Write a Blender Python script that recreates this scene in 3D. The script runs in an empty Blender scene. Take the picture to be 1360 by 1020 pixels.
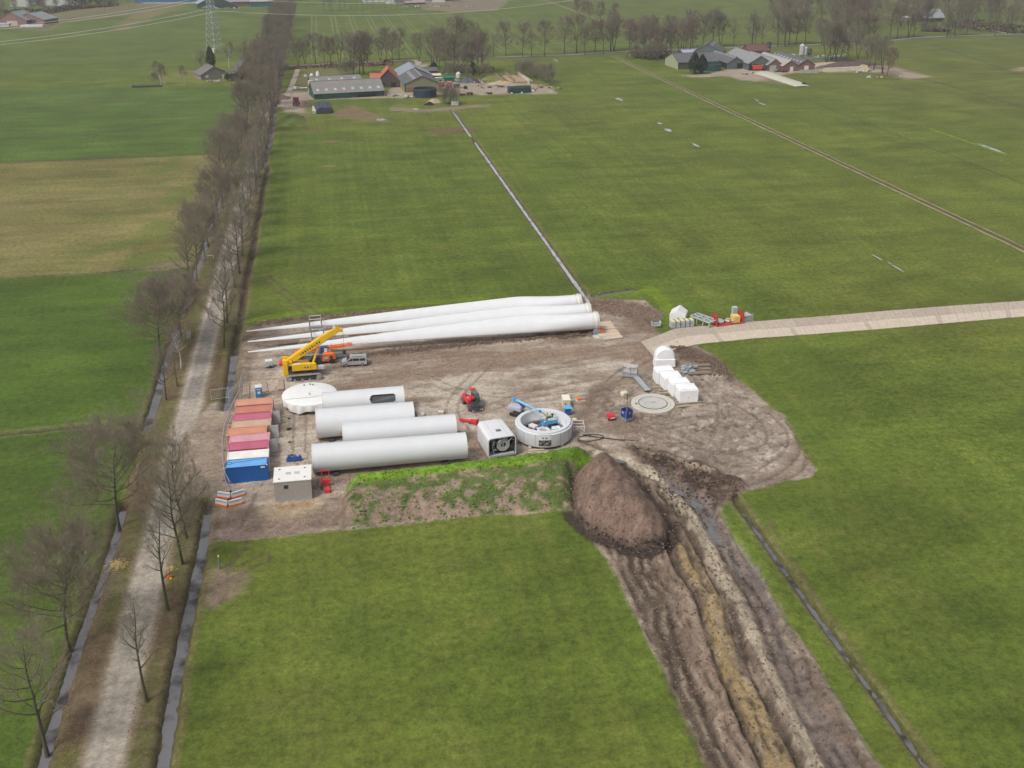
import bpy, math, random
import numpy as np
from mathutils import Vector, Matrix

scene = bpy.context.scene
COL = scene.collection
R = math.radians

# ------------------------------------------------------------ camera
# world axes: +Y runs along the farm lane, +X across the fields, Z up, metres
cam_d = bpy.data.cameras.new('camera')
cam = bpy.data.objects.new('camera', cam_d)
COL.objects.link(cam)
cam.location = (0, 0, 78.0)
cam.rotation_euler = (R(90 - 20.6), 0, R(-10.2))
cam_d.sensor_width = 36.0
cam_d.lens = 36.27
cam_d.shift_y = -0.079
cam_d.clip_start = 1.0
cam_d.clip_end = 9000.0
scene.camera = cam

# ------------------------------------------------------------ sky and sun
SUN_EL, SUN_AZ = 54.0, 236.0
HAZE = 0.00020
world = bpy.data.worlds.new("World")
scene.world = world
world.use_nodes = True
wn = world.node_tree
wn.nodes.clear()
sky = wn.nodes.new('ShaderNodeTexSky')
sky.sky_type = 'NISHITA'
sky.sun_disc = False
sky.sun_elevation = R(SUN_EL)
sky.sun_rotation = R(SUN_AZ)
sky.air_density = 1.0
sky.dust_density = 6.0
sky.ozone_density = 1.0
hs = wn.nodes.new('ShaderNodeHueSaturation')
hs.inputs['Saturation'].default_value = 0.3
bgn = wn.nodes.new('ShaderNodeBackground')
bgn.inputs['Strength'].default_value = 0.11
wo = wn.nodes.new('ShaderNodeOutputWorld')
wn.links.new(sky.outputs[0], hs.inputs['Color'])
wn.links.new(hs.outputs[0], bgn.inputs['Color'])
wn.links.new(bgn.outputs[0], wo.inputs['Surface'])

sun_d = bpy.data.lights.new('sun', 'SUN')
sun_d.energy = 1.7
sun_d.angle = R(12)
sun_d.color = (1.0, 0.965, 0.92)
sun = bpy.data.objects.new('sun', sun_d)
COL.objects.link(sun)
_d = Vector((math.sin(R(SUN_AZ)) * math.cos(R(SUN_EL)), math.cos(R(SUN_AZ)) * math.cos(R(SUN_EL)), math.sin(R(SUN_EL))))
sun.rotation_euler = _d.to_track_quat('Z', 'Y').to_euler()
sun.location = (0, 0, 200)

scene.view_settings.view_transform = 'Standard'
scene.view_settings.look = 'None'
scene.view_settings.exposure = 0.15
scene.view_settings.gamma = 1.0
scene.view_settings.use_curve_mapping = False
scene.render.engine = 'CYCLES'
scene.cycles.use_denoising = True
scene.cycles.denoiser = 'OPENIMAGEDENOISE'
scene.cycles.denoising_input_passes = 'RGB_ALBEDO_NORMAL'
scene.cycles.denoising_prefilter = 'ACCURATE'
scene.cycles.volume_bounces = 0
scene.cycles.max_bounces = 6
scene.cycles.diffuse_bounces = 3

# ------------------------------------------------------------ materials
MATS = {}
def nd(t, kind, **kw):
    n = t.nodes.new(kind)
    for k, v in kw.items():
        if k in n.inputs: n.inputs[k].default_value = v
        else: setattr(n, k, v)
    return n

def M(name, col, rough=.6, var=.18, scale=1.2, metal=0.0, bump=0.0, dirt=0.0, alpha=1.0, ribs=None):
    """plain procedural paint / metal / wood: base colour with two noise scales, optional grime and ribs"""
    if name in MATS: return MATS[name]
    m = bpy.data.materials.new(name); m.use_nodes = True
    t = m.node_tree; b = t.nodes['Principled BSDF']
    b.inputs['Roughness'].default_value = rough
    b.inputs['Metallic'].default_value = metal
    tc = nd(t, 'ShaderNodeTexCoord')
    n1 = nd(t, 'ShaderNodeTexNoise', Scale=scale, Detail=6.0, Roughness=.65)
    t.links.new(tc.outputs['Object'], n1.inputs['Vector'])
    mr = nd(t, 'ShaderNodeMapRange')
    mr.inputs['From Min'].default_value = .3; mr.inputs['From Max'].default_value = .7
    mr.inputs['To Min'].default_value = 1 - var; mr.inputs['To Max'].default_value = 1 + var
    t.links.new(n1.outputs['Fac'], mr.inputs['Value'])
    mx = nd(t, 'ShaderNodeVectorMath', operation='SCALE')
    mx.inputs[0].default_value = col[:3]
    t.links.new(mr.outputs[0], mx.inputs['Scale'])
    last = mx.outputs[0]
    if dirt > 0:
        mp = nd(t, 'ShaderNodeMapping'); mp.inputs['Scale'].default_value = (1.5, 1.5, .25)
        t.links.new(tc.outputs['Object'], mp.inputs['Vector'])
        n2 = nd(t, 'ShaderNodeTexNoise', Scale=scale * 1.7, Detail=8.0, Roughness=.75)
        t.links.new(mp.outputs[0], n2.inputs['Vector'])
        r2 = nd(t, 'ShaderNodeMapRange')
        r2.inputs['From Min'].default_value = .5; r2.inputs['From Max'].default_value = .8
        r2.inputs['To Max'].default_value = dirt
        t.links.new(n2.outputs['Fac'], r2.inputs['Value'])
        mc = nd(t, 'ShaderNodeMixRGB')
        mc.inputs['Color2'].default_value = (.20, .16, .12, 1)
        t.links.new(r2.outputs[0], mc.inputs['Fac']); t.links.new(last, mc.inputs['Color1'])
        last = mc.outputs[0]
    t.links.new(last, b.inputs['Base Color'])
    if bump > 0 or ribs:
        bp = nd(t, 'ShaderNodeBump', Strength=.6, Distance=max(bump, .02))
        t.links.new(n1.outputs['Fac'], bp.inputs['Height'])
        if ribs:
            w = nd(t, 'ShaderNodeTexWave', Scale=ribs[1]); w.bands_direction = ribs[0]
            t.links.new(tc.outputs['Object'], w.inputs['Vector'])
            bp.inputs['Distance'].default_value = ribs[2]
            t.links.new(w.outputs['Fac'], bp.inputs['Height'])
        t.links.new(bp.outputs[0], b.inputs['Normal'])
    MATS[name] = m
    return m

# ------------------------------------------------------------ mesh builder
class MB:
    def __init__(s): s.v = []; s.f = []
    def add(s, vs, fs):
        n = len(s.v); s.v += [tuple(p) for p in vs]; s.f += [tuple(i + n for i in q) for q in fs]; return s
    def box(s, c, d, rz=0.0, rx=0.0, ry=0.0):
        m = Matrix.Rotation(rz, 3, 'Z') @ Matrix.Rotation(ry, 3, 'Y') @ Matrix.Rotation(rx, 3, 'X')
        vs = [Vector(c) + m @ Vector((x * d[0] / 2, y * d[1] / 2, z * d[2] / 2)) for z in (-1, 1) for y in (-1, 1) for x in (-1, 1)]
        return s.add(vs, [(0, 2, 3, 1), (4, 5, 7, 6), (0, 1, 5, 4), (2, 6, 7, 3), (0, 4, 6, 2), (1, 3, 7, 5)])
    def tube(s, pts, r, n=8, caps=True):
        """swept tube through pts, r a number or a list"""
        P = [Vector(p) for p in pts]; rr = r if isinstance(r, (list, tuple)) else [r] * len(P)
        vs = []
        for i, p in enumerate(P):
            d = (P[min(i + 1, len(P) - 1)] - P[max(i - 1, 0)]).normalized()
            a = d.orthogonal().normalized() if i == 0 else (a - d * a.dot(d)).normalized()
            b = d.cross(a)
            for k in range(n):
                t = 2 * math.pi * k / n + math.pi / n
                vs.append(p + (a * math.cos(t) + b * math.sin(t)) * rr[i])
        fs = [(i * n + k, i * n + (k + 1) % n, (i + 1) * n + (k + 1) % n, (i + 1) * n + k) for i in range(len(P) - 1) for k in range(n)]
        if caps: fs += [tuple(range(n))[::-1], tuple((len(P) - 1) * n + k for k in range(n))]
        return s.add(vs, fs)
    def prism(s, poly, axis, a, b):
        """extrude 2D poly along 'X','Y' or 'Z' from a to b; poly gives the other two coordinates in order"""
        n = len(poly)
        def w(p, t): return {'X': (t, p[0], p[1]), 'Y': (p[0], t, p[1]), 'Z': (p[0], p[1], t)}[axis]
        vs = [w(p, a) for p in poly] + [w(p, b) for p in poly]
        return s.add(vs, [tuple(range(n))[::-1], tuple(range(n, 2 * n))] + [(i, (i + 1) % n, n + (i + 1) % n, n + i) for i in range(n)])
    def lathe(s, prof, n=32, c=(0, 0, 0), a0=0.0, a1=2 * math.pi):
        """prof = [(r,z)...] round Z"""
        full = abs(a1 - a0 - 2 * math.pi) < 1e-6; m = n if full else n + 1
        vs = [(c[0] + r * math.cos(a0 + (a1 - a0) * k / n), c[1] + r * math.sin(a0 + (a1 - a0) * k / n), c[2] + z) for r, z in prof for k in range(m)]
        fs = []
        for i in range(len(prof) - 1):
            for k in range(n):
                k2 = (k + 1) % m
                fs.append((i * m + k, i * m + k2, (i + 1) * m + k2, (i + 1) * m + k))
        return s.add(vs, fs)
    def xf(s, mat):
        s.v = [tuple(mat @ Vector(p)) for p in s.v]; return s
    def build(s, name, mat, parent=None, smooth=False, bevel=0.0, label=None):
        me = bpy.data.meshes.new(name); me.from_pydata(s.v, [], s.f); me.update()
        if smooth:
            me.polygons.foreach_set('use_smooth', [True] * len(me.polygons))
            me.set_sharp_from_angle(angle=R(38))
        me.materials.append(mat)
        o = bpy.data.objects.new(name, me); COL.objects.link(o)
        if parent: o.parent = parent
        if bevel:
            b = o.modifiers.new('bevel', 'BEVEL'); b.width = bevel; b.segments = 2; b.limit_method = 'ANGLE'
        if label: o['label'] = label
        return o

def box(name, c, d, mat, parent=None, rz=0, rx=0, ry=0, bevel=0, label=None):
    return MB().box(c, d, rz, rx, ry).build(name, mat, parent, bevel=bevel, label=label)
def thing(name, label, cat, loc=(0, 0, 0), rz=0.0, group=None):
    o = bpy.data.objects.new(name, None); COL.objects.link(o)
    o.location = loc; o.rotation_euler = (0, 0, rz); o['label'] = label; o['category'] = cat
    o.empty_display_size = .5
    if group: o['group'] = group
    return o
def tag(o, label, cat, group=None, kind=None):
    o['label'] = label; o['category'] = cat
    if group: o['group'] = group
    if kind: o['kind'] = kind
    return o
def kids(o): return [c for c in COL.objects if c.parent == o]
def dup(root, loc, rz=0.0, label=None, group=None, scale=None, mats=None):
    r = root.copy(); COL.objects.link(r); r.location = loc; r.rotation_euler = (0, 0, rz)
    if scale: r.scale = scale
    if label: r['label'] = label
    if group: r['group'] = group
    for ch in root.children:
        c = ch.copy(); COL.objects.link(c); c.parent = r
        for g in ch.children:
            d = g.copy(); COL.objects.link(d); d.parent = c
    return r

# ------------------------------------------------------------ numpy noise
def _hash(ix, iy, seed):
    h = (ix.astype(np.int64) * 374761393 + iy.astype(np.int64) * 668265263 + seed * 1442695041) & 0xffffffff
    h = ((h ^ (h >> 13)) * 1274126177) & 0xffffffff
    return ((h ^ (h >> 16)) & 0xffff) / 65535.0
def vnoise(x, y, seed=0):
    ix = np.floor(x); iy = np.floor(y); fx = x - ix; fy = y - iy
    fx = fx * fx * (3 - 2 * fx); fy = fy * fy * (3 - 2 * fy)
    a = _hash(ix, iy, seed); b = _hash(ix + 1, iy, seed); c = _hash(ix, iy + 1, seed); d = _hash(ix + 1, iy + 1, seed)
    return a + (b - a) * fx + (c - a) * fy + (a - b - c + d) * fx * fy
def fbm(x, y, s, o=4, seed=0, g=.5):
    v = 0; a = 1; t = 0
    for i in range(o):
        v = v + a * vnoise(x / s + 17.3 * i, y / s - 9.1 * i, seed + i); t += a; a *= g; s *= .5
    return v / t
def sstep(a, b, x):
    t = np.clip((x - a) / (b - a), 0, 1); return t * t * (3 - 2 * t)
def sdist(poly, x, y, pad=8.0):
    """signed distance to a polygon, negative inside, evaluated near it only"""
    p = np.array(poly, float); out = np.full(x.shape, 99.0)
    m = (x > p[:, 0].min() - pad) & (x < p[:, 0].max() + pad) & (y > p[:, 1].min() - pad) & (y < p[:, 1].max() + pad)
    X = x[m]; Y = y[m]; d = np.full(X.shape, 1e9); ins = np.zeros(X.shape, bool)
    for i in range(len(p)):
        x0, y0 = p[i]; x1, y1 = p[(i + 1) % len(p)]
        dx, dy = x1 - x0, y1 - y0
        t = np.clip(((X - x0) * dx + (Y - y0) * dy) / (dx * dx + dy * dy + 1e-12), 0, 1)
        d = np.minimum(d, np.hypot(X - x0 - t * dx, Y - y0 - t * dy))
        c = ((y0 > Y) != (y1 > Y)) & (X < (x1 - x0) * (Y - y0) / ((y1 - y0) + 1e-12) + x0)
        ins ^= c
    out[m] = np.where(ins, -d, d)
    return out
def ldist(line, x, y, pad=8.0):
    """distance to an open polyline"""
    p = np.array(line, float); out = np.full(x.shape, 99.0)
    m = (x > p[:, 0].min() - pad) & (x < p[:, 0].max() + pad) & (y > p[:, 1].min() - pad) & (y < p[:, 1].max() + pad)
    X = x[m]; Y = y[m]; d = np.full(X.shape, 99.0)
    for i in range(len(p) - 1):
        x0, y0 = p[i]; x1, y1 = p[i + 1]; dx, dy = x1 - x0, y1 - y0
        t = np.clip(((X - x0) * dx + (Y - y0) * dy) / (dx * dx + dy * dy + 1e-12), 0, 1)
        d = np.minimum(d, np.hypot(X - x0 - t * dx, Y - y0 - t * dy))
    out[m] = d
    return out
def curve(pts, n=6):
    """Catmull-Rom through 2D points"""
    P = [np.array(p, float) for p in pts]; P = [2 * P[0] - P[1]] + P + [2 * P[-1] - P[-2]]; out = []
    for i in range(1, len(P) - 2):
        for k in range(n):
            t = k / n
            out.append(.5 * (2 * P[i] + (P[i + 1] - P[i - 1]) * t + (2 * P[i - 1] - 5 * P[i] + 4 * P[i + 1] - P[i + 2]) * t * t + (3 * P[i] - P[i - 1] - 3 * P[i + 1] + P[i + 2]) * t ** 3))
    out.append(P[-2]); return [tuple(p) for p in out]

# ------------------------------------------------------------ ground: one fitted grid, split into its kinds of land
def axis(a, b, lo, hi, st, g):
    mid = list(np.arange(a, b + 1e-6, st))
    up = []; x = mid[-1]; s = st
    while x < hi: s *= g; x += s; up.append(x)
    dn = []; x = mid[0]; s = st
    while x > lo: s *= g; x -= s; dn.append(x)
    return np.array(dn[::-1] + mid + up)
gx = axis(-46, 86, -3400, 3600, .38, 1.036)
gy = axis(66, 216, -900, 4200, .42, 1.0115)
X, Y = np.meshgrid(gx, gy)
NX, NY = len(gx), len(gy)
Z = np.zeros_like(X)
C = np.zeros(X.shape + (3,))
ZONE = np.zeros(X.shape, np.int32)
WET = np.zeros_like(X)          # 0 dry, 1 wet mud

def paint(mask, col):
    mask = np.clip(mask, 0, 1)[..., None]
    C[:] = C * (1 - mask) + np.array(col, float) * mask
n_big = fbm(X, Y, 60, 3, 1); n_mid = fbm(X, Y, 9, 4, 2); n_sm = fbm(X, Y, 1.8, 3, 3); n_ti = fbm(X, Y, .8, 2, 4)
edge = (fbm(X, Y, 3.0, 4, 5) - .5) * 2.2

# grass of the open meadows
GR_N, GR_Y, GR_D = (.088, .121, .017), (.120, .135, .024), (.062, .095, .013)
C[:] = GR_N
paint(sstep(.45, .75, n_big) * .8, GR_Y)
paint(sstep(.5, .8, n_mid) * .6, GR_D)
paint(sstep(.60, .8, fbm(X, Y, 5, 4, 9)) * .4, (.145, .15, .035))
# right hand meadows are a duller olive
paint(sstep(60, 110, X) * sstep(150, 230, Y) * .6, (.098, .124, .020))
paint(sstep(175, 300, X) * sstep(300, 420, Y) * .4, (.12, .115, .035))
# lane-side left fields
lf = (X < -32.5)
paint(lf * (Y < 160.5) * .7, (.048, .088, .012))
paint(lf * (Y > 160.5) * (Y < 241.5) * .7, (.052, .096, .012))
brown = lf * sstep(241.4, 242.2, Y) * (1 - sstep(366, 367.5, Y))
paint(brown, (.172, .150, .055))
paint(brown * sstep(.42, .62, fbm(X * .35, Y, 12, 4, 12)) * .7, (.135, .125, .038))
paint(brown * sstep(-80, -45, X) * sstep(.35, .6, n_mid) * .8, (.10, .125, .025))
paint(lf * sstep(367, 368, Y) * (1 - sstep(520, 530, Y)) * .8, (.062, .108, .018))
paint(lf * (Y > 440) * sstep(.4, .7, fbm(X, Y, 50, 3, 13)) * .3, (.10, .125, .04))
paint(sstep(620, 640, Y) * .6, (.088, .118, .03))
ZONE[(brown > .5)] = 1
# faint mowing bands and wheelings along the fields
strk = fbm(X, Y * .04, 1.4, 3, 81)
paint((X > -18) * sstep(.5, .7, strk) * .22, (.135, .155, .028))
paint((X > -18) * sstep(.5, .7, fbm(X, Y * .03, 2.2, 3, 82)) * .22, (.055, .082, .014))
paint(lf * sstep(.5, .7, fbm(X * .04, Y, 1.6, 3, 83)) * .2, (.05, .08, .014))
# ---------------- lane and verges
laneX = -25.7 + 0.15 * np.sin(Y / 40.)
verge = (X > -31.5) & (X < -20.0) & (Y < 960)
vm = sstep(-32.2, -31.3, X + .4 * edge) * (1 - sstep(-20.6, -20.0, X)) * (Y < 960)
paint(vm, (.135, .098, .055))
paint(vm * sstep(.40, .60, n_mid) * .8, (.105, .118, .032))
paint(vm * sstep(.58, .72, n_sm) * .55, (.20, .15, .095))
paint(vm * sstep(.55, .7, fbm(X, Y, 4, 3, 21)) * .5, (.085, .055, .04))
dl = np.abs(X - laneX)
lm = 1 - sstep(1.6, 1.95, dl + edge * .12)
paint((1 - sstep(1.7, 2.9, dl + edge * .35)) * (Y < 960), (.30, .245, .18))
paint(lm * (Y < 960), (.385, .34, .28))
paint(lm * (Y > 165) * (1 - sstep(.9, 1.5, dl)) * .6, (.255, .235, .215))
paint(lm * sstep(.5, .75, n_sm) * .25, (.42, .37, .30))
paint(lm * (1 - sstep(.1, .35, np.abs(dl - .75))) * .22, (.22, .20, .17))
ZONE[verge] = 2
ZONE[(dl < 1.9) & (Y < 960)] = 3

# ---------------- building site (bare earth)
YARD = [(-19.2, 198.0), (-16.1, 202.4), (-4.7, 203.8), (17.4, 205.2), (40.5, 206.6), (53.4, 207.7), (56.5, 203.3), (65.7, 201.1), (66.2, 191.0), (61.8, 183.4), (64.4, 177.0), (67.8, 174.9), (69.6, 169.7), (69.2, 162.8), (70.4, 155.0), (70.9, 146.5), (72.0, 143.8), (70.4, 136.5), (69.3, 131.2), (69.4, 126.9), (67.7, 124.5), (62.1, 123.5), (58.0, 122.5), (54.9, 121.4), (51.6, 118.9), (49.9, 116.8), (50.0, 109.7), (49.8, 100.7), (49.6, 96.3)] + [(49.7, 86.0), (49.3, 70.0), (48.5, 50.0), (31.6, 50.0), (32.4, 70.0), (33.0, 85.0), (32.6, 99.0), (32.2, 110.0), (30.5, 119.0)] + [(31.1, 122.0), (24.1, 121.9), (17.8, 122.6), (9.4, 122.4), (3.2, 122.5), (-2.9, 122.1), (-10.8, 122.3), (-19.4, 122.6), (-20.2, 126.4), (-19.7, 134.2), (-19.8, 138.4), (-19.4, 158.0), (-19.7, 176.1), (-19.2, 188.3)]
sy = sdist(YARD, X, Y)
yard = 1 - sstep(-.35, .35, sy + edge * .55)
SO_L, SO_M, SO_D, SO_P = (.45, .39, .32), (.32, .262, .208), (.155, .108, .078), (.30, .225, .175)
paint(yard, SO_M)
# pale sandy working floor
FLOOR = [(-15.3, 185.7), (-4.7, 180.2), (6.0, 171.5), (25.7, 174.7), (49.2, 181.7), (58.0, 180.1), (56.0, 171.1), (47.1, 162.4), (41.4, 151.2), (36.1, 137.7), (17.7, 137.4), (-4.8, 135.8), (-9.1, 134.4), (-17.9, 138.1), (-18.8, 157.9), (-17.5, 175.7)]
sf = sdist(FLOOR, X, Y)
fl = (1 - sstep(-4, 2, sf + edge * 1.5)) * yard
paint(fl * .9, SO_L)
paint(yard * sstep(.50, .66, fbm(X, Y, 7, 5, 36)) * .45, (.20, .145, .105))
streak = fbm(X * .22 + Y * .05, Y, 1.6, 5, 31)
paint(yard * sstep(.5, .68, streak) * .6, (.50, .425, .345))
paint(yard * sstep(.52, .70, fbm(X * .3, Y, 3.5, 5, 33)) * .75, (.215, .155, .112))
paint(yard * sstep(.60, .74, fbm(X * .5, Y, 1.2, 4, 34)) * .5, SO_D)
# broad brown haul track running past the blades
haul = ldist(curve([(-3.5, 166.8), (8.5, 169.4), (25.6, 174.1), (43.2, 175.2), (56.7, 175.7)]), X, Y, 12)
paint((1 - sstep(2.0, 5.5, haul + 2.2 * edge)) * yard * .8, (.235, .165, .118))
# dark torn soil along the blades, at the roots and by the plank road
for pl, w, k in [([(-19.0, 193.9), (-16.0, 201.5), (17.3, 203.8), (40.2, 205.3)], 2.0, .85), ([(2.3, 181.5), (15.2, 182.8), (27.1, 183.7), (39.2, 184.3), (50.1, 185.1)], 1.3, .9),
                 ([(-17.7, 190.6), (4.2, 193.8)], 1.5, .5), ([(55.6, 199.7), (62.2, 194.0), (62.8, 186.5)], 5.0, .9), ([(63.8, 174.4), (67.5, 167.9), (68.2, 160.3)], 3.0, .95),
                 ([(42.0, 183.4), (49.1, 184.1)], 1.0, .95), ([(-17.4, 186.1), (-18.0, 169.4)], 1.6, .6)]:
    d = ldist(pl, X, Y, 14)
    m = (1 - sstep(w * .4, w * 1.3, d + edge)) * yard * k
    paint(m, (.13, .088, .064)); paint(m * sstep(.5, .65, n_sm) * .5, (.22, .16, .12))
    Z += m * (n_sm - .42) * 1.0
# east platform: grey-brown, cracked, with curved ruts round its rim
PLAT = [(44.0, 161.4), (52.4, 161.5), (66.6, 167.4), (68.5, 153.8), (70.2, 141.9), (67.9, 131.9), (63.0, 126.9), (56.2, 124.8), (49.3, 131.7), (43.1, 138.9), (40.3, 147.2)]
sp = sdist(PLAT, X, Y)
pm = (1 - sstep(-1, 1, sp + edge)) * yard
paint(pm * .85, (.29, .235, .19))
paint(pm * sstep(.5, .68, fbm(X, Y, 3.2, 5, 41)) * .6, (.39, .33, .27))
crk = np.abs(fbm(X + 2 * n_mid, Y, 2.4, 3, 42) - .5)
crm = (1 - sstep(.0, .05, crk)) * pm
paint(crm * .85, (.12, .088, .066)); Z -= crm * .2
cr2 = np.abs(fbm(X * .8 + Y * .6, Y - .3 * X, 1.5, 2, 43) - .5); cr2 = (1 - sstep(0, .05, cr2)) * pm; paint(cr2 * .5, (.16, .12, .092)); Z -= cr2 * .12
paint(pm * sstep(.62, .72, fbm(X - Y * .4, Y, 1.4, 3, 44)) * .6, (.50, .44, .37))
rg = np.abs(np.sin((X * .8 + Y * .6 + 6 * n_mid) * 2.2)) * pm
Z += .12 * rg * sstep(.4, .6, n_mid)
paint(pm * (X < 51) * (Y > 138) * (1 - sstep(3, 9, np.hypot(X - 42, Y - 146))) * .6, (.205, .14, .10))
Z += .35 * sstep(-7, -1, -np.abs(sp)) * 0
# mid brown band beyond the ring (west slope of the platform)
d = ldist(curve([(37.9, 147.7), (44.9, 159.6), (52.8, 163.0)]), X, Y, 8)
paint((1 - sstep(.4, 2.6, d + edge)) * yard * .6, (.16, .11, .078))

def rut(px, w, col, depth, k=.8, gap=0.0, seed=7, wet=0.0):
    """one rut, or a pair with the given gap between the wheels; soil is pushed up at its sides"""
    L = curve(px)
    d = ldist(L, X, Y, 6 + gap)
    if gap: d = np.abs(d - gap / 2)
    d = d + (fbm(X, Y, 1.6, 3, seed) - .5) * w * .9
    m = (1 - sstep(w * .35, w * .75, d)) * k
    paint(m, col)
    Z[:] = Z - m * depth + (1 - sstep(0, w * .6, np.abs(d - w))) * depth * .5 * k
    if wet: WET[:] = np.maximum(WET, m * wet)
for px in ([(48.0, 126.3), (56.9, 123.6), (65.2, 127.7), (70.2, 134.0), (71.4, 141.6)], [(50.2, 124.1), (57.6, 122.4), (66.1, 125.7), (69.7, 130.4)], [(59.4, 126.9), (66.6, 132.2), (69.8, 137.9), (69.7, 145.3)],
           [(57.4, 133.8), (64.7, 135.0), (67.2, 142.4), (65.5, 149.8)]):
    rut(px, .5, (.14, .105, .08), .20, .65)
for px in ([(-12.9, 125.1), (-9.9, 130.0), (-9.1, 134.4)], [(-10.9, 124.7), (-7.8, 129.6), (-7.2, 133.0)], [(-2.8, 123.2), (0.2, 128.9), (4.3, 132.0)], [(-1.7, 121.9), (1.4, 127.3)],
           [(-14.9, 125.4), (-14.2, 129.1), (-13.4, 134.1)]):
    rut(px, .5, (.165, .115, .085), .12, .8)
for px in ([(51.3, 145.3), (58.6, 147.3), (64.1, 142.9), (66.4, 134.7)], [(46.9, 143.4), (52.8, 138.4), (55.6, 129.4), (61.1, 127.9)], [(63.0, 159.6), (63.1, 148.8), (57.1, 136.3), (51.9, 132.4)], [(14.0, 170.0), (24.6, 158.7), (41.9, 158.6), (54.8, 169.5)],
           [(-7.3, 161.4), (-7.3, 145.5), (-5.4, 135.9)], [(27.1, 174.5), (17.9, 156.9), (20.5, 140.4)], [(58.6, 172.4), (48.8, 163.8), (41.7, 152.6)]):
    rut(px, .4, (.17, .13, .10), .10, .6, 1.9)
rut([(22.7, 154.6), (34.1, 160.0), (52.8, 163.0)], .6, (.24, .18, .13), .08, .7, 2.2)
rut([(3.3, 171.9), (19.8, 172.3), (36.2, 170.1), (54.4, 173.2)], .5, (.22, .16, .12), .06, .6, 2.2)
rut([(-19.1, 153.9), (-16.2, 164.5), (-4.8, 168.6), (8.6, 171.0)], .5, (.25, .19, .14), .06, .6, 2.2)
rut([(42.6, 151.0), (48.9, 141.7), (53.9, 134.4), (59.9, 131.0)], .7, (.20, .15, .11), .12, .7, 2.0)
rut([(36.4, 141.3), (40.1, 136.9), (45.3, 126.7), (50.7, 122.5)], .9, (.10, .07, .053), .35, .85)
# sandy apron by the substation
d = sdist([(-12.2, 131.2), (-11.0, 131.8), (-4.8, 131.9), (-3.8, 129.7), (-6.9, 126.8), (-11.2, 126.6), (-12.6, 128.9)], X, Y)
paint((1 - sstep(-1, 1, d + edge)) * .85, (.46, .36, .24))
d = sdist([(-10.5, 130.3), (-5.4, 130.6), (-5.5, 129.2), (-9.8, 128.7)], X, Y)
paint((1 - sstep(-.4, .4, d)) * .8, (.33, .215, .10)); WET[:] = np.maximum(WET, (1 - sstep(-.4, .4, d)) * .5)
# rough brown soil south-west of the bank
d = sdist([(-19.2, 123.4), (-17.4, 131.3), (-12.5, 126.9), (-2.8, 125.1), (0.5, 132.6), (3.3, 123.1), (-10.8, 122.5)], X, Y)
m = 1 - sstep(-1, 1.5, d + edge)
paint(m * .65 * yard, (.25, .18, .14)); paint(m * yard * sstep(.5, .7, n_sm) * .5, (.16, .105, .08))

# lane entrance
ENT = [(-22.2, 165.3), (-20.0, 166.1), (-19.4, 158.0), (-19.1, 147.6), (-17.7, 135.9), (-20.0, 135.3), (-22.3, 134.2), (-24.7, 134.0), (-27.1, 139.8), (-26.4, 148.9), (-24.5, 158.9)]
se = sdist(ENT, X, Y)
em = 1 - sstep(-.6, .8, se + edge * .6)
paint(em, (.29, .23, .175)); paint(em * sstep(.45, .65, n_mid), (.37, .31, .245)); paint(em * sstep(.55, .7, n_sm) * .5, (.2, .15, .11))
ZONE[(em > .5) & (ZONE != 3)] = 4
ZONE[yard > .5] = 4

# ---------------- haul cutting, wet channel and sand running south to the camera
CUT = [(38.6, 135.7), (42.7, 133.6), (46.9, 126.4), (50.6, 119.1), (50.0, 109.7), (49.8, 100.7), (49.6, 96.3)] + [(49.7, 86.0), (49.0, 70.0), (48.0, 50.0), (31.6, 50.0), (32.4, 70.0), (33.0, 85.0)] + [(32.7, 99.4), (32.7, 106.4), (32.5, 112.9), (42.0, 127.3)]
sc_ = sdist(CUT, X, Y)
cm = (1 - sstep(-1, .6, sc_ + edge * .4))
paint(cm * .9, (.160, .118, .088)); paint(cm * sstep(.5, .66, n_sm) * .6, (.12, .086, .062)); paint(cm * sstep(.52, .7, n_mid) * .5, (.25, .19, .145))
Z += cm * (n_sm - .5) * .45
MUD = [(43.6, 137.3), (48.1, 135.5), (52.7, 131.1), (57.2, 125.7), (56.3, 122.2), (52.4, 119.6), (50.4, 118.5), (48.4, 120.9), (46.4, 126.5), (43.7, 132.7)]
sm_ = sdist(MUD, X, Y)
mm = 1 - sstep(-.8, .8, sm_ + edge)
paint(mm * .95, (.100, .068, .050)); paint(mm * sstep(.47, .6, n_sm) * .8, (.050, .034, .026)); paint(mm * sstep(.60, .72, n_ti) * .6, (.23, .16, .115))
Z += mm * ((n_sm - .4) * 1.6 + (n_ti - .5) * .5 + .15)
Bx = lambda *o: [(x, y) for x, y in o]
rut([(45.4, 128.9), (47.0, 123.2), (49.0, 119.4), (48.6, 114.0), (48.9, 105.1), (48.3, 96.6)] + [(46.5, 86), (45.5, 68), (44.5, 50)], 2.6, (.17, .14, .125), .45, .9, wet=.9)
rut([(36.5, 116.2), (36.1, 109.1), (35.3, 98.9)] + [(34.2, 84), (33.6, 66), (33.0, 50)], 2.6, (.095, .072, .050), .2, .9)
rut([(39.5, 112.9), (39.6, 107.6), (39.7, 101.9), (39.4, 98.2)] + [(37.6, 86), (36.6, 70), (36, 50)], 1.7, (.26, .19, .14), -.7, .85)
rut([(41.5, 113.0), (40.4, 107.5), (40.6, 101.8), (40.7, 98.0)] + [(39.0, 86), (38.0, 70), (37.4, 50)], .9, (.10, .072, .052), .55, .85)
rut([(42.5, 110.0), (42.6, 104.6), (42.8, 99.1)] + [(40.6, 90), (39.8, 72), (39.2, 50)], 2.2, (.32, .235, .115), -.25, .9)
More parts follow.
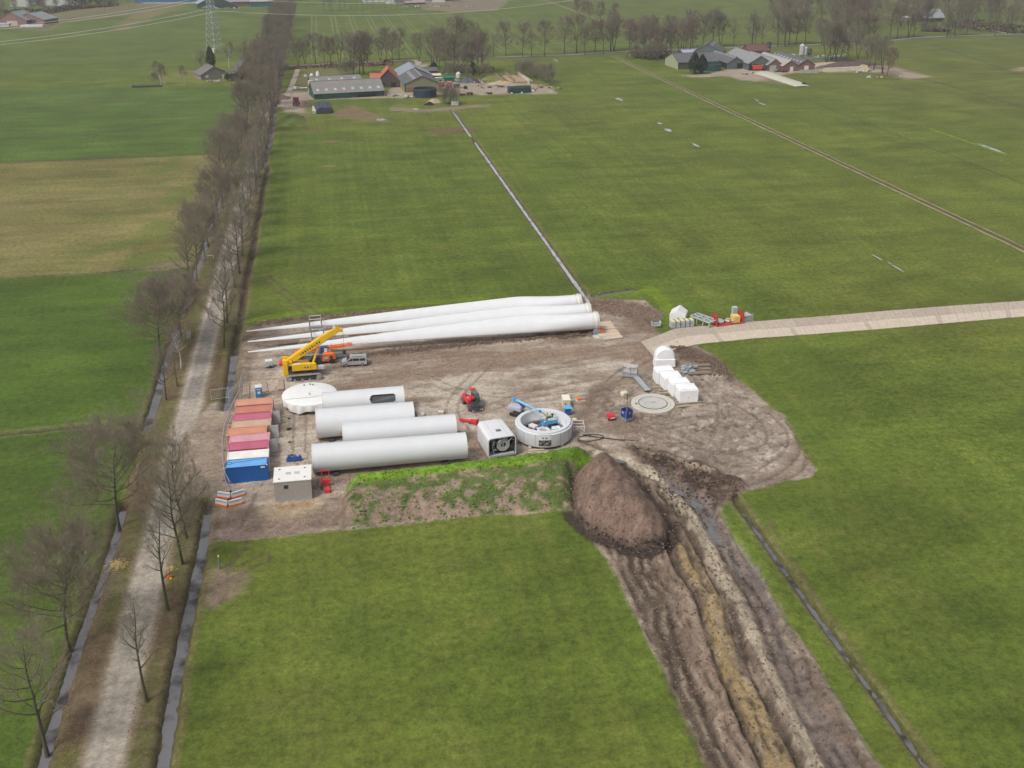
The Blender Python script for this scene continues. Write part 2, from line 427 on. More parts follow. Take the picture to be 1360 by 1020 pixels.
rut([(43.7, 125.3), (44.7, 116.6), (44.4, 106.7), (43.8, 97.4)] + [(42.6, 88), (41.8, 70), (41, 50)], .9, (.10, .075, .055), .6, .9)
rut([(42.6, 127.2), (43.2, 116.9), (43.0, 107.0), (42.8, 99.8)], .7, (.12, .09, .066), .35, .8)
rut([(45.9, 126.6), (46.1, 114.4), (45.4, 104.1), (44.5, 97.3)] + [(43.9, 88), (43.2, 70), (42.4, 50)], .5, (.12, .09, .068), .4, .8)
rut([(38.8, 136.7), (42.2, 133.7), (44.1, 129.6), (45.7, 123.5), (46.3, 116.3), (46.1, 109.9), (45.4, 104.1), (45.6, 97.1)] + [(44.2, 86), (43, 68), (42, 50)], 1.5, (.42, .36, .27), -.05, .9)
rut([(45.3, 136.0), (49.5, 132.3), (53.3, 128.0)], 1.0, (.40, .33, .24), -.05, .8)
rut([(44.4, 137.1), (49.0, 132.5), (54.0, 125.2), (56.1, 123.1)], .6, (.09, .065, .05), .4, .9)
gl = ldist(curve([(38.8, 136.7), (42.2, 133.7), (44.1, 129.6), (45.7, 123.5), (46.3, 116.3), (46.1, 109.9), (45.4, 104.1), (45.6, 97.1)] + [(44.2, 86), (43, 68), (42, 50)]), X, Y, 16)
gr = np.abs(np.sin(gl * 2.1 + 5 * n_mid + 1.5 * n_sm)); gm = (1 - sstep(.10, .5, gr)) * cm * sstep(.32, .46, fbm(X, Y, 4, 3, 71)) * sstep(.9, 1.4, gl)
paint(gm * .8, (.055, .040, .031)); Z -= gm * .3
gm = sstep(.8, .97, gr) * cm * sstep(.45, .58, fbm(X, Y, 3, 3, 72)); paint(gm * .7, (.33, .265, .20))
for k in range(9):        # machine bites across the east rim of the cutting
    yy = 97 - k * 5.0
    rut([(44.8, yy + .6), (48.6, yy)], .5, (.10, .075, .058), .2, .7)
ZONE[(cm > .5) | (mm > .5)] = 5

# ---------------- heap and grass bank
HEAP = [(32.4, 129.1), (34.9, 132.6), (38.3, 134.6), (39.6, 134.1), (41.4, 125.3), (42.4, 115.1), (41.2, 112.0), (39.0, 110.6), (36.2, 111.3), (32.9, 114.4), (31.3, 117.1), (30.5, 121.1)]
sh = sdist(HEAP, X, Y) + edge * .15
hz = np.clip(-sh, 0, 9)
hh = 4.2 * (1 - np.exp(-hz / 1.9)) + .5 * sstep(1.5, 5, hz) + .5 * (n_mid - .5) * sstep(0, 2, hz)
hm = 1 - sstep(-.1, .25, sh)
paint(hm, (.175, .118, .090))
furrow = fbm((X - .45 * Y) * 2.2, (Y + .45 * X) * .45, 1.3, 4, 51)
paint(hm * sstep(.46, .66, furrow) * .7, (.25, .175, .135)); paint(hm * sstep(.55, .72, n_ti) * .4, (.10, .064, .05))
Z = np.where(sh < .2, np.maximum(Z * 0, hh) + hm * (furrow - .5) * .9 + hm * (n_sm - .5) * .45, Z)
ring = (1 - sstep(.5, 1.3, np.abs(sh - .7) + edge * .25))
paint(ring * .9, (.040, .028, .022))
Z -= ring * .25
ZONE[sh < .1] = 6
BANK = [(-0.3, 134.9), (6.2, 135.1), (17.5, 135.8), (26.9, 136.4), (37.7, 137.9), (36.6, 134.7), (33.4, 131.1), (30.7, 121.8), (24.1, 121.9), (17.8, 122.4), (9.4, 122.6), (3.3, 122.7), (-2.8, 123.2)]
sb = sdist(BANK, X, Y)
bm_ = 1 - sstep(-.5, .2, sb)
topy = 137.0 - .0 * X
hb = 1.9 * sstep(0, 2.2, -sb) * sstep(-1, 8, Y - 120)
bk = np.where((sb < .3) & (sh > .3), 1.0, 0.0)
Z = Z * (1 - bk * bm_) + bk * hb + bk * (n_sm - .5) * .35
paint(bk * bm_, (.235, .17, .13))
paint(bk * bm_ * sstep(.50, .68, n_sm) * .6, (.15, .105, .08))
gpatch = sstep(.52, .60, fbm(X, Y, 1.5, 4, 61) + .10 * sstep(10, 26, X) + .05 * sstep(126, 131, Y))
paint(bk * bm_ * gpatch * .85, (.060, .098, .018))
topg = (1 - sstep(1.1, 1.9, ldist([(1.06, 132.41), (10.48, 132.95), (19.43, 133.18), (28.62, 133.59), (36.44, 134.15)], X, Y) + edge * .5))
paint(bk * topg, (.135, .235, .016)); paint(bk * topg * sstep(.5, .7, n_sm) * .6, (.085, .155, .012))
Z += bk * topg * ((n_ti - .3) * .3 + .35)
ZONE[(bk > .5) & (ZONE != 6)] = 7
# fresh green rims of the site
for pl, w in [([(-18.4, 204.1), (-1.5, 207.7), (17.7, 207.9), (30.8, 208.4)], 1.0), ([(55.0, 204.0), (62.3, 205.6), (68.7, 206.9), (69.0, 197.3), (68.2, 190.7)], 1.6)]:
    d = ldist(pl, X, Y, 6)
    paint((1 - sstep(w * .5, w * 1.6, d + edge * .6)) * (1 - yard) * .8, (.12, .175, .014))
# wheel marks in the meadows
for px, w, g in [([(-16.2, 231.0), (-12.6, 221.6), (-7.8, 211.1), (-4.7, 203.8)], .5, 2.0), ([(-17.9, 109.2), (-16.1, 114.3), (-11.6, 117.3)], .5, 1.6), ([(-13.7, 121.5), (-16.2, 115.2), (-17.0, 108.3)], .6, 0),
                 ([(56.5, 114.5), (55.3, 96.1)], .3, 0)]:
    L = curve(px); d = ldist(L, X, Y, 6)
    if g: d = np.abs(d - g / 2)
    paint((1 - sstep(w * .3, w * .9, d + edge * .25)) * .7 * (1 - yard), (.10, .075, .045))
d = sdist([(-18.9, 113.2), (-17.7, 116.7), (-13.4, 115.0), (-13.6, 110.7), (-16.5, 108.2), (-18.4, 109.3)], X, Y)
m = (1 - sstep(-1.5, 1.2, d + edge)) * (1 - yard)
paint(m * .85, (.215, .16, .115)); paint(m * sstep(.5, .65, n_sm) * .6, (.12, .085, .06))
for cx, cy, r, col in [(0.1, 342.9) + (2.0, (.22, .14, .10)), (-47.8, 530.9) + (1, (.2, .15, .1)), (-5.7, 403.8) + (3.0, (.16, .1, .07)), (1.7, 383.7) + (3.0, (.17, .1, .075)),
                       (-38.15, 243.88) + (4, (.19, .14, .10)), (-41.02, 242.12) + (3, (.19, .14, .10)), (47.3, 394.3) + (8, (.15, .09, .06))]:
    m = (1 - sstep(r * .4, r, np.hypot((X - cx) * .6, Y - cy) + edge * .4))
    paint(m * .75, col)
# dark field boundary ditches on the left
for pl, w in [([(-76.0, 240.7), (-39.7, 242.4)], .5), ([(-54.8, 159.8), (-39.3, 160.7)], .55)]:
    x1 = pl[0][0] - 300
    pl = [(x1, pl[0][1] - .0)] + pl
    d = ldist(pl, X, Y, 4)
    m = (1 - sstep(w * .5, w * 1.2, d))
    paint(m * .92, (.055, .042, .028)); Z -= m * .5
    paint((1 - sstep(.2, .6, np.abs(d - w * 1.8))) * .5, (.16, .15, .07))

# ---------------- ditches with water
DITCH = [  # centre x at start, y0, y1, water half width
    (-19.9, 40, 133.5, .16), (-19.9, 162.5, 190, .18), (-20.2, 190, 345, .0), (-21.2, 345, 575, .05),
    (-31.6, 40, 135.5, .02), (-32.2, 157.5, 205, .16), (-32.3, 212, 345, .05),
    (53.45, 200, 378, -.05), (53.4, 384, 442, -.05), (54.1, 30, 120.8, -.22)]
for cx, y0, y1, hw in DITCH:
    d = np.abs(X - cx + (.18 if cx < 53 else .03) * np.sin(Y / 7.)) + edge * .10
    along = sstep(y0 - .6, y0 + .6, Y) * (1 - sstep(y1 - .6, y1 + .6, Y))
    m = (1 - sstep(hw + .05, hw + 1.15, d)) * along
    Z = Z * (1 - m) - m * (1.0 - .55 * (n_ti - .5) - .35 * (n_sm - .5))
    paint(m * .95, (.075, .055, .038))
    side = (1 - sstep(.2, .7, np.abs(d - hw - 1.15))) * along
    paint(side * .6, (.13, .105, .05))
    ZONE[(m > .45)] = 8
d = ldist([(55.5, 205.9), (65.1, 208.1)], X, Y, 4)
m = 1 - sstep(.4, 1.1, d)
Z -= m * .8; paint(m, (.09, .07, .05)); ZONE[m > .45] = 8

# ---------------- farmyards and other hard ground far off
for poly, col, k in [
    ([(-19.7, 464.6), (-21.8, 489.5), (-15.3, 506.1), (-4.0, 499.5), (29.2, 493.5), (36.6, 520.7), (48.5, 579.7), (58.8, 590.4), (50.7, 549.9), (60.8, 534.4), (77.1, 513.4), (99.3, 509.4), (109.1, 493.0), (106.3, 475.2), (92.7, 475.4), (71.6, 477.0), (58.4, 483.8), (43.3, 473.5), (29.8, 476.0), (-4.1, 477.9), (-10.7, 474.9), (-8.8, 444.0), (-17.4, 449.1)], (.34, .28, .22), .9),
    ([(-11.9, 578.4), (16.2, 573.4), (14.3, 519.7), (-11.1, 509.9), (-15.7, 525.1)], (.15, .135, .06), .8),
    ([(2.1, 442.0), (12.1, 458.9), (20.7, 435.1), (25.6, 415.5), (13.9, 422.5), (5.0, 432.6)], (.19, .13, .085), .8),
    ([(-17.8, 420.0), (-18.9, 436.9), (-15.1, 445.1), (-7.3, 443.7), (-7.8, 423.1), (-11.5, 414.1)], (.20, .15, .10), .7),
    ([(28.1, 452.1), (40.5, 444.3), (53.9, 447.5), (71.2, 452.2), (70.3, 446.5), (53.0, 440.1), (39.8, 437.0), (27.5, 442.9)], (.25, .20, .15), .8),
    ([(181.4, 520.8), (193.9, 521.4), (210.6, 532.5), (233.5, 546.4), (280.1, 550.6), (307.1, 533.1), (307.8, 492.7), (294.0, 487.2), (291.7, 509.3), (271.5, 515.8), (257.0, 521.3), (237.7, 516.3), (217.4, 493.2), (208.2, 500.0), (204.6, 516.7), (190.2, 511.1)], (.36, .29, .23), .9),
    ([(217.2, 488.2), (226.0, 518.4), (231.6, 511.8), (229.9, 480.9)], (.17, .14, .09), .7),
    ([(367.2, 510.2), (386.9, 518.8), (375.5, 502.9), (361.8, 502.4)], (.35, .26, .18), .8),
    ([(-82.3, 522.7), (-83.8, 574.1), (-66.0, 588.2), (-44.7, 596.5), (-39.8, 547.2), (-61.7, 533.4)], (.15, .165, .03), .8),
    ([(-259.3, 938.5), (-226.0, 946.5), (-200.4, 1035.0), (-153.3, 1080.5), (-128.5, 1048.4), (-151.7, 933.1), (-195.9, 887.7), (-194.6, 807.5), (-232.3, 835.7)], (.20, .155, .10), .55),
    ([(99.3, 1054.3), (213.6, 1141.3), (152.6, 922.7), (111.9, 914.8), (89.3, 949.9)], (.24, .19, .15), .6),
    ([(-150.6, 820.9), (-154.8, 933.6), (-134.4, 1040.6), (-118.7, 1020.3), (-135.4, 902.7), (-138.8, 797.5)], (.22, .16, .09), .45),
    ([(364.9, 583.7), (450.3, 642.7), (443.4, 609.0), (362.7, 548.8)], (.09, .125, .03), .3)]:
    s_ = sdist(poly, X, Y, 20)
    m = (1 - sstep(-1.5, 1.5, s_ + edge * 1.2)) * k
    paint(m, col); paint(m * sstep(.5, .7, n_mid) * .4, (.2, .15, .11))
    ZONE[(m > .5) & (ZONE == 0)] = 9
Z += np.where(ZONE == 0, (n_sm - .5) * .10, 0) * (X > -46) * (X < 86)
Z += yard * (n_ti - .5) * .10 + yard * (n_mid - .5) * .25
Z = np.where((Y > 700) | (np.abs(X) > 900), 0, Z)

def ground_mat(name, kind):
    """vertex base colour (what the soil or sward is) broken up by fine procedural grain"""
    m = bpy.data.materials.new(name); m.use_nodes = True
    t = m.node_tree; b = t.nodes['Principled BSDF']
    at = nd(t, 'ShaderNodeAttribute', attribute_name='land')
    wt = nd(t, 'ShaderNodeAttribute', attribute_name='wet')
    tc = nd(t, 'ShaderNodeTexCoord')
    def noise(scale, detail, rough, lo, hi, mn, mx, sc=(1, 1, 1)):
        mp = nd(t, 'ShaderNodeMapping'); mp.inputs['Scale'].default_value = sc
        t.links.new(tc.outputs['Object'], mp.inputs['Vector'])
        n = nd(t, 'ShaderNodeTexNoise', Scale=scale, Detail=detail, Roughness=rough)
        t.links.new(mp.outputs[0], n.inputs['Vector'])
        r = nd(t, 'ShaderNodeMapRange')
        for k, v in (('From Min', lo), ('From Max', hi), ('To Min', mn), ('To Max', mx)): r.inputs[k].default_value = v
        t.links.new(n.outputs['Fac'], r.inputs['Value'])
        return n, r
    def scale(col, fac):
        s = nd(t, 'ShaderNodeVectorMath', operation='SCALE')
        t.links.new(col, s.inputs[0]); t.links.new(fac, s.inputs['Scale']); return s.outputs[0]
    c = at.outputs['Color']
    if kind == 'grass':
        n1, r1 = noise(.9, 10, .8, .35, .65, .62, 1.44)
        n2, r2 = noise(.13, 6, .7, .35, .65, .82, 1.20, (.35, 1, 1))
        n4, r4 = noise(.035, 4, .6, .35, .65, .86, 1.14)
        c = scale(scale(scale(c, r1.outputs[0]), r2.outputs[0]), r4.outputs[0])
        n3, r3 = noise(1.1, 9, .85, .60, .68, 0, .6, (.7, 1, 1))
        mc = nd(t, 'ShaderNodeMixRGB'); mc.inputs['Color2'].default_value = (.20, .19, .055, 1)
        t.links.new(r3.outputs[0], mc.inputs['Fac']); t.links.new(c, mc.inputs['Color1']); c = mc.outputs[0]
        n5, r5 = noise(2.6, 8, .8, .35, .65, .74, 1.30); c = scale(c, r5.outputs[0])
        dist = .10
    else:
        n1, r1 = noise(1.3, 12, .85, .35, .65, .56, 1.46)
        n2, r2 = noise(.30, 8, .72, .35, .65, .78, 1.22, (.45, 1, 1))
        c = scale(scale(c, r1.outputs[0]), r2.outputs[0])
        n3, r3 = noise(5.0, 4, .6, .60, .72, 0, .35)
        mc = nd(t, 'ShaderNodeMixRGB'); mc.inputs['Color2'].default_value = (.42, .36, .29, 1)
        t.links.new(r3.outputs[0], mc.inputs['Fac']); t.links.new(c, mc.inputs['Color1']); c = mc.outputs[0]
        dist = .3
    t.links.new(c, b.inputs['Base Color'])
    rr = nd(t, 'ShaderNodeMapRange'); rr.inputs['To Min'].default_value = .95; rr.inputs['To Max'].default_value = .28
    t.links.new(wt.outputs['Fac'], rr.inputs['Value']); t.links.new(rr.outputs[0], b.inputs['Roughness'])
    b.inputs['Specular IOR Level'].default_value = .25
    bp = nd(t, 'ShaderNodeBump', Strength=.8, Distance=dist)
    t.links.new(n1.outputs['Fac'], bp.inputs['Height']); t.links.new(bp.outputs[0], b.inputs['Normal'])
    return m
G_MAT = {'grass': ground_mat('meadow grass', 'grass'), 'soil': ground_mat('bare soil', 'soil')}
C[:] = np.clip(C, 0.004, .9)
# far, coarse parts of the sheet get their vertex mix; write every zone as an object of its own
vid = np.arange(NX * NY).reshape(NY, NX)
quads = np.stack([vid[:-1, :-1], vid[:-1, 1:], vid[1:, 1:], vid[1:, :-1]], -1).reshape(-1, 4)
qz = ZONE[:-1, :-1].reshape(-1)
PX, PY, PZ = X.reshape(-1), Y.reshape(-1), Z.reshape(-1)
# shared smooth normals so that neighbouring zones shade without a seam
gzx = np.gradient(Z, axis=1) / np.gradient(X, axis=1); gzy = np.gradient(Z, axis=0) / np.gradient(Y, axis=0)
CC = np.concatenate([C.reshape(-1, 3), np.ones((NX * NY, 1))], 1); WW = WET.reshape(-1)
LAND = [('meadow', 'grass'), ('stubble_field', 'grass'), ('lane_verge', 'soil'), ('gravel_lane', 'soil'), ('bare_earth_yard', 'soil'), ('haul_cutting', 'soil'),
        ('soil_heap', 'soil'), ('grass_bank', 'grass'), ('ditch', 'soil'), ('farmyard', 'soil')]
for zi, (nm, mk) in enumerate(LAND):
    q = quads[qz == zi]
    if not len(q): continue
    u, inv = np.unique(q, return_inverse=True)
    me = bpy.data.meshes.new(nm)
    me.vertices.add(len(u)); me.vertices.foreach_set('co', np.stack([PX[u], PY[u], PZ[u]], -1).astype(np.float32).ravel())
    me.loops.add(q.size); me.loops.foreach_set('vertex_index', inv.astype(np.int32).ravel())
    me.polygons.add(len(q)); me.polygons.foreach_set('loop_start', np.arange(0, q.size, 4, dtype=np.int32))
    me.polygons.foreach_set('loop_total', np.full(len(q), 4, np.int32))
    me.update(calc_edges=True)
    me.polygons.foreach_set('use_smooth', np.ones(len(q), bool))
    a = me.attributes.new('land', 'FLOAT_COLOR', 'POINT'); a.data.foreach_set('color', CC[u].astype(np.float32).ravel())
    a = me.attributes.new('wet', 'FLOAT', 'POINT'); a.data.foreach_set('value', WW[u].astype(np.float32))
    me.materials.append(G_MAT[mk])
    o = bpy.data.objects.new(nm, me); COL.objects.link(o); o['kind'] = 'structure'

def height(x, y):
    """ground height at a point of the fine grid"""
    i = int(np.clip(np.searchsorted(gx, x), 1, NX - 1)); j = int(np.clip(np.searchsorted(gy, y), 1, NY - 1))
    return float(Z[j, i])

def strip(name, pts, w, mat, z=.02, kind='structure', thick=0.0):
    v = []; f = []
    P = [Vector(p).to_2d() for p in pts]
    for i, p in enumerate(P):
        d = (P[min(i + 1, len(P) - 1)] - P[max(i - 1, 0)]).normalized(); n = Vector((-d.y, d.x))
        ww = w[i] if isinstance(w, (list, tuple)) else w
        v += [(p.x + n.x * ww / 2, p.y + n.y * ww / 2, z), (p.x, p.y, z + thick), (p.x - n.x * ww / 2, p.y - n.y * ww / 2, z)]
    for i in range(len(P) - 1):
        for k in (0, 1): f.append((i * 3 + k, i * 3 + k + 1, i * 3 + k + 4, i * 3 + k + 3))
    o = MB().add(v, f).build(name, mat, None, smooth=False)
    for poly in o.data.polygons: pass
    o.data.flip_normals() if o.data.polygons[0].normal.z < 0 else None
    if kind: o['kind'] = kind
    return o

# water in the ditches
def water_mat(nm, lo, hi):
    m = bpy.data.materials.new(nm); m.use_nodes = True
    t = m.node_tree; b = t.nodes['Principled BSDF']
    tc = nd(t, 'ShaderNodeTexCoord'); n = nd(t, 'ShaderNodeTexNoise', Scale=.35, Detail=6.0)
    t.links.new(tc.outputs['Object'], n.inputs['Vector'])
    cr = nd(t, 'ShaderNodeMixRGB'); cr.inputs['Color1'].default_value = (*lo, 1); cr.inputs['Color2'].default_value = (*hi, 1)
    r = nd(t, 'ShaderNodeMapRange'); r.inputs['From Min'].default_value = .34; r.inputs['From Max'].default_value = .5
    t.links.new(n.outputs['Fac'], r.inputs['Value']); t.links.new(r.outputs[0], cr.inputs['Fac']); t.links.new(cr.outputs[0], b.inputs['Base Color'])
    b.inputs['Roughness'].default_value = .06; b.inputs['IOR'].default_value = 1.4
    return m
WM = water_mat('still ditch water', (.045, .040, .038), (.15, .148, .158)); WMB = water_mat('painted sky sheen water', (.20, .20, .21), (.42, .43, .45))  # second water: sky reflection painted into its pale base colour
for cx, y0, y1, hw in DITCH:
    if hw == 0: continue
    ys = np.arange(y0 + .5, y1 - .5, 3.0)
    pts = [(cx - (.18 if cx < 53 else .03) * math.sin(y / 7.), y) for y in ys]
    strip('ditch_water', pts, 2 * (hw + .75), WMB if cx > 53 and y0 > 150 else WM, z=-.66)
strip('ditch_water', [(55.5, 205.9), (65.1, 208.1)], 1.5, WM, z=-.42)
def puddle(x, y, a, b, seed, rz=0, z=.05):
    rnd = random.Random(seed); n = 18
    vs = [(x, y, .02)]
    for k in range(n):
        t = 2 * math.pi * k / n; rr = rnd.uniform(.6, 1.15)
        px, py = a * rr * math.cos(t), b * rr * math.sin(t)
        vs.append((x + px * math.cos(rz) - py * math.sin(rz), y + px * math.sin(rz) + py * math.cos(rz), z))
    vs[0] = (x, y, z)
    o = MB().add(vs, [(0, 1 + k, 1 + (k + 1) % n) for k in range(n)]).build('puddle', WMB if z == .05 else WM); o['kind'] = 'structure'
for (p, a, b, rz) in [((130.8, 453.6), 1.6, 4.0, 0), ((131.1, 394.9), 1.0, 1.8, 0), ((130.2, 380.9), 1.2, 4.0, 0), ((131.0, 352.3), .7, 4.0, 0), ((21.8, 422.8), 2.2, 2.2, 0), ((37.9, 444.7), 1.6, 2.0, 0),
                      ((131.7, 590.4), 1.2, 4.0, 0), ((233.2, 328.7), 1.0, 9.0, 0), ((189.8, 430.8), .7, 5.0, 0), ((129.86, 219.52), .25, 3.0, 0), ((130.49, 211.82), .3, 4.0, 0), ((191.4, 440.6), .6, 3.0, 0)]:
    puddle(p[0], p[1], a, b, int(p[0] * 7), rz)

for (p, a, b, rz) in [((48.48, 119.45), .8, 2.6, .25), ((48.74, 116.25), 1.5, 1.8, .2), ((48.09, 112.22), .7, 3.2, 0), ((46.66, 123.91), .5, 2.2, .5), ((47.90, 105.27), .5, 2.4, .05), ((40.47, 133.98), .5, 1.4, .9)]:
    puddle(p[0], p[1], a, b, int(p[0] * 9), rz, z=height(*p) + .10)

# far lines: country road, ditch with dumped soil, tramlines, boundaries
asph = M('worn asphalt', (.22, .21, .20), .9, .12, .2)
strip('country_road', curve([(-23.4, 589.5), (-12.0, 593.7), (21.4, 600.4), (73.8, 607.6), (142.2, 612.8), (187.2, 623.2), (269.0, 632.1), (349.7, 638.6), (400.4, 661.0), (449.1, 666.5), (510.3, 670.4)] + [(700, 690), (1400, 740)], 4), 4.6, asph, z=.12, thick=.06)
strip('road_verge', curve([(-23.1, 580.5), (21.0, 590.9), (72.5, 597.7), (139.9, 602.6), (184.1, 612.6), (264.4, 621.0), (343.6, 627.0), (393.0, 648.5), (440.8, 653.7), (500.6, 657.3)], 4), 3.4, M('dry verge grass', (.13, .115, .05), .95, .3, .3), z=.08)
strip('farm_drive', curve([(47.2, 573.8), (53.0, 591.5), (51.1, 608.3)], 4), 3.5, M('gravel', (.33, .28, .22), .95, .2, .4), z=.1)
strip('farm_path', [(-19.6, 460.7), (-16.1, 510.8), (-14.3, 556.1), (-13.5, 581.7)], 2.6, MATS['gravel'], z=.1)
strip('paved_lane', [(-164.8, 1064.0), (-101.4, 1052.6), (-45.4, 1051.7), (-36.9, 1050.2)], 8, M('pale concrete', (.42, .40, .36), .9, .12, .3), z=.1)
trk = M('dry tipped soil', (.22, .18, .115), .95, .3, .25, bump=.1)
trd = M('dark soil in a furrow', (.10, .075, .045), .95, .3, .3)
def wob(x, y0, y1, st, a, seed):
    r = random.Random(seed); return [(x + r.uniform(-a, a), y) for y in np.arange(y0, y1, st)]
strip('soil_track', wob(168.0, 190, 603, 5, .14, 3), [.65 + .5 * vnoise(np.array([k * .4]), np.array([0.]), 5)[0] for k in range(len(np.arange(190, 603, 5)))], trk, z=.06, thick=.18)
strip('soil_track', wob(169.3, 190, 603, 5, .10, 4), .6, trd, z=.05)
strip('soil_track', wob(170.3, 190, 603, 5, .16, 5), .5, trk, z=.06, thick=.16)
strip('soil_track', wob(218, 640, 1300, 9, .3, 8), 2.2, trk, z=.1, thick=.2)
tl_ = M('bare wheelings in young crop', (.185, .185, .085), .95, .25, .2)
for x in (-5.0, 928.4)[:1] + (10.2, 925.6)[:1] + (24.8, 923.0)[:1] + (38.7, 920.5)[:1] + (52.0, 918.1)[:1] + (66.6, 915.5)[:1] + (83.1, 912.5)[:1] + (95.1, 910.4)[:1] + (109.1, 907.8)[:1] + (122.4, 905.4)[:1] + (136.3, 902.9)[:1] + (150.2, 900.4)[:1]:
    for dx in (-1.6, 1.6):
        strip('wheelings', wob(x + dx, 625, 905, 12, .12, int(x * 3)), .75, tl_, z=.08)
fb = M('dark boundary furrow', (.07, .065, .035), .95, .3, .3)
for pl, w in [([(-320, 364), (-41, 368)], 1.0), ([(-120.1, 408.4), (-88.7, 411.3), (-41.4, 446.2)], .8), ([(-129.2, 443.3), (-85.8, 442.1), (-41.5, 448.0)], .5), ([(84.0, 430.9), (104.2, 432.8), (137.7, 432.4)], .7), ([(227.0, 1031.3), (240.8, 922.6), (234.0, 668.1)], 1.2), ([(307.4, 1057.5), (303.4, 880.3), (336.4, 779.6)], 1.2), ([(388.5, 627.3), (371.2, 547.3), (354.4, 476.3)], 1.3),
              ([(214.7, 464.7), (212.6, 363.0), (211.7, 274.0)], .35), ([(272.9, 527.2), (301.1, 478.1), (298.5, 397.8)], 1.0), ([(-70.0, 588.9), (-40.6, 595.7)], .8), ([(-229.3, 824.3), (-202.3, 830.3), (-198.3, 927.6), (-169.0, 1046.8)], 1.2),
              ([(-210.5, 878.0), (-158.7, 978.7), (-127.5, 1039.3)], 1.0), ([(-16.0, 953.1), (76.1, 952.2), (90.8, 965.8)], .9)]:
    strip('field_furrow', pl, w, fb, z=.07)
yl = M('bright green seepage strip', (.16, .22, .02), .95, .3, .3)
strip('field_furrow', wob(231.5, 318, 372, 6, .15, 9), 1.1, yl, z=.07)

# ------------------------------------------------------------ bare winter trees
def prisms(segs, n=3):
    """segments (p,q,r0,r1) -> one mesh of open n-sided prisms"""
    s = np.array(segs, float); P = s[:, 0:3]; Q = s[:, 3:6]; r0 = s[:, 6:7]; r1 = s[:, 7:8]
    d = Q - P; d /= np.linalg.norm(d, axis=1, keepdims=True) + 1e-9
    a = np.cross(d, np.where(np.abs(d[:, 2:3]) < .9, [[0, 0, 1.]], [[1., 0, 0]])); a /= np.linalg.norm(a, axis=1, keepdims=True)
    b = np.cross(d, a); V = []
    for k in range(n):
        t = 2 * math.pi * k / n; V.append(P + (a * math.cos(t) + b * math.sin(t)) * r0)
    for k in range(n):
        t = 2 * math.pi * k / n; V.append(Q + (a * math.cos(t) + b * math.sin(t)) * r1)
    V = np.stack(V, 1).reshape(-1, 3); m = len(s); base = (np.arange(m) * 2 * n)[:, None]
    F = np.concatenate([np.stack([base[:, 0] + k, base[:, 0] + (k + 1) % n, base[:, 0] + n + (k + 1) % n, base[:, 0] + n + k], -1) for k in range(n)])
    return V, F
def np_mesh(name, V, F, mat, smooth=False):
    me = bpy.data.meshes.new(name)
    k = F.shape[1]
    me.vertices.add(len(V)); me.vertices.foreach_set('co', V.astype(np.float32).ravel())
    me.loops.add(F.size); me.loops.foreach_set('vertex_index', F.astype(np.int32).ravel())
    me.polygons.add(len(F)); me.polygons.foreach_set('loop_start', np.arange(0, F.size, k, dtype=np.int32)); me.polygons.foreach_set('loop_total', np.full(len(F), k, np.int32))
    me.update(calc_edges=True)
    if smooth: me.polygons.foreach_set('use_smooth', np.ones(len(F), bool))
    me.materials.append(mat); return me

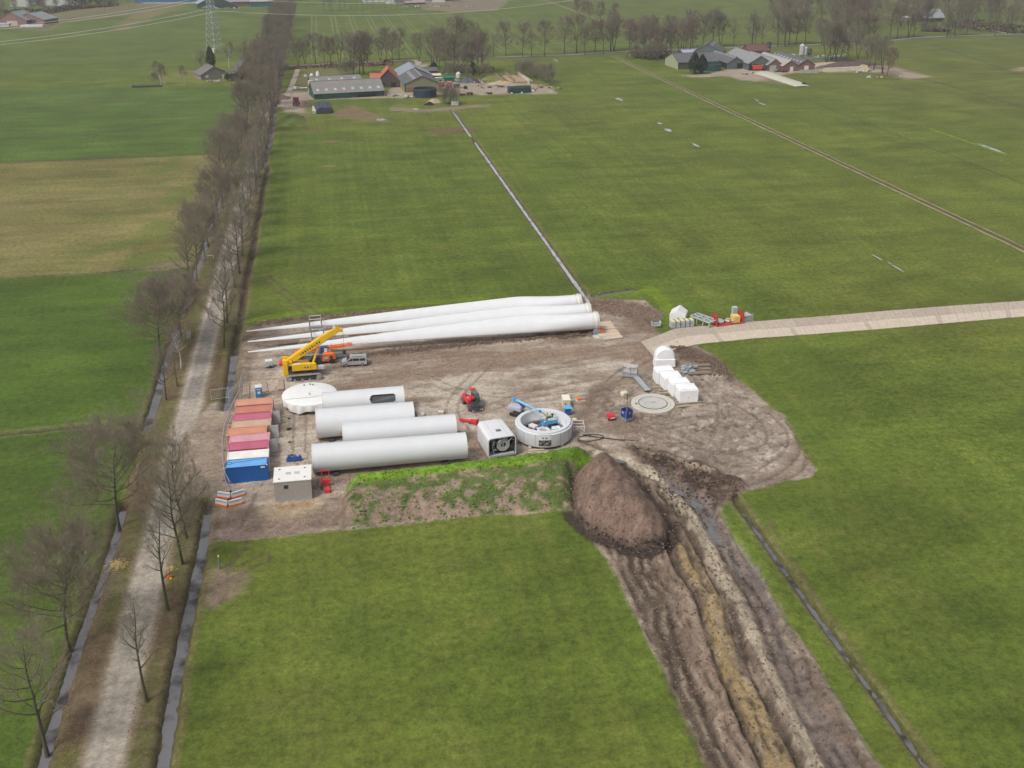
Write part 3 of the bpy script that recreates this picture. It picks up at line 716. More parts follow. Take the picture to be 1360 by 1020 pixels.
def tree_meshes(seed, H, spread, clear=.28, fork=False, twig=.017, dens=1.0, bark=None, twm=None, up=.55, levels=4):
    """trunk mesh (stem and main limbs) and crown mesh (all finer wood)"""
    r = random.Random(seed); big = []; fine = []
    def branch(p, d, L, rad, lvl):
        n = 4 if lvl <= 1 else (3 if lvl == 2 else 2)
        pts = [p]; q = p; dd = d.copy()
        for i in range(n):
            dd = (dd + Vector((r.gauss(0, .13), r.gauss(0, .13), r.gauss(.10 if lvl < 3 else .03, .08)))).normalized()
            q2 = q + dd * (L / n); ra = rad * (1 - .72 * i / n); rb = rad * (1 - .72 * (i + 1) / n)
            (big if lvl <= 1 and rad > .035 else fine).append((*q, *q2, ra, rb)); q = q2; pts.append((q, dd.copy()))
        if lvl >= levels: return
        cnt = [0, 7, 6, 5][min(lvl, 3)] * dens
        cnt = int(cnt) + (1 if r.random() < cnt % 1 else 0)
        for c in range(cnt):
            t = r.uniform(.22, 1.0) ** .85 * n; i = min(int(t), n - 1)
            a, ad = (pts[i], d) if i == 0 else pts[i]
            b_ = pts[i + 1][0]; o = Vector(a).lerp(b_, t - i)
            ax = dd.orthogonal().normalized(); ax.rotate(Matrix.Rotation(r.uniform(0, 6.283), 3, dd))
            nd_ = (dd * .75 + ax * r.uniform(.45, .95) + Vector((0, 0, .18))).normalized()
            branch(o, nd_, L * r.uniform(.36, .58) * (1.25 - .4 * t / n), max(rad * .42, twig * .55), lvl + 1)
    stems = 2 if fork else 1
    for s_ in range(stems):
        lean = Vector((r.gauss(0, .05), r.gauss(0, .05), 1)); 
        if fork: lean = Vector((.22 * (1 if s_ else -1), r.gauss(0, .08), 1))
        lean.normalize(); p = Vector((0, 0, -.15)); q = p; N = 9; tr = H * .0155; pts = [(p, tr * 1.25)]
        dd = lean.copy()
        for i in range(N):
            if i > 1: dd = (dd + Vector((r.gauss(0, .07), r.gauss(0, .07), .12))).normalized()
            q = q + dd * (H * .93 / N); rad = tr * (1 - .86 * ((i + 1) / N) ** .9); pts.append((q, rad))
            big.append((*pts[-2][0], *q, pts[-2][1], rad))
        nb = int(19 * dens / stems + 4)
        for k in range(nb):
            f = clear + (1 - clear) * ((k + r.random()) / nb) ** .9; t = min(f * N, N - .01); i = int(t)
            o = pts[i][0].lerp(pts[i + 1][0], t - i); rad = pts[i][1]
            az = k * 2.399 + r.uniform(-.5, .5)
            g = (f - clear) / (1 - clear)
            prof = (.55 + 1.1 * g - 1.35 * g * g) + .12
            tilt = up * (.55 + .9 * g)
            d = Vector((math.cos(az) * (1 - .35 * g), math.sin(az) * (1 - .35 * g), tilt)).normalized()
            branch(o, d, spread * prof * r.uniform(.75, 1.15) * 1.25, min(rad * .55, .16), 1)
    V, F = prisms(big, 6); tm = np_mesh('trunk', V, F, bark, True)
    V, F = prisms(fine, 3); cm_ = np_mesh('crown', V, F, twm)
    return tm, cm_

bark_d = M('dark grey bark', (.085, .070, .055), .95, .3, 2.5, bump=.03)
bark_g = M('mossy bark', (.085, .085, .045), .95, .3, 2.5, bump=.03)
twig_b = M('brown twigs', (.235, .190, .145), .95, .25, .4)
twig_g = M('grey green twigs', (.225, .20, .14), .95, .25, .4)
twig_r = M('reddish twigs', (.23, .16, .13), .95, .25, .4)
birch = M('pale birch bark', (.52, .50, .46), .8, .2, 2.0)
TREE = {}
for nm, args in {
    'lime': dict(seed=11, H=15, spread=4.6, dens=1.0, bark=bark_d, twm=twig_b),
    'lime2': dict(seed=12, H=16, spread=4.2, dens=.95, clear=.32, bark=bark_d, twm=twig_b, up=.7),
    'ash': dict(seed=23, H=15, spread=4.4, clear=.25, dens=1.0, bark=bark_g, twm=twig_g, up=.8, twig=.022),
    'wide': dict(seed=31, H=14, spread=6.6, clear=.30, bark=bark_d, twm=twig_b, up=.45, dens=1.45),
    'thin': dict(seed=44, H=12, spread=2.4, clear=.35, dens=.75, bark=bark_g, twm=twig_g, up=.9),
    'tall': dict(seed=52, H=21, spread=6.2, clear=.32, dens=1.1, bark=bark_d, twm=twig_b, up=.65, twig=.040),
    'tall2': dict(seed=53, H=20, spread=5.6, clear=.34, dens=1.1, bark=bark_d, twm=twig_g, up=.8, fork=True, twig=.040),
    'beech': dict(seed=61, H=19, spread=5.6, clear=.28, dens=1.15, bark=bark_d, twm=twig_r, up=.6, twig=.042),
    'birch': dict(seed=71, H=12, spread=3.0, clear=.35, bark=birch, twm=twig_r, up=.7, twig=.022),
    'bush': dict(seed=81, H=4.5, spread=3.4, clear=.04, dens=1.3, bark=bark_g, twm=twig_g, up=.8, levels=3, twig=.03),
}.items():
    TREE[nm] = tree_meshes(**args)
TRNG = random.Random(5)
ORD = ('first second third fourth fifth sixth seventh eighth ninth tenth eleventh twelfth thirteenth fourteenth fifteenth sixteenth seventeenth eighteenth nineteenth twentieth '
       'twenty-first twenty-second twenty-third twenty-fourth twenty-fifth twenty-sixth twenty-seventh twenty-eighth twenty-ninth thirtieth thirty-first thirty-second').split()
CNT = {}
def nth(key):
    CNT[key] = CNT.get(key, -1) + 1; return ORD[min(CNT[key], len(ORD) - 1)]
def tree(kind, x, y, sc, label, group=None, name='bare_tree', cat='tree', wide=1.0, lean=None):
    t = thing(name, label, cat, (x, y, max(height(x, y), -.5) if abs(x) < 80 and y < 215 else 0.0), TRNG.uniform(0, 6.28), group)
    t.scale = (sc * wide, sc * wide, sc)
    if lean: t.rotation_euler = (lean[0], lean[1], t.rotation_euler[2])
    tm, cm_ = TREE[kind]
    for nm, me in (('trunk', tm), ('crown', cm_)):
        o = bpy.data.objects.new(nm, me); COL.objects.link(o); o.parent = t
    return t

# near lane trees, one by one as they stand
tree('wide', -31.3, 128.5, 1.03, 'broad bare tree leaning over the left ditch opposite the blue container', cat='tree')
tree('ash', -21.9, 123.9, 1.0, 'slender bare tree right of the lane, nearest the blue container')
tree('ash', -21.8, 118.0, .93, 'thin bare tree on the right verge in front of the slender one')
tree('thin', -22.4, 108.5, 1.15, 'sparse bare tree on the right verge nearest the orange marker')
tree('wide', -32.6, 103.5, .98, 'wide twiggy bare tree over the left ditch at the lower left of the photo')
tree('lime', -31.4, 87.5, .95, 'bare tree on the left verge nearest the camera')
tree('thin', -22.6, 93.0, 1.1, 'young bare tree on the right verge below the ditch marker')
tree('lime', -30.2, 168.4, .62, 'small forked bare tree beside the open end of the left ditch')
tree('thin', -28.9, 173.5, .75, 'short bare sapling on the left verge beside the water')
tree('birch', -29.2, 181.5, .85, 'pale stemmed birch on the left verge next to the grey cabinet', name='birch_tree')
tree('wide', -33.5, 187, .95, 'dense low bare tree at the field edge left of the pale birch')
tree('ash', -22.3, 190.0, .95, 'bare tree with one low side branch on the right verge behind the blade tips')
tree('lime2', -22.6, 203.0, .95, 'bare tree on the right verge next beyond the low branched one')
rs = lambda y: 'long meadow' if y < 470 else 'farm entrance' if y < 590 else 'far tramlined field'
y = 197.0; k = 0
kindsL = ['lime', 'wide', 'ash', 'lime2', 'ash', 'wide', 'lime2']
while y < 905:
    far = y > 380
    seg = ('green field', 'stubble field', 'long green field', 'cottage', 'far fields')[0 if y < 241 else 1 if y < 366 else 2 if y < 455 else 3 if y < 560 else 4]
    k += 1
    if not (205 < y < 213):
        kk = kindsL[k % 7] if not far else ('tall', 'tall2', 'lime2')[k % 3]
        s_ = TRNG.uniform(.78, 1.0) if not far else TRNG.uniform(.72, .92)
        tree(kk, -31.0 + TRNG.uniform(-.8, .8), y, s_, nth('L' + seg) + ' bare tree from near, left verge along the ' + seg, 'left avenue trees along the ' + seg)
    if y > 215 or True:
        kk = kindsL[(k + 3) % 7] if not far else ('tall2', 'tall', 'lime')[k % 3]
        if kk == 'wide': kk = 'ash'
        s_ = TRNG.uniform(.75, .98) if not far else TRNG.uniform(.72, .92)
        if y > 212: tree(kk, -22.6 + TRNG.uniform(-.7, .6), y + 4, s_, nth('R' + rs(y)) + ' bare tree from near, right verge along the ' + rs(y),
             'right avenue trees along the ' + ('long meadow' if y < 470 else 'farm entrance' if y < 590 else 'far tramlined field'))
    y += TRNG.uniform(10, 13.5) if not far else TRNG.uniform(13.5, 17)

# trees along the country road: (u of the stem in the photo survey) turned into metres
ROAD = [(-20.2, 592.0), (73.8, 607.6), (142.2, 612.8), (187.2, 623.2), (269.0, 632.1), (349.7, 638.6), (400.4, 661.0), (483.1, 665.3), (700, 690)]
def road_y(x):
    for a, b in zip(ROAD, ROAD[1:]):
        if a[0] <= x <= b[0]: return a[1] + (b[1] - a[1]) * (x - a[0]) / (b[0] - a[0])
    return ROAD[-1][1]
ROWX = [(-12.9, 597.0), (-9.2, 596.3), (-3.4, 598.4), (1.2, 600.8), (5.0, 600.1), (9.6, 602.5), (15.6, 604.7), (20.8, 607.0), (24.2, 606.4), (31.6, 608.4), (35.9, 607.6), (38.8, 607.1), (43.8, 609.6), (54.4, 611.1), (63.4, 612.9), (67.7, 612.1), (76.3, 610.6), (82.9, 612.9), (87.7, 612.0), (97.8, 613.7), (107.1, 615.5), (115.5, 614.0), (120.1, 616.8), (129.8, 615.0), (142.6, 616.4), (151.4, 618.4), (153.7, 618.0), (162.2, 620.2), (167.2, 623.1), (174.4, 621.8), (177.1, 621.3), (184.5, 623.7), (188.6, 623.0), (193.8, 625.9), (198.3, 625.1), (204.1, 627.9), (213.7, 626.2), (220.5, 628.9), (229.7, 631.2), (235.3, 630.2), (243.2, 632.7), (248.8, 631.7), (257.8, 634.2), (265.8, 632.7), (272.0, 635.7), (276.3, 634.9), (284.1, 637.7), (289.3, 636.7), (295.8, 639.7), (301.6, 638.7), (308.2, 641.8), (315.9, 640.4), (323.1, 643.4), (328.4, 642.4), (335.8, 645.4), (343.1, 644.1), (349.6, 647.3), (354.0, 646.5), (375.2, 651.7), (383.0, 654.8), (392.4, 657.7), (399.4, 661.2), (418.6, 662.4), (431.0, 665.0), (441.2, 663.1), (456.9, 665.2), (472.7, 667.2)]
for i, (x, yy) in enumerate(ROWX):
    kk = ('tall', 'tall2', 'lime2', 'tall', 'beech', 'tall2')[TRNG.randrange(6)]
    s_ = TRNG.uniform(.78, 1.08) * (.80 if x < 60 else 1.0)
    where = 'behind the first farm' if x < 130 else 'between the two farms' if x < 200 else 'behind the second farm' if x < 330 else 'along the right end of the road'
    tree(kk, x + TRNG.uniform(-1, 1), road_y(x) + (4.5 if TRNG.random() < .55 else -4.5), s_, nth(where) + ' tall roadside tree from the left, ' + where, 'country road trees ' + where)
# clump of trees round and behind the farms
def clump(pts, kinds, s0, s1, label, group, **kw):
    for i, (x, yy) in enumerate(pts):
        tree(kinds[i % len(kinds)], x, yy, TRNG.uniform(s0, s1), nth(label) + ' from the left, ' + label, group, **kw)
clump([(15.4, 550.7), (20.5, 552.5), (18.7, 555.7)], ['tall', 'tall2'], .8, 1.0, 'tall bare tree standing behind the long grey barn', 'trees behind the long grey barn')
clump([(58.3, 565.8), (61.2, 562.3), (64.1, 556.0), (68.5, 552.3), (71.3, 549.0), (72.9, 543.1), (76.4, 548.1), (79.5, 544.7), (83.1, 552.6)], ['tall2', 'lime2', 'beech', 'tall'], .75, 1.0, 'bare tree in the thicket behind the machinery yard', 'thicket trees behind the machinery yard')
clump([(185.7, 608.6), (186.6, 597.7), (192.8, 607.3), (190.0, 586.7), (196.9, 599.4), (200.4, 598.8), (206.2, 604.9), (213.0, 611.1), (213.0, 600.1), (219.3, 609.9)], ['beech', 'tall2', 'tall'], .8, 1.05, 'tall bare tree in the clump left of the second farm', 'clump left of the second farm')
clump([(179.3, 588.6), (180.8, 581.6), (184.6, 580.9), (189.3, 580.0), (195.4, 589.1)], ['bush', 'bush'], 1.0, 1.6, 'tangled shrub edging the clump beside the second farm', 'shrubs left of the second farm', name='bare_shrub', cat='shrub')
for u in [(280.3, 553.8), (287.7, 562.3), (287.2, 555.8), (294.4, 564.5), (293.1, 554.7), (304.2, 562.7), (303.9, 573.1)]:
    tree(('lime2', 'ash', 'tall2')[TRNG.randrange(3)], u[0], u[1], TRNG.uniform(.85, 1.1), nth('bare tree b') + ' from the left, ' + 'bare tree behind the silage walls of the second farm', 'trees behind the silage walls')
for u, s_ in [((290.2, 524.1), .95), ((291.5, 520.9), 1.0), ((289.2, 507.0), 1.05), ((288.7, 501.5), .8)]:
    tree('tall2' if s_ > .9 else 'beech', u[0], u[1], s_ * .85, nth('bare tree l') + ' from the left, ' + 'leaning bare tree by the silage heap', 'leaning trees by the silage heap', lean=(0, .16))
# wood and gardens in the upper right
for i in range(30):
    u = TRNG.uniform(0, 1); x = 405 + u * 290; yy = 698 + TRNG.uniform(0, 40) + u * 10
    tree(('tall', 'tall2', 'beech', 'lime2')[i % 4], x, yy, TRNG.uniform(.9, 1.25), 'tall bare tree at the near edge of the wood in the upper right', 'wood at the upper right')
for i in range(14):
    x = 325 + TRNG.uniform(0, 85); yy = 705 + TRNG.uniform(0, 90)
    tree(('tall', 'beech', 'tall2')[i % 3], x, yy, TRNG.uniform(.9, 1.2), 'tall bare tree round the garden of the grey roofed cottage', 'garden trees round the grey roofed cottage')
clump([(442.0, 714.3), (432.0, 694.8), (430.2, 705.6), (438.4, 693.6), (437.9, 683.5), (447.6, 686.8)], ['bush'], .9, 1.3, 'low bare garden shrub by the country road', 'garden shrubs by the country road', name='bare_shrub', cat='shrub')
# the depth of that wood and the hamlet's trees beyond count read as one mass
low = [tree_meshes(seed=90 + k, H=21, spread=5.6, clear=.3, bark=bark_d, twm=twig_b, up=.65, twig=.05, levels=3, dens=1.25) for k in range(2)]
def mass(name, spots, s0, s1, label, m):
    V = []; F = []; b0 = 0
    for i, (x, y) in enumerate(spots):
        for me in low[i % 2]:
            n = len(me.vertices); v = np.empty(n * 3, np.float32); me.vertices.foreach_get('co', v); v = v.reshape(-1, 3) * TRNG.uniform(s0, s1)
            a = TRNG.uniform(0, 6.28); c_, s_ = math.cos(a), math.sin(a); v = np.column_stack([v[:, 0] * c_ - v[:, 1] * s_ + x, v[:, 0] * s_ + v[:, 1] * c_ + y, v[:, 2]])
            f = np.empty(len(me.loops), np.int32); me.loops.foreach_get('vertex_index', f); V.append(v); F.append(f.reshape(-1, 4) + b0); b0 += n
    o = bpy.data.objects.new(name, np_mesh(name, np.concatenate(V), np.concatenate(F), m)); COL.objects.link(o); tag(o, label, 'wood', kind='stuff')
mass('wood', [(405 + TRNG.uniform(0, 300), 745 + TRNG.uniform(0, 130)) for _ in range(85)], .9, 1.25, 'dense bare wood filling the upper right corner', twig_b)
mass('far_copse', [(-235 + TRNG.uniform(-170, 70), 1010 + TRNG.uniform(-60, 140)) for _ in range(22)], .45, .8, 'bare trees massed among the far hamlet at the upper left', twig_b)
# along the lane across the tramlined field and the far left hamlet
for x, yy in [(17.7, 947.0), (21.8, 954.1), (27.1, 953.1), (32.6, 960.1), (37.9, 959.1), (41.8, 958.4), (47.5, 965.4), (52.8, 964.5), (58.1, 963.5), (64.0, 970.7), (69.4, 969.7), (76.1, 968.5), (7.9, 941.1), (3.4, 941.9)]:
    tree('thin', x, yy, .95, nth('slim young ') + ' from the left, ' + 'slim young tree beyond the tramlined field', 'young trees beyond the tramlined field')
tree('tall', *(9.8, 940.7), .9, 'taller bare tree standing out of the young row beyond the tramlined field')
for u in [(221.4, 976.5), (207.9, 854.5), (210.2, 840.5), (210.3, 821.0), (213.8, 801.6), (224.1, 799.8)]:
    tree('beech', u[0], u[1], TRNG.uniform(.6, .8), nth('bare tree a') + ' from the left, ' + 'bare tree along the ditch beyond the country road', 'trees along the ditch beyond the country road')
for i in range(9):
    p = (-235 + TRNG.uniform(-150, 60), 1010 + TRNG.uniform(-60, 120))
    tree(('lime2', 'ash', 'beech')[i % 3], p[0], p[1], TRNG.uniform(.45, .75), 'small bare tree among the far hamlet houses at the upper left', 'far hamlet trees')
for p in [(-254.5, 937.7), (-249.6, 950.7), (-237.2, 948.5), (-243.9, 884.0), (-219.6, 917.9)]:
    tree('ash', p[0], p[1], .8, 'bare tree behind the brick houses at the upper left', 'trees behind the brick houses')
# cottage garden on the left
tree('birch', *(-78.9, 534.0), .95, 'white stemmed birch at the left end of the cottage garden', name='birch_tree')
tree('birch', *(-77.4, 536.2), .8, 'second birch close beside the one at the end of the cottage garden', name='birch_tree')
tree('birch', *(-67.9, 534.5), .75, 'lone white birch in the middle of the cottage lawn', name='birch_tree')
tree('birch', *(-50.8, 591.4), 1.1, 'tall white stemmed birch between the pylon and the cottage', name='birch_tree')
tree('ash', *(-61.8, 564.6), .8, 'bare garden tree left of the ivy covered trunk')
tree('lime', *(-41.5, 589.8), .95, 'round crowned bare tree right of the cottage')
tree('bush', *(-81.8, 537.0), .9, 'shrub at the left end of the cottage garden', name='bare_shrub', cat='shrub')
clump([(51.6, 455.7), (53.9, 455.3), (55.6, 453.0)], ['bush'], 1.0, 1.3, 'bare bush beside the black slurry tank', 'bushes by the slurry tank', name='bare_shrub', cat='shrub')
clump([(9.7, 554.5), (12.3, 551.3), (14.7, 553.6)], ['bush'], .9, 1.2, 'dark bare bush behind the long grey barn', 'bushes behind the long grey barn', name='bare_shrub', cat='shrub')
clump([(100.4, 527.3), (103.0, 526.8), (105.2, 523.8), (106.4, 518.3), (107.7, 512.9), (108.9, 507.7), (108.8, 500.3), (100.3, 535.4), (106.1, 534.4)], ['bush', 'bush'], 1.0, 1.6, 'bramble and bare shrub at the end of the silage clamps', 'shrubs at the end of the silage clamps', name='bare_shrub', cat='shrub')
clump([(64.8, 541.8), (69.1, 538.3), (73.0, 532.2), (79.1, 533.8), (82.1, 530.6)], ['bush'], .9, 1.3, 'dark undergrowth behind the machinery yard', 'undergrowth behind the machinery yard', name='bare_shrub', cat='shrub')

# evergreens: leaf clumps spread through a crown volume on a trunk
def evergreen_mesh(seed, n, h, r, size):
    rnd = np.random.RandomState(seed); V = []; F = []
    cl = rnd.normal(size=(n, 3)); cl /= np.linalg.norm(cl, axis=1, keepdims=True)
    rad = rnd.uniform(.35, 1.0, (n, 1)) ** .6
    p = cl * rad * np.array([r, r, h / 2]) + [0, 0, h / 2 + .6]
    taper = 1 - .55 * np.clip(p[:, 2] / h, 0, 1) ** 1.6; p[:, 0] *= taper; p[:, 1] *= taper
    lump = np.sin(p[:, 0] * 1.7 + seed) * np.cos(p[:, 1] * 1.9) * .35; p += cl * lump[:, None]
    for k in range(3):
        a = rnd.normal(size=(n, 3)); a /= np.linalg.norm(a, axis=1, keepdims=True); b = np.cross(a, rnd.normal(size=(n, 3))); b /= np.linalg.norm(b, axis=1, keepdims=True)
        s = size * rnd.uniform(.5, 1.3, (n, 1)); V.append(np.stack([p - a * s, p + b * s * .6, p + a * s, p - b * s * .6], 1).reshape(-1, 3) + rnd.normal(0, size * .4, (n, 1, 3)).repeat(4, 1).reshape(-1, 3))
    V = np.concatenate(V); F = np.arange(len(V)).reshape(-1, 4)
    return V, F
needle = M('dark evergreen foliage', (.030, .048, .022), .9, .4, .8)
ivy = M('ivy foliage', (.045, .072, .020), .85, .4, .8)
def evergreen(x, y, h, r, seed, label, mat=needle, size=.35, n=900, name='evergreen_tree', cat='tree', group=None):
    t = thing(name, label, cat, (x, y, 0), 0, group)
    MB().tube([(0, 0, -.2), (0, 0, h * .5), (.1, 0, h * .9)], [.28, .18, .04], 6).build('trunk', bark_d, t)
    V, F = evergreen_mesh(seed, n, h, r, size); o = bpy.data.objects.new('crown', np_mesh('crown', V, F, mat)); COL.objects.link(o); o.parent = t
    return t
evergreen(*(191.7, 524.5), 10.5, 4.2, 1, 'large dark conifer in front of the green walled shed, left of the pair')
evergreen(*(195.6, 523.8), 9.5, 3.6, 2, 'dark conifer beside the green slurry tank, right of the pair')
evergreen(*(474.3, 773.5), 15, 3.6, 3, 'pointed dark conifer behind the grey roofed cottage', n=700)
evergreen(*(-58.8, 578.1), 13, 3.0, 4, 'ivy covered tree trunk with yellowish top behind the cottage', ivy, .4, 700, name='ivy_covered_tree')
for i, p in enumerate([(-47.7, 543.5), (-45.8, 543.1), (-44.3, 542.9)]): evergreen(p[0], p[1], 3.2, 2.0, 10 + i, 'dark green clipped shrub against the cottage wall', ivy, .3, 350, 'evergreen_shrub', 'shrub', 'shrubs against the cottage')
for i, p in enumerate([(-43.0, 545.2), (-41.1, 544.9)]): evergreen(p[0], p[1], 3.4, 1.8, 20 + i, 'dark green shrub against the brick outbuilding', needle, .3, 350, 'evergreen_shrub', 'shrub', 'shrubs against the outbuilding')
evergreen(*(57.5, 554.3), 5, 2.5, 30, 'dark evergreen bush behind the blue grey shed', needle, .35, 400, 'evergreen_shrub', 'shrub')
evergreen(*(76.4, 539.7), 6.5, 2.2, 31, 'dark evergreen among the thicket behind the machinery yard', needle, .35, 400, 'evergreen_shrub', 'shrub')

# ------------------------------------------------------------ building site
white = M('white gelcoat', (.66, .67, .685), .35, .035, .5)
offw = M('off white paint', (.66, .665, .66), .45, .06, .6, dirt=.12)
towp = M('light grey tower paint', (.61, .625, .64), .38, .03, .4, dirt=.05)
flang = M('pale zinc flange', (.62, .60, .55), .5, .1, 2)
tarp = M('white tarpaulin', (.73, .73, .72), .6, .05, .9, bump=.05)
foil = M('white shrink wrap', (.82, .83, .84), .38, .05, 1.2, bump=.05)
dark = M('black rubber', (.022, .022, .024), .8, .3, 3)
steel = M('galvanised steel', (.36, .38, .40), .45, .15, 2, metal=.35)
dsteel = M('dark steel', (.06, .062, .068), .6, .25, 2)
yel = M('crane yellow paint', (.78, .47, .006), .4, .07, .8, dirt=.10)
red = M('machine red paint', (.62, .028, .045), .4, .10, 1, dirt=.06)
ora = M('machine orange paint', (.82, .16, .018), .45, .12, 1, dirt=.12)
blu = M('lift blue paint', (.04, .27, .62), .4, .10, 1, dirt=.05)
glass = M('dark cab glass', (.03, .045, .05), .08, .1, 1)
wood = M('weathered timber', (.36, .29, .21), .9, .22, 2.2, bump=.02)
woodn = M('fresh plywood', (.60, .44, .30), .85, .12, 1.2)
conc = M('pale concrete slab', (.50, .48, .42), .9, .10, 1.4, dirt=.15)
chrome = M('bright sheet steel', (.62, .64, .66), .3, .08, 2, metal=.5)

# --- turbine blades
def blade(name, label, xr, yr, seed, lift=.55):
    t = thing(name, label, 'turbine blade', (xr, yr, 0), R(.9), 'turbine blades lying beside the yard')
    L = 67.2; NS, NC = 46, 28; V = []
    for i in range(NS + 1):
        s = i / NS; x = -L * s
        root = 1 - sstep(.03, .20, np.array(s))
        chord = float(3.3 + .55 * sstep(.02, .19, np.array(s))) if s < .19 else (3.85 - .26) * (1 - (s - .19) / .81) ** 1.08 + .26
        thick = float(root) * 3.3 + (1 - float(root)) * chord * (.50 - .30 * min(1, (s - .05) / .5))
        ang = R(44 + 12 * s)
        zc = 2.0 + lift - .95 * s ** .8 + .15 * math.sin(s * 3.1); yc = -.7 * s * s + .2 * math.sin(s * 3)
        if s > .97: chord *= .8; thick *= .7
        for k in range(NC):
            a = 2 * math.pi * k / NC
            ca, sa = math.cos(a), math.sin(a)
            u = ca * chord / 2
            v = sa * thick / 2 * (1 if root > .98 else (1 - (1 - float(root)) * .55 * max(0, ca) ** 1.1) )
            u += (1 - float(root)) * chord * .12
            V.append((x, yc + u * math.cos(ang) - v * math.sin(ang), zc + u * math.sin(ang) + v * math.cos(ang)))
    F = [(i * NC + k, i * NC + (k + 1) % NC, (i + 1) * NC + (k + 1) % NC, (i + 1) * NC + k) for i in range(NS) for k in range(NC)]
    F.append(tuple(NS * NC + k for k in range(NC)))
    MB().add(V, F).build('blade_shell', white, t, smooth=True)
    rot = Matrix.Translation((0, 0, 2.0 + lift)) @ Matrix.Rotation(R(90), 4, 'Y')
    MB().lathe([(1.60, -.05), (1.86, -.05), (1.86, .18), (1.80, .18), (1.78, .55), (1.60, .55)], 36).xf(rot).build('root_flange', flang, t, smooth=True)
    MB().lathe([(1.66, -.75), (1.69, -.75), (1.69, -.55), (1.66, -.55)], 36).xf(rot).build('root_band', M('pale yellow band', (.62, .60, .48), .6, .1, 2), t, smooth=True)
    MB().lathe([(0, .50), (1.62, .50), (1.62, .40)], 36).xf(rot).build('end_cover', M('grey end cover', (.42, .43, .44), .6, .1, 2), t)
    MB().box((0.1, 0, .32), (1.4, 2.9, .64)).box((.1, -1.2, .9), (1.2, .5, .7)).box((.1, 1.2, .9), (1.2, .5, .7)).build('root_cradle', M('grey cradle steel', (.30, .31, .33), .6, .15, 2), t)
    return t
blade('turbine_blade', 'white turbine blade farthest from the camera, its root touching the meadow edge', 49.1, 195.5, 1)
blade('turbine_blade', 'middle white turbine blade, lying between the other two', 49.7, 190.0, 2)
blade('turbine_blade', 'white turbine blade nearest the camera, with an orange block under its root', 50.0, 184.9, 3)
box('jacking_block', (0, 0, .5), (1.5, 1.2, 1.0), ora).location = (*(50.82, 184.16), 0)
tag(bpy.data.objects['jacking_block'], 'orange steel block under the root of the nearest blade', 'block')
tag(MB().box((0, 0, .15), (2.6, 1.8, .3)).box((.3, 0, .45), (1.2, 1.4, .3)).build('concrete_pad', conc), 'pale concrete block in front of the orange one by the blade root', 'block').location = (*(50.41, 182.04), 0)
def rack(x, y, h, label):
    t = thing('blade_rack', label, 'rack', (x, y, 0), 0, 'steel racks round the blade tips')
    for sx in (-1.15, 1.15):
        for sy in (-1.0, 1.0): MB().tube([(sx, sy, 0), (sx, sy, h)], .11, 4).build('post', steel, t)
        MB().tube([(sx, -1, .2), (sx, 1, .2)], .10, 4).tube([(sx, -1, h - .3), (sx, 1, h - .3)], .10, 4).tube([(sx, -1, .2), (sx, 1, h - .3)], .05, 4).build('side_brace', steel, t)
    MB().tube([(-1.15, 1, h), (1.15, 1, h)], .10, 4).tube([(-1.15, -1, h), (1.15, -1, h)], .10, 4).tube([(-1.15, -1, .5), (1.15, -1, .5)], .08, 4).tube([(-1.15, 1, .5), (1.15, 1, .5)], .08, 4).build('cross_beam', steel, t)
    for sx in (-.8, .8): box('saddle', (sx, 0, .75), (.3, 1.9, .35), steel, t)
rack(-4.7, 194.0, 3.5, 'galvanised rack gripping the farthest blade near its tip')
rack(-4.3, 188.6, 3.5, 'galvanised rack gripping the middle blade near its tip')
rack(-3.0, 183.4, 2.2, 'low galvanised rack under the nearest blade, behind the yellow boom')
for (u, v, w, d, rz, lb) in [(416, 452, 5.5, 1.1, 2, 'grey timber mat lying between the two farther blades, left of the rack'), (418, 459, 5.0, 1.1, 2, 'second grey timber mat in front of the first, between the blades'),
                             (485, 443, 6.5, 1.2, 3, 'reddish timber mat under the middle blade right of the boom tip'), (382, 457, 3.6, 1.4, 4, 'dark timber mat between the blades left of the grey ones')]:
    pass
def mat_(x, y, w, d, rz, label, m=wood, group=None):
    """bog mat of separate beams bolted side by side, beams run along d"""
    t = thing('timber_mat', label, 'mat', (x, y, max(height(x, y), 0) + .03), R(rz), group)
    n = max(3, int(round(w / .3)))
    me = None
    for k in range(n):
        if me is None:
            o = box('beam', (0, 0, .10), (w / n - .035, d, .20), m, t); me = o.data
        else:
            o = bpy.data.objects.new('beam', me); COL.objects.link(o); o.parent = t
        o.location = (-w / 2 + w / n * (k + .5), 0, TRNG.uniform(-.012, .012))
    return t
mat_(*(-5.29, 190.70), 1.1, 5.2, 92, 'grey timber mat lying between the farther blades, left of the rack')
mat_(*(-5.00, 187.96), 1.1, 5.0, 92, 'second grey timber mat just in front of the first between the blades')
mat_(*(4.75, 192.45), 1.2, 6.5, 93, 'reddish timber mat under the middle blade right of the boom tip', M('reddish timber', (.40, .24, .17), .9, .2, 2))
mat_(*(-10.19, 190.03), 1.5, 3.6, 92, 'dark timber mat between the blade tips', M('dark wet timber', (.17, .13, .10), .9, .2, 2))
mat_(*(-16.86, 169.80), 1.15, 4.6, 3, 'timber mat nearest the ditch end, left of the blue toilet')
mat_(*(-13.78, 170.34), 1.05, 4.6, 5, 'timber mat right behind the blue toilet')
mat_(*(-10.93, 170.78), 1.05, 4.8, 2, 'timber mat left of the crawler crane, beside the white disc')

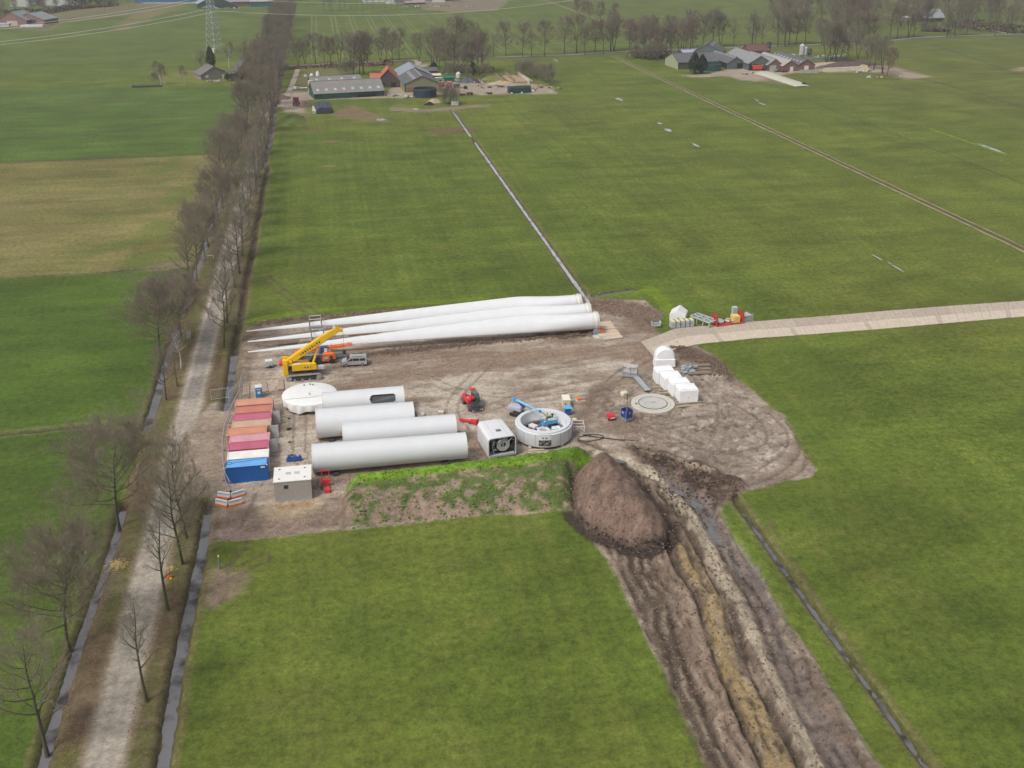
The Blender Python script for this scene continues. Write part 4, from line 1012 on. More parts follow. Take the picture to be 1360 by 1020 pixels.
# --- tower sections
def tower(label, x0, x1, yc, r0, r1, door=None):
    t = thing('tower_section', label, 'tower section', ((x0 + x1) / 2, yc, 0), 0, 'steel tower sections lying in the yard')
    L = x1 - x0; NL, NC = max(24, int(L * 3)), 72; zc = max(r0, r1) + .30; V = []; F = []
    for i in range(NL + 1):
        x = -L / 2 + L * i / NL; r = r0 + (r1 - r0) * i / NL
        for k in range(NC):
            a = 2 * math.pi * k / NC; V.append((x, r * math.cos(a), zc + r * math.sin(a)))
    def hole(i, k):
        if not door: return False
        x = -L / 2 + L * (i + .5) / NL; a = 2 * math.pi * (k + .5) / NC; s = (a - R(door[1])) * r0
        if s < -math.pi * r0: s += 2 * math.pi * r0
        dx = max(0, abs(x - door[0]) - door[2]); return math.hypot(dx, s) < door[3]
    F = [(i * NC + k, (i + 1) * NC + k, (i + 1) * NC + (k + 1) % NC, i * NC + (k + 1) % NC) for i in range(NL) for k in range(NC) if not hole(i, k)]
    MB().add(V, F).build('shell', towp, t, smooth=True)
    ry = Matrix.Rotation(R(90), 4, 'Y')
    for x, r in ((-L / 2, r0), (L / 2, r1)):
        sx = -1 if x < 0 else 1
        MB().lathe([(r - .16, 0), (r + .025, 0), (r + .025, .13), (r - .16, .13), (r - .16, 0)], 48).xf(Matrix.Translation((x + (0 if sx > 0 else -.13), 0, zc)) @ ry).build('flange', flang, t, smooth=True)
        MB().lathe([(0, 0), (r - .15, 0), (r - .15, .05), (0, .05)], 48).xf(Matrix.Translation((x - sx * .12, 0, zc)) @ ry).build('end_cover', tarp, t)
    nn = int(L / 2.7)
    for k in range(1, nn):
        x = -L / 2 + L * k / nn; r = r0 + (r1 - r0) * k / nn
        if door and abs(x - door[0]) < door[2] + door[3] + .1: continue
        MB().lathe([(r - .01, -.03), (r + .012, 0), (r - .01, .03)], 60).xf(Matrix.Translation((x, 0, zc)) @ ry).build('weld_seam', towp, t, smooth=True)
    if door:
        V = []; n = 40
        for ro in (door[3] - .02, door[3] + .16):
            for hgt in (0.02, .14):
                for k in range(n):
                    a = 2 * math.pi * k / n; u = door[2] * (1 if math.cos(a) > 0 else -1) + ro * math.cos(a); s = ro * math.sin(a)
                    th = R(door[1]) + s / r0; rr = r0 + hgt
                    V.append((door[0] + u, rr * math.cos(th), zc + rr * math.sin(th)))
        F = []
        for k in range(n):
            k2 = (k + 1) % n
            F += [(n + k, n + k2, 3 * n + k2, 3 * n + k), (k, k2, n + k2, n + k), (2 * n + k, 2 * n + k2, 3 * n + k2, 3 * n + k)]
        MB().add(V, F).build('door_frame', towp, t, smooth=True)
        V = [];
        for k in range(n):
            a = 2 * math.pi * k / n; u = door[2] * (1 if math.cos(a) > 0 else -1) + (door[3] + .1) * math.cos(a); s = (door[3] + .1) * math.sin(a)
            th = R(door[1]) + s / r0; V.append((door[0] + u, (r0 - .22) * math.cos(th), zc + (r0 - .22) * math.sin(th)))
        MB().add(V, [tuple(range(n))]).build('interior_shade_plate', M('dark interior shade', (.07, .075, .08), .55, .1, 2), t)  # dark backing sheet, the open tower's inner shade put into its colour
    for x in (-L * .36, L * .36):
        MB().box((x, 0, .10), (.9, 3.4, .20)).box((x, -1.45, .34), (.8, .5, .36)).box((x, 1.45, .34), (.8, .5, .36)).build('cradle', dsteel, t)
    return t
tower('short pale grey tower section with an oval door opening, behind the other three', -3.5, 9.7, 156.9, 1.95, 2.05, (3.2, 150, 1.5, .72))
tower('long pale grey tower section, second from the door section', -4.5, 10.7, 149.5, 2.33, 2.28)
tower('pale grey tower section set further right, between two longer ones', -.5, 16.9, 145.0, 2.08, 2.0)
tower('longest pale grey tower section, nearest the camera beside the grass bank', -5.1, 17.7, 138.6, 2.12, 1.98)

# --- generator ring parts
def ring_casing():
    c = (30.96, 143.70); t = thing('generator_ring', 'white generator ring with open top, the blue lift reaching over it', 'generator ring', (c[0], c[1], 0), R(-4))
    r = 4.55
    MB().lathe([(r - .05, .45), (r, .55), (r, 2.60), (r - .22, 2.66), (r - .26, 2.90), (r - .85, 2.93), (r - .92, 2.80)], 96).build('outer_shell', towp, t, smooth=True)
    MB().lathe([(3.63, 2.80), (3.58, 1.1), (3.52, 1.02), (3.45, 1.02)], 96).build('inner_shell', offw, t, smooth=True)
    for k in range(14):
        a = 2 * math.pi * k / 14 + .25
        MB().box((r * math.cos(a) * 1.0005, r * math.sin(a) * 1.0005, 1.57), (.03, .05, 2.0), rz=a).build('panel_joint', M('grey joint', (.20, .21, .22), .6, .1, 2), t)
    MB().lathe([(0, .75), (3.45, .75), (3.45, 1.0), (3.15, 1.0), (3.1, .85)], 72).build('winding_floor', M('dark winding', (.10, .10, .105), .6, .35, 1.5), t)
    MB().lathe([(3.15, 1.0), (3.44, 1.02), (3.44, 1.30), (3.3, 1.34), (3.15, 1.2)], 72).build('winding_ring', M('grey coil', (.22, .22, .23), .5, .2, 4), t, smooth=True)
    MB().lathe([(.62, .8), (.66, 1.25), (1.0, 1.25), (1.04, .8)], 40).build('hub', offw, t, smooth=True)
    MB().lathe([(0, 1.02), (.64, 1.02)], 32).build('hub_cover', M('grey hub cover', (.32, .32, .31), .7, .1, 2), t)
    for k in range(6):
        a = R(60 * k + 12); rr = 2.15
        MB().box((rr * math.cos(a), rr * math.sin(a), 1.12), (1.35, .95, .5), rz=a).build('pole_cover', tarp if k % 2 else offw, t, bevel=.12)
        MB().box((1.3 * math.cos(a), 1.3 * math.sin(a), 1.0), (1.1, .16, .2), rz=a).build('spoke', offw, t)
    for k in range(5):
        a = 2 * math.pi * k / 5 + .3; MB().box((4.1 * math.cos(a), 4.1 * math.sin(a), .25), (.6, .5, .5), rz=a).build('stand_foot', M('white stand steel', (.55, .55, .53), .6, .1, 2), t)
    a0 = R(-96)
    w = MB().lathe([(r + .03, 1.0), (r + .06, 1.0), (r + .06, 2.75), (r + .03, 2.75)], 8, a0=a0 - .20, a1=a0 + .24); w.build('hatch_plate', offw, t)
    MB().lathe([(r + .085, .78), (r + .085, 1.75)], 8, a0=a0 - .19, a1=a0 + .23).build('hatch_opening', M('dark machinery', (.045, .048, .052), .6, .4, 3), t)
    for da, dz, s in [(-.13, 1.25, .22), (-.02, 1.45, .12), (.09, 1.2, .25), (.17, 1.5, .14), (.02, 1.0, .16), (-.08, 1.6, .1)]:
        a = a0 + da; MB().box(((r + .12) * math.cos(a), (r + .12) * math.sin(a), dz), (.06, s * 1.6, s), rz=a).build('terminal', steel, t)
    for da in (-.05, .06):
        a = a0 + da; MB().lathe([(0, 0), (.13, 0)], 16).xf(Matrix.Translation(((r + .10) * math.cos(a), (r + .10) * math.sin(a), 2.15)) @ Matrix.Rotation(a, 4, 'Z') @ Matrix.Rotation(R(90), 4, 'Y')).build('port', dsteel, t)
ring_casing()
def disc():
    c = (-5.78, 162.53); t = thing('covered_ring', 'round white ring under a taut tarpaulin, behind the tower section with the door', 'covered ring', (c[0], c[1], 0), 0)
    r = 4.62; MB().lathe([(0, 1.98), (2, 1.95), (r - .25, 1.9), (r - .02, 1.78), (r + .02, 1.45)], 72).build('tarpaulin', tarp, t, smooth=True)
    MB().lathe([(r - .05, 1.5), (r - .08, .95), (r - .5, .9)], 72).build('ring_wall', offw, t, smooth=True)
    V = []; n = 40; rnd = random.Random(4)
    for k in range(n + 1):
        a = R(200 + 125 * k / n); w = .12 * math.sin(k * .9) + rnd.uniform(-.04, .04)
        V += [((r + .03) * math.cos(a), (r + .03) * math.sin(a), 1.62), ((r + .10 + w) * math.cos(a), (r + .10 + w) * math.sin(a), 1.05), ((r + .02 + w) * math.cos(a), (r + .02 + w) * math.sin(a), .45 + .25 * math.sin(k * .35))]
    MB().add(V, [(3 * k + j, 3 * k + j + 1, 3 * k + 4 + j, 3 * k + 3 + j) for k in range(n) for j in (0, 1)]).build('loose_skirt', tarp, t, smooth=True)
    MB().tube([(r * .96 * math.cos(R(205)), r * .96 * math.sin(R(205)), 1.93), (0, -1.9, 2.02), (r * .96 * math.cos(R(-12)), r * .96 * math.sin(R(-12)), 1.93)], .035, 5).build('seam', M('grey seam', (.45, .45, .44), .7, .1, 2), t)
    for q in ((-.9, 3.2), (.1, 3.4), (.6, 3.1)): box('lifting_eye', (*q, 2.02), (.25, .22, .1), dsteel, t)
    box('valve', (0, -.7, 2.1), (.16, .3, .35), M('yellow valve', (.4, .3, .05), .5, .1, 2), t)
    for k in range(6):
        a = 2 * math.pi * k / 6; box('stand_foot', (3.7 * math.cos(a), 3.7 * math.sin(a), .5), (.5, .5, 1.0), offw, t)
disc()
def nacelle():
    fl_, fr_ = (21.03, 137.71), (25.60, 138.32); bk_ = (19.79, 142.44); ft_ = (20.65, 136.56)
    dv = Vector((bk_[0] - ft_[0], bk_[1] - ft_[1])); D = dv.length; rz = math.atan2(dv.y, dv.x) - R(90)
    W, Hh = 4.5, 3.35
    mid = Vector(((fl_[0] + fr_[0]) / 2, (fl_[1] + fr_[1]) / 2))
    t = thing('nacelle', 'white box shaped nacelle with open front showing a round hub plate', 'nacelle', (mid.x, mid.y, 0), rz)
    def sec(w, h, c, z0=.25, n=5):
        P = []
        for cx, cz, a0 in ((w / 2 - c, z0 + c * .5, -90), (w / 2 - c, z0 + h - c, 0), (-w / 2 + c, z0 + h - c, 90), (-w / 2 + c, z0 + c * .5, 180)):
            cc = c if cz > 1 else c * .5
            cx = math.copysign(w / 2 - cc, cx)
            for k in range(n): a = R(a0 + 90 * k / (n - 1)); P.append((cx + cc * math.cos(a), (cz if cz > 1 else z0 + cc) + cc * math.sin(a)))
        return P
    A = sec(W, Hh, .55); B = sec(W * .97, Hh * .97, .55); Cc = sec(W - .3, Hh - .3, .45, .4); n = len(A)
    V = [(x, 0, z) for x, z in A] + [(x, D, z) for x, z in B] + [(x, 0, z) for x, z in Cc] + [(x, D - .3, z) for x, z in Cc]
    F = [(i, (i + 1) % n, n + (i + 1) % n, n + i) for i in range(n)] + [tuple(range(n, 2 * n))]
    F += [(i, 2 * n + i, 2 * n + (i + 1) % n, (i + 1) % n) for i in range(n)]
    MB().add(V, F).build('housing', white, t, smooth=True)
    F2 = [(2 * n + i, 3 * n + i, 3 * n + (i + 1) % n, 2 * n + (i + 1) % n) for i in range(n)] + [tuple(range(3 * n, 4 * n))]
    MB().add(V, F2).build('inner_lining', M('dark grey lining', (.10, .11, .12), .7, .25, 2), t)
    fx = Matrix.Translation((.35, .55, 1.95)) @ Matrix.Rotation(R(90), 4, 'X')
    MB().lathe([(.42, -.3), (.42, .12), (.50, .16), (.98, .16), (1.06, .08), (1.06, -.25)], 40).xf(fx).build('hub_plate', chrome, t, smooth=True)
    MB().lathe([(0, -.1), (.44, -.1)], 24).xf(fx).build('hub_bore', dsteel, t)
    MB().box((.28, .42, 1.95), (.10, .2, .95)).build('bore_web', chrome, t)
    MB().box((.35, 2.0, 1.6), (1.5, 2.2, 1.6)).build('generator_block', M('grey machinery', (.25, .27, .28), .5, .4, 2), t, bevel=.1)
    rnd = random.Random(9)
    for k in range(26):
        x = rnd.choice([rnd.uniform(-2, -.9), rnd.uniform(1.5, 2.0), rnd.uniform(-2, 2)]); z = rnd.uniform(.6, 3.2) if abs(x - .35) > 1.1 else rnd.uniform(2.9, 3.25)
        MB().box((x, rnd.uniform(.3, 1.6), z), (rnd.uniform(.1, .45), rnd.uniform(.1, .5), rnd.uniform(.1, .6)), rz=rnd.uniform(-.3, .3)).build('equipment', [steel, M('grey green cabinet', (.16, .17, .14), .6, .3, 3), dsteel][k % 3], t)
    for a, b in (((-.1, .3, 2.8), (.15, .3, 3.35)), ((.6, .3, 3.3), (.35, .3, 2.9)), ((1.9, .3, 3.3), (1.1, .3, 2.5)), ((-1.5, .3, 3.1), (-.6, .3, 2.3)), ((-1.2, .3, .7), (-1.6, .3, 2.4))):
        MB().tube([a, b], .05, 5).build('stay', chrome, t)
    box('floor_sill', (0, .3, .48), (W - .5, .7, .15), M('pale sill', (.34, .36, .38), .5, .1, 2), t)
    box('roof_hatch', (.1, D * .38, Hh + .27), (.75, .65, .07), M('grey mesh hatch', (.14, .15, .16), .7, .3, 6), t)
    for x in (-1.1, 1.1): box('roof_joint', (x, D / 2, Hh + .245), (.02, D - .5, .02), steel, t)
    MB().box((.1, D + .9, 2.75), (3.1, 1.9, .10), rx=R(-8)).box((.1, D + .1, 2.2), (.2, .3, 1.4)).build('rear_flap', white, t, bevel=.03)
    for sx in (-1.8, 1.8):
        for yy in (.4, D - .5): box('skid', (sx, yy, .13), (.5, .9, .26), dsteel, t)
nacelle()

# --- containers
cont_cols = [('salmon', (.60, .29, .195)), ('brick red', (.52, .20, .15)), ('magenta', (.50, .14, .21)), ('sandy', (.55, .38, .275)), ('orange', (.60, .27, .17)),
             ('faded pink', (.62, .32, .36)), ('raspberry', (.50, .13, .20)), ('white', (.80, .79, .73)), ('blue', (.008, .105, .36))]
def container(label, x0, yf, col, colname, yb=None, doors=0, roofcol=None):
    W = (yb - yf) if yb else 2.44; L, Hh = 6.06, 2.6
    t = thing('shipping_container', label, 'container', (x0 + L / 2, yf + W / 2, 0), 0, 'row of shipping containers')
    pm_ = M(colname + ' container paint', col, .5, .10, .6, dirt=.10)
    rm_ = M(colname + ' container roof', roofcol or tuple(min(1, c * 1.0) for c in col), .55, .12, .5, dirt=.14)
    def corr(n, w, amp):   # corrugation profile
        P = []; st = w / n
        for k in range(n):
            x = -w / 2 + k * st
            P += [(x, 0), (x + st * .32, 0), (x + st * .5, amp), (x + st * .82, amp)]
        return P + [(w / 2, 0)]
    for side, nm in ((-1, 'front_wall'), (1, 'rear_wall')):
        P = corr(20, L - .2, .036); n = len(P)
        MB().add([(x, side * (W / 2 - .05) - side * a, z) for z in (.2, Hh - .12) for x, a in P], [(i, i + 1, n + i + 1, n + i) for i in range(n - 1)]).build(nm, pm_, t)
    P = corr(24, L - .3, .03); n = len(P)
    MB().add([(x, y, Hh - .05 - a) for y in (-W / 2 + .06, W / 2 - .06) for x, a in P], [(i, i + 1, n + i + 1, n + i) for i in range(n - 1)]).build('roof', rm_, t)
    fr = MB()
    for sx in (-1, 1):
        for sy in (-1, 1): fr.box((sx * (L / 2 - .06), sy * (W / 2 - .05), Hh / 2), (.12, .10, Hh - .24))
        fr.box((sx * (L / 2 - .06), 0, .1), (.118, W - .24, .18)).box((sx * (L / 2 - .06), 0, Hh - .06), (.118, W - .24, .11))
    for sy in (-1, 1): fr.box((0, sy * (W / 2 - .035), .1), (L - .24, .07, .18)).box((0, sy * (W / 2 - .035), Hh - .05), (L - .24, .07, .09))
    fr.build('frame', pm_, t)
    for sx in (-1, 1):
        for sy in (-1, 1):
            for z in (.06, Hh - .055): MB().box((sx * (L / 2 - .08), sy * (W / 2 - .08), z), (.18, .17, .125)).build('corner_casting', M('worn corner casting', tuple(min(.8, c * .6 + .28) for c in col), .6, .2, 3) if colname not in ('white',) else pm_, t)
    MB().box((-L / 2 + .04, 0, Hh / 2), (.04, W - .2, Hh - .3)).build('end_wall', pm_, t)
    din = M('inner door grey', (.46, .48, .48), .6, .15, 2)
    if doors:
        for k, ang in ((-1, doors[0]), (1, doors[1])):
            o = MB().box((0, -k * (W / 4 - .06), (Hh - .1) / 2 + .1), (.06, W / 2 - .12, Hh - .35)).build('door_leaf', din, t)
            for z in range(5): MB().box((-.045, -k * (W / 4 - .06), .45 + z * .45), (.03, W / 2 - .25, .08)).build('door_rib', steel, o)
            o.location = (L / 2 + .02, k * (W / 2 - .04), 0); o.rotation_euler = (0, 0, R(ang))
        MB().box((L / 2 - .5, 0, Hh / 2), (.04, W - .25, Hh - .35)).build('dark_interior', dsteel, t)
    else:
        MB().box((L / 2 - .02, -W / 4, Hh / 2), (.05, W / 2 - .12, Hh - .3)).build('door_leaf', pm_, t)
        MB().box((L / 2 - .02, W / 4, Hh / 2), (.05, W / 2 - .12, Hh - .3)).build('door_leaf', pm_, t)
        for y_ in (-.85, -.35, .35, .85): MB().tube([(L / 2 + .035, y_, .2), (L / 2 + .035, y_, Hh - .2)], .02, 5).build('lock_bar', steel, t)
    return t
rows = [(-17.17, 158.23)[1], (-17.20, 155.39)[1], (-17.26, 152.71)[1], (-17.33, 150.36)[1], (-17.83, 147.83)[1], (-17.33, 145.48)[1], (-17.48, 142.95)[1], (-17.48, 140.02)[1], (-17.40, 137.52)[1]]
lab = ['salmon orange container at the far end of the row, behind the brick red one', 'brick red container, second from the far end of the row', 'magenta container between the brick red and the sandy one, door open',
       'sandy coloured container between the magenta and the orange one', 'orange container pushed out to the left of the row, doors open', 'faded pink container next to the raspberry one, its door swung open',
       'raspberry red container beside the white roofed one', 'white roofed container between the raspberry and the blue one', 'bright blue container at the near end of the row']
dor = [0, (-90, 0), 0, (-86, 0), 0, (-70, 0), 0, 0, 0]
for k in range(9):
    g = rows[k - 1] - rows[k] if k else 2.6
    container(lab[k], -17.75 - (.62 if k == 4 else 0) + (.05 * math.sin(k * 2)), rows[k], cont_cols[k][1], cont_cols[k][0], rows[k] + 2.44, dor[k], None if k != 8 else (.16, .42, .78))  # blue one: roof faded paler, walls coloured darker to carry their shade
bc = [o for o in COL.objects if o.get('label') == lab[8]][0]
box('notice_plate', (2.35, -1.235, 2.28), (.62, .03, .24), M('white notice plate', (.75, .72, .70), .5, .05, 2), bc)
MB().tube([(-2.5 + .35 * math.cos(a * .5), .1 + .35 * math.sin(a * .5), 2.60) for a in range(13)] + [(-1.6, .3, 2.60), (-.2, .45, 2.59), (2.6, .8, 2.6)], .022, 5).build('roof_cable', dark, bc)

# --- substation house
def substation():
    t = thing('substation_house', 'small flat roofed transformer house of grey brown brick with one dark window', 'substation', (-7.95, 133.1, 0), 0)
    W, D, Hh = 5.15, 4.1, 3.15
    brick = M('grey brown brickwork', (.38, .345, .32), .9, .10, 2.5, ribs=('Z', 11.0, .012))
    MB().box((0, 0, Hh / 2), (W, D, Hh)).build('wall', brick, t)
    box('plinth', (0, 0, .06), (W + .08, D + .08, .22), M('pale blue plinth', (.33, .35, .38), .9, .1, 2), t)
    MB().box((0, 0, Hh + .07), (W + .16, D + .16, .15)).build('roof', M('white roof sheet', (.74, .73, .70), .7, .05, .7, dirt=.12), t, bevel=.02)
    for sx in (-1.85, 1.7):
        for sy in (-1.35, 1.35): box('lifting_socket', (sx, sy, Hh + .16), (.26, .2, .05), dsteel, t)
    for sx in (-.62, .62):
        o = box('vent_frame', (sx, .05, Hh + .17), (.8, .75, .04), M('light grey vent', (.60, .60, .58), .7, .1, 2), t)
        for k in range(3): box('vent_slot', (sx, -.18 + .22 * k, Hh + .196), (.7, .08, .02), M('grey slot', (.35, .34, .33), .7, .1, 2), o)
    o = box('window_frame', (-.95, -D / 2 - .01, 2.35), (.66, .05, .62), M('grey frame', (.25, .27, .26), .6, .1, 2), t); box('pane', (-.95, -D / 2 - .045, 2.35), (.56, .02, .52), M('green black glass', (.025, .045, .035), .15, .1, 2), o)
    box('door', (W / 2 + .02, .2, 1.2), (.05, 1.1, 2.2), steel, t)
    for k in range(13): pass
substation()
def trolley():
    t = thing('forklift_attachment', 'red tubular lifting frame standing between the substation and the long tower section', 'lifting frame', (-3.42, 134.42) + (0,), R(-4))
    for sx in (-.5, .5):
        MB().tube([(sx, .1, 0), (sx, .1, 2.6)], .07, 5).build('upright', ora if False else red, t)
        MB().tube([(sx, .1, .1), (sx * .8, -1.5, .25)], .08, 5).build('arm', red, t)
    for z in (1.2, 2.5): MB().tube([(-.6, .1, z), (.6, .1, z)], .07, 5).build('crossbar', red, t)
    box('carriage', (0, -.1, .7), (1.15, .3, .7), red, t); box('counter_box', (.35, -1.9, .35), (.8, .7, .6), red, t, bevel=.04)
    for sx in (-.62, .62): MB().lathe([(0, -.08), (.22, -.08), (.22, .08), (0, .08)], 14).xf(Matrix.Translation((sx, -.9, .22)) @ Matrix.Rotation(R(90), 4, 'Y')).build('wheel', dark, t)
trolley()
tag(MB().box((0, 0, .35), (2.3, .7, .35)).box((-.7, 0, .75), (.5, .5, .45)).box((.1, 0, .7), (.6, .55, .35)).box((.85, 0, .72), (.35, .5, .4)).build('pump_set', M('deep blue machine paint', (.03, .08, .33), .5, .3, 3)), 'blue pump set just behind the substation roof', 'pump set').location = (*(-8.10, 142.72), 0)

# --- portable toilet, grey tank, silver van
t = thing('portable_toilet', 'blue portable toilet with a white roof behind the container row', 'portable toilet', (-14.44, 166.44) + (0,), R(4))
tb = M('toilet blue plastic', (.03, .17, .38), .5, .08, 2)
box('cabin', (0, 0, 1.05), (1.12, 1.12, 1.95), tb, t, bevel=.04); MB().box((0, 0, 2.1), (1.18, 1.18, .14)).box((0, 0, 2.2), (.9, .9, .1)).build('roof', white, t, bevel=.05)
o = box('door', (0, -.575, 1.05), (.85, .04, 1.8), tb, t); box('white_sign', (.02, -.60, 1.15), (.5, .02, .42), white, o); box('vent_strip', (0, -.60, 1.72), (.7, .02, .12), white, o); box('skid', (0, 0, .05), (1.2, 1.2, .1), dsteel, t)
t = thing('diesel_tank', 'pale grey box shaped tank left of the yellow crane', 'tank', (-13.29, 179.32) + (0,), R(5))
box('body', (0, 0, .75), (1.35, 1.1, 1.0), M('pale grey tank', (.45, .48, .50), .5, .08, 2), t, bevel=.05); box('lid', (0, 0, 1.29), (1.3, 1.05, .07), white, t)
for sx in (-.5, .5): box('leg', (sx, 0, .13), (.15, .9, .26), dsteel, t)
box('hose_reel', (.2, -.65, .3), (.4, .25, .35), dark, t)
def van():
    p = (2.24, 176.52); t = thing('silver_van', 'silver panel van parked on the haul track below the blades', 'van', (p[0], p[1] + .95, .0), R(177))
    sil = M('silver car paint', (.50, .51, .53), .28, .03, 1, metal=.25, dirt=.06)
    # side profile along x (front = +x)
    P = [(-2.35, .32), (-2.38, 1.0), (-2.30, 1.72), (-2.12, 1.86), (.35, 1.86), (.75, 1.76), (1.35, 1.18), (2.05, 1.00), (2.30, .80), (2.33, .35)]
    MB().prism(P, 'Y', -.92, .92).build('body', sil, t, bevel=.07)
    for s_ in (-1, 1):
        MB().prism([(-2.05, 1.12), (-2.05, 1.60), (.45, 1.62), (1.12, 1.14)], 'Y', s_ * .925, s_ * .935).build('side_window', glass, t)
        for x in (-1.0, .25): box('window_pillar', (x, s_ * .94, 1.38), (.09, .02, .52), sil, t)
        MB().prism([(-1.0, .45), (-1.0, 1.08), (.22, 1.08), (.22, .45)], 'Y', s_ * .926, s_ * .932).build('side_door', sil, t)
        box('mirror', (1.0, s_ * 1.03, 1.2), (.12, .2, .16), dark, t)
        box('headlight', (2.2, s_ * .68, .80), (.2, .3, .18), glass, t)
        box('rear_light', (-2.38, s_ * .82, 1.2), (.04, .14, .5), red, t)
        for x in (-1.5, 1.45):
            w = MB().lathe([(0, -.11), (.32, -.11), (.33, 0), (.32, .11), (0, .11)], 20).xf(Matrix.Translation((x, s_ * .84, .33)) @ Matrix.Rotation(R(90), 4, 'X')).build('wheel', dark, t)
            MB().lathe([(0, 0), (.19, 0)], 14).xf(Matrix.Translation((x, s_ * .955, .33)) @ Matrix.Rotation(R(90), 4, 'X')).build('rim', steel, w)
    MB().add([(.78, -.78, 1.77), (.78, .78, 1.77), (1.36, .84, 1.21), (1.36, -.84, 1.21)], [(0, 1, 2, 3)]).build('windscreen', glass, t)
    box('rear_window', (-2.375, 0, 1.42), (.03, 1.4, .42), glass, t); box('front_bumper', (2.34, 0, .42), (.1, 1.7, .28), dark, t); box('rear_bumper', (-2.4, 0, .42), (.12, 1.7, .25), dark, t)
    for s_ in (-.7, .7): box('roof_rail', (-.8, s_, 1.89), (2.2, .04, .05), dark, t)
van()

# --- yellow crawler crane, boom to the right
def crane():
    p = (-6.88, 172.79); t = thing('crawler_crane', 'yellow telescopic crawler crane with its boom raised to the right', 'crane', (p[0], p[1] + 1.3, 0), R(1.5))
    rub = M('dusty track shoe', (.26, .225, .19), .9, .2, 3); inner = M('track frame black', (.05, .05, .052), .7, .3, 2)
    def stad(r, h, x0, x1, n=9):
        return [(x0 - r * math.sin(math.pi * k / n) * 1 + 0, h - r * math.cos(math.pi * k / n)) for k in range(n + 1)] + [(x1 + r * math.sin(math.pi * k / n), h + r * math.cos(math.pi * k / n)) for k in range(n + 1)]
    for s_ in (-1, 1):
        P = stad(.55, .56, -2.6, 2.6); P2 = stad(.46, .56, -2.6, 2.6); n = len(P)
        V = [(x, s_ * 1.95 + w, z) for w in (-.32, .32) for Q in (P, P2) for x, z in Q]; F = []
        for i in range(n):
            j = (i + 1) % n; F += [(i, j, 2 * n + j, 2 * n + i), (n + i, 3 * n + i, 3 * n + j, n + j), (i, n + i, n + j, j), (2 * n + i, 2 * n + j, 3 * n + j, 3 * n + i)]
        tr = MB().add(V, F).build('track', rub, t)
        g = MB()
        for k in range(34):
            q = k / 34 * (5.2 * 2 + 2 * math.pi * .55)
            if q < 5.2: x, z, a = -2.6 + q, 1.12, 0
            elif q < 5.2 + math.pi * .55: a = (q - 5.2) / .55; x, z = 2.6 + .56 * math.sin(a), .56 + .56 * math.cos(a)
            elif q < 10.4 + math.pi * .55: x, z, a = 2.6 - (q - 5.2 - math.pi * .55), .02, 0
            else: a = math.pi + (q - 10.4 - math.pi * .55) / .55; x, z = -2.6 + .56 * math.sin(a), .56 + .56 * math.cos(a)
            g.box((x, s_ * 1.95, z), (.09, .66, .05), ry=a)
        g.build('track_grousers', rub, tr)['kind'] = 'stuff'
        MB().box((0, s_ * 1.95, .56), (4.9, .42, .45)).build('track_frame', inner, t, bevel=.05)
        for k in range(8): MB().lathe([(0, -.26), (.19, -.26), (.19, .26), (0, .26)], 12).xf(Matrix.Translation((-2.3 + k * .66, s_ * 1.95, .27)) @ Matrix.Rotation(R(90), 4, 'X')).build('track_roller', steel if k % 2 else inner, t)
        for x in (-2.6, 2.6): MB().lathe([(0, -.28), (.42, -.28), (.42, .28), (0, .28)], 18).xf(Matrix.Translation((x, s_ * 1.95, .56)) @ Matrix.Rotation(R(90), 4, 'X')).build('sprocket', steel, t)
    box('carbody', (0, 0, .8), (2.6, 3.2, .6), dsteel, t, bevel=.05)
    MB().lathe([(1.0, 1.1), (1.0, 1.35), (0, 1.35)], 24).build('slew_ring', dsteel, t)
    box('deck', (-.4, 0, 1.5), (5.6, 2.3, .3), dsteel, t, bevel=.03)
    MB().prism([(-2.0, 1.6), (-2.0, 2.75), (-1.2, 2.85), (2.2, 2.75), (2.35, 2.4), (2.35, 1.6)], 'Y', -1.3, -.55).build('engine_housing', yel, t, bevel=.05)
    MB().prism([(-2.0, 1.6), (-2.0, 2.6), (1.0, 2.6), (1.0, 1.6)], 'Y', .55, 1.3).build('side_housing', yel, t, bevel=.05)
    box('housing_lid', (-1.1, -.92, 2.86), (1.3, .6, .06), M('pale lid', (.6, .62, .62), .4, .05, 2), t)
    rnd = random.Random(3)
    for k, (x, w) in enumerate([(.1, .10), (.22, .14), (.40, .10), (.55, .12), (.72, .14), (.9, .10), (1.08, .14), (1.25, .12)]): box('side_letter', (x, -1.315, 2.2 + .03 * (k % 2)), (w, .01, .26), dsteel if k % 3 else white, t)
    MB().box((-3.15, 0, 2.1), (.9, 2.6, 2.5)).build('counterweight', yel, t, bevel=.08)
    for y_ in (-.95, .95): MB().box((-3.15, y_, 3.5), (.95, .55, .35)).build('weight_cap', yel, t, bevel=.05)
    MB().box((-2.4, 0, 3.0), (1.0, 1.6, .7)).build('rear_frame', yel, t, bevel=.04)
    MB().lathe([(0, -.35), (.42, -.35), (.5, -.2), (.5, .2), (.42, .35), (0, .35)], 18).xf(Matrix.Translation((-3.9, -.1, 2.9)) @ Matrix.Rotation(R(90), 4, 'Y')).build('red_drum', red, t, smooth=True)
    # cab on the near right
    cabm = MB().prism([(1.35, 1.6), (1.35, 2.9), (1.7, 3.3), (2.9, 3.2), (3.35, 2.3), (3.3, 1.6)], 'Y', .45, 1.45).build('cab', dsteel, t, bevel=.05)
    MB().prism([(1.6, 2.2), (1.75, 3.1), (2.8, 3.05), (3.15, 2.3)], 'Y', .43, .445).build('cab_window', glass, cabm)
    MB().box((2.95, -.6, 1.75), (1.3, 1.0, .55)).build('deck_box', M('pale grey lid', (.45, .47, .49), .5, .1, 2), t, bevel=.03)
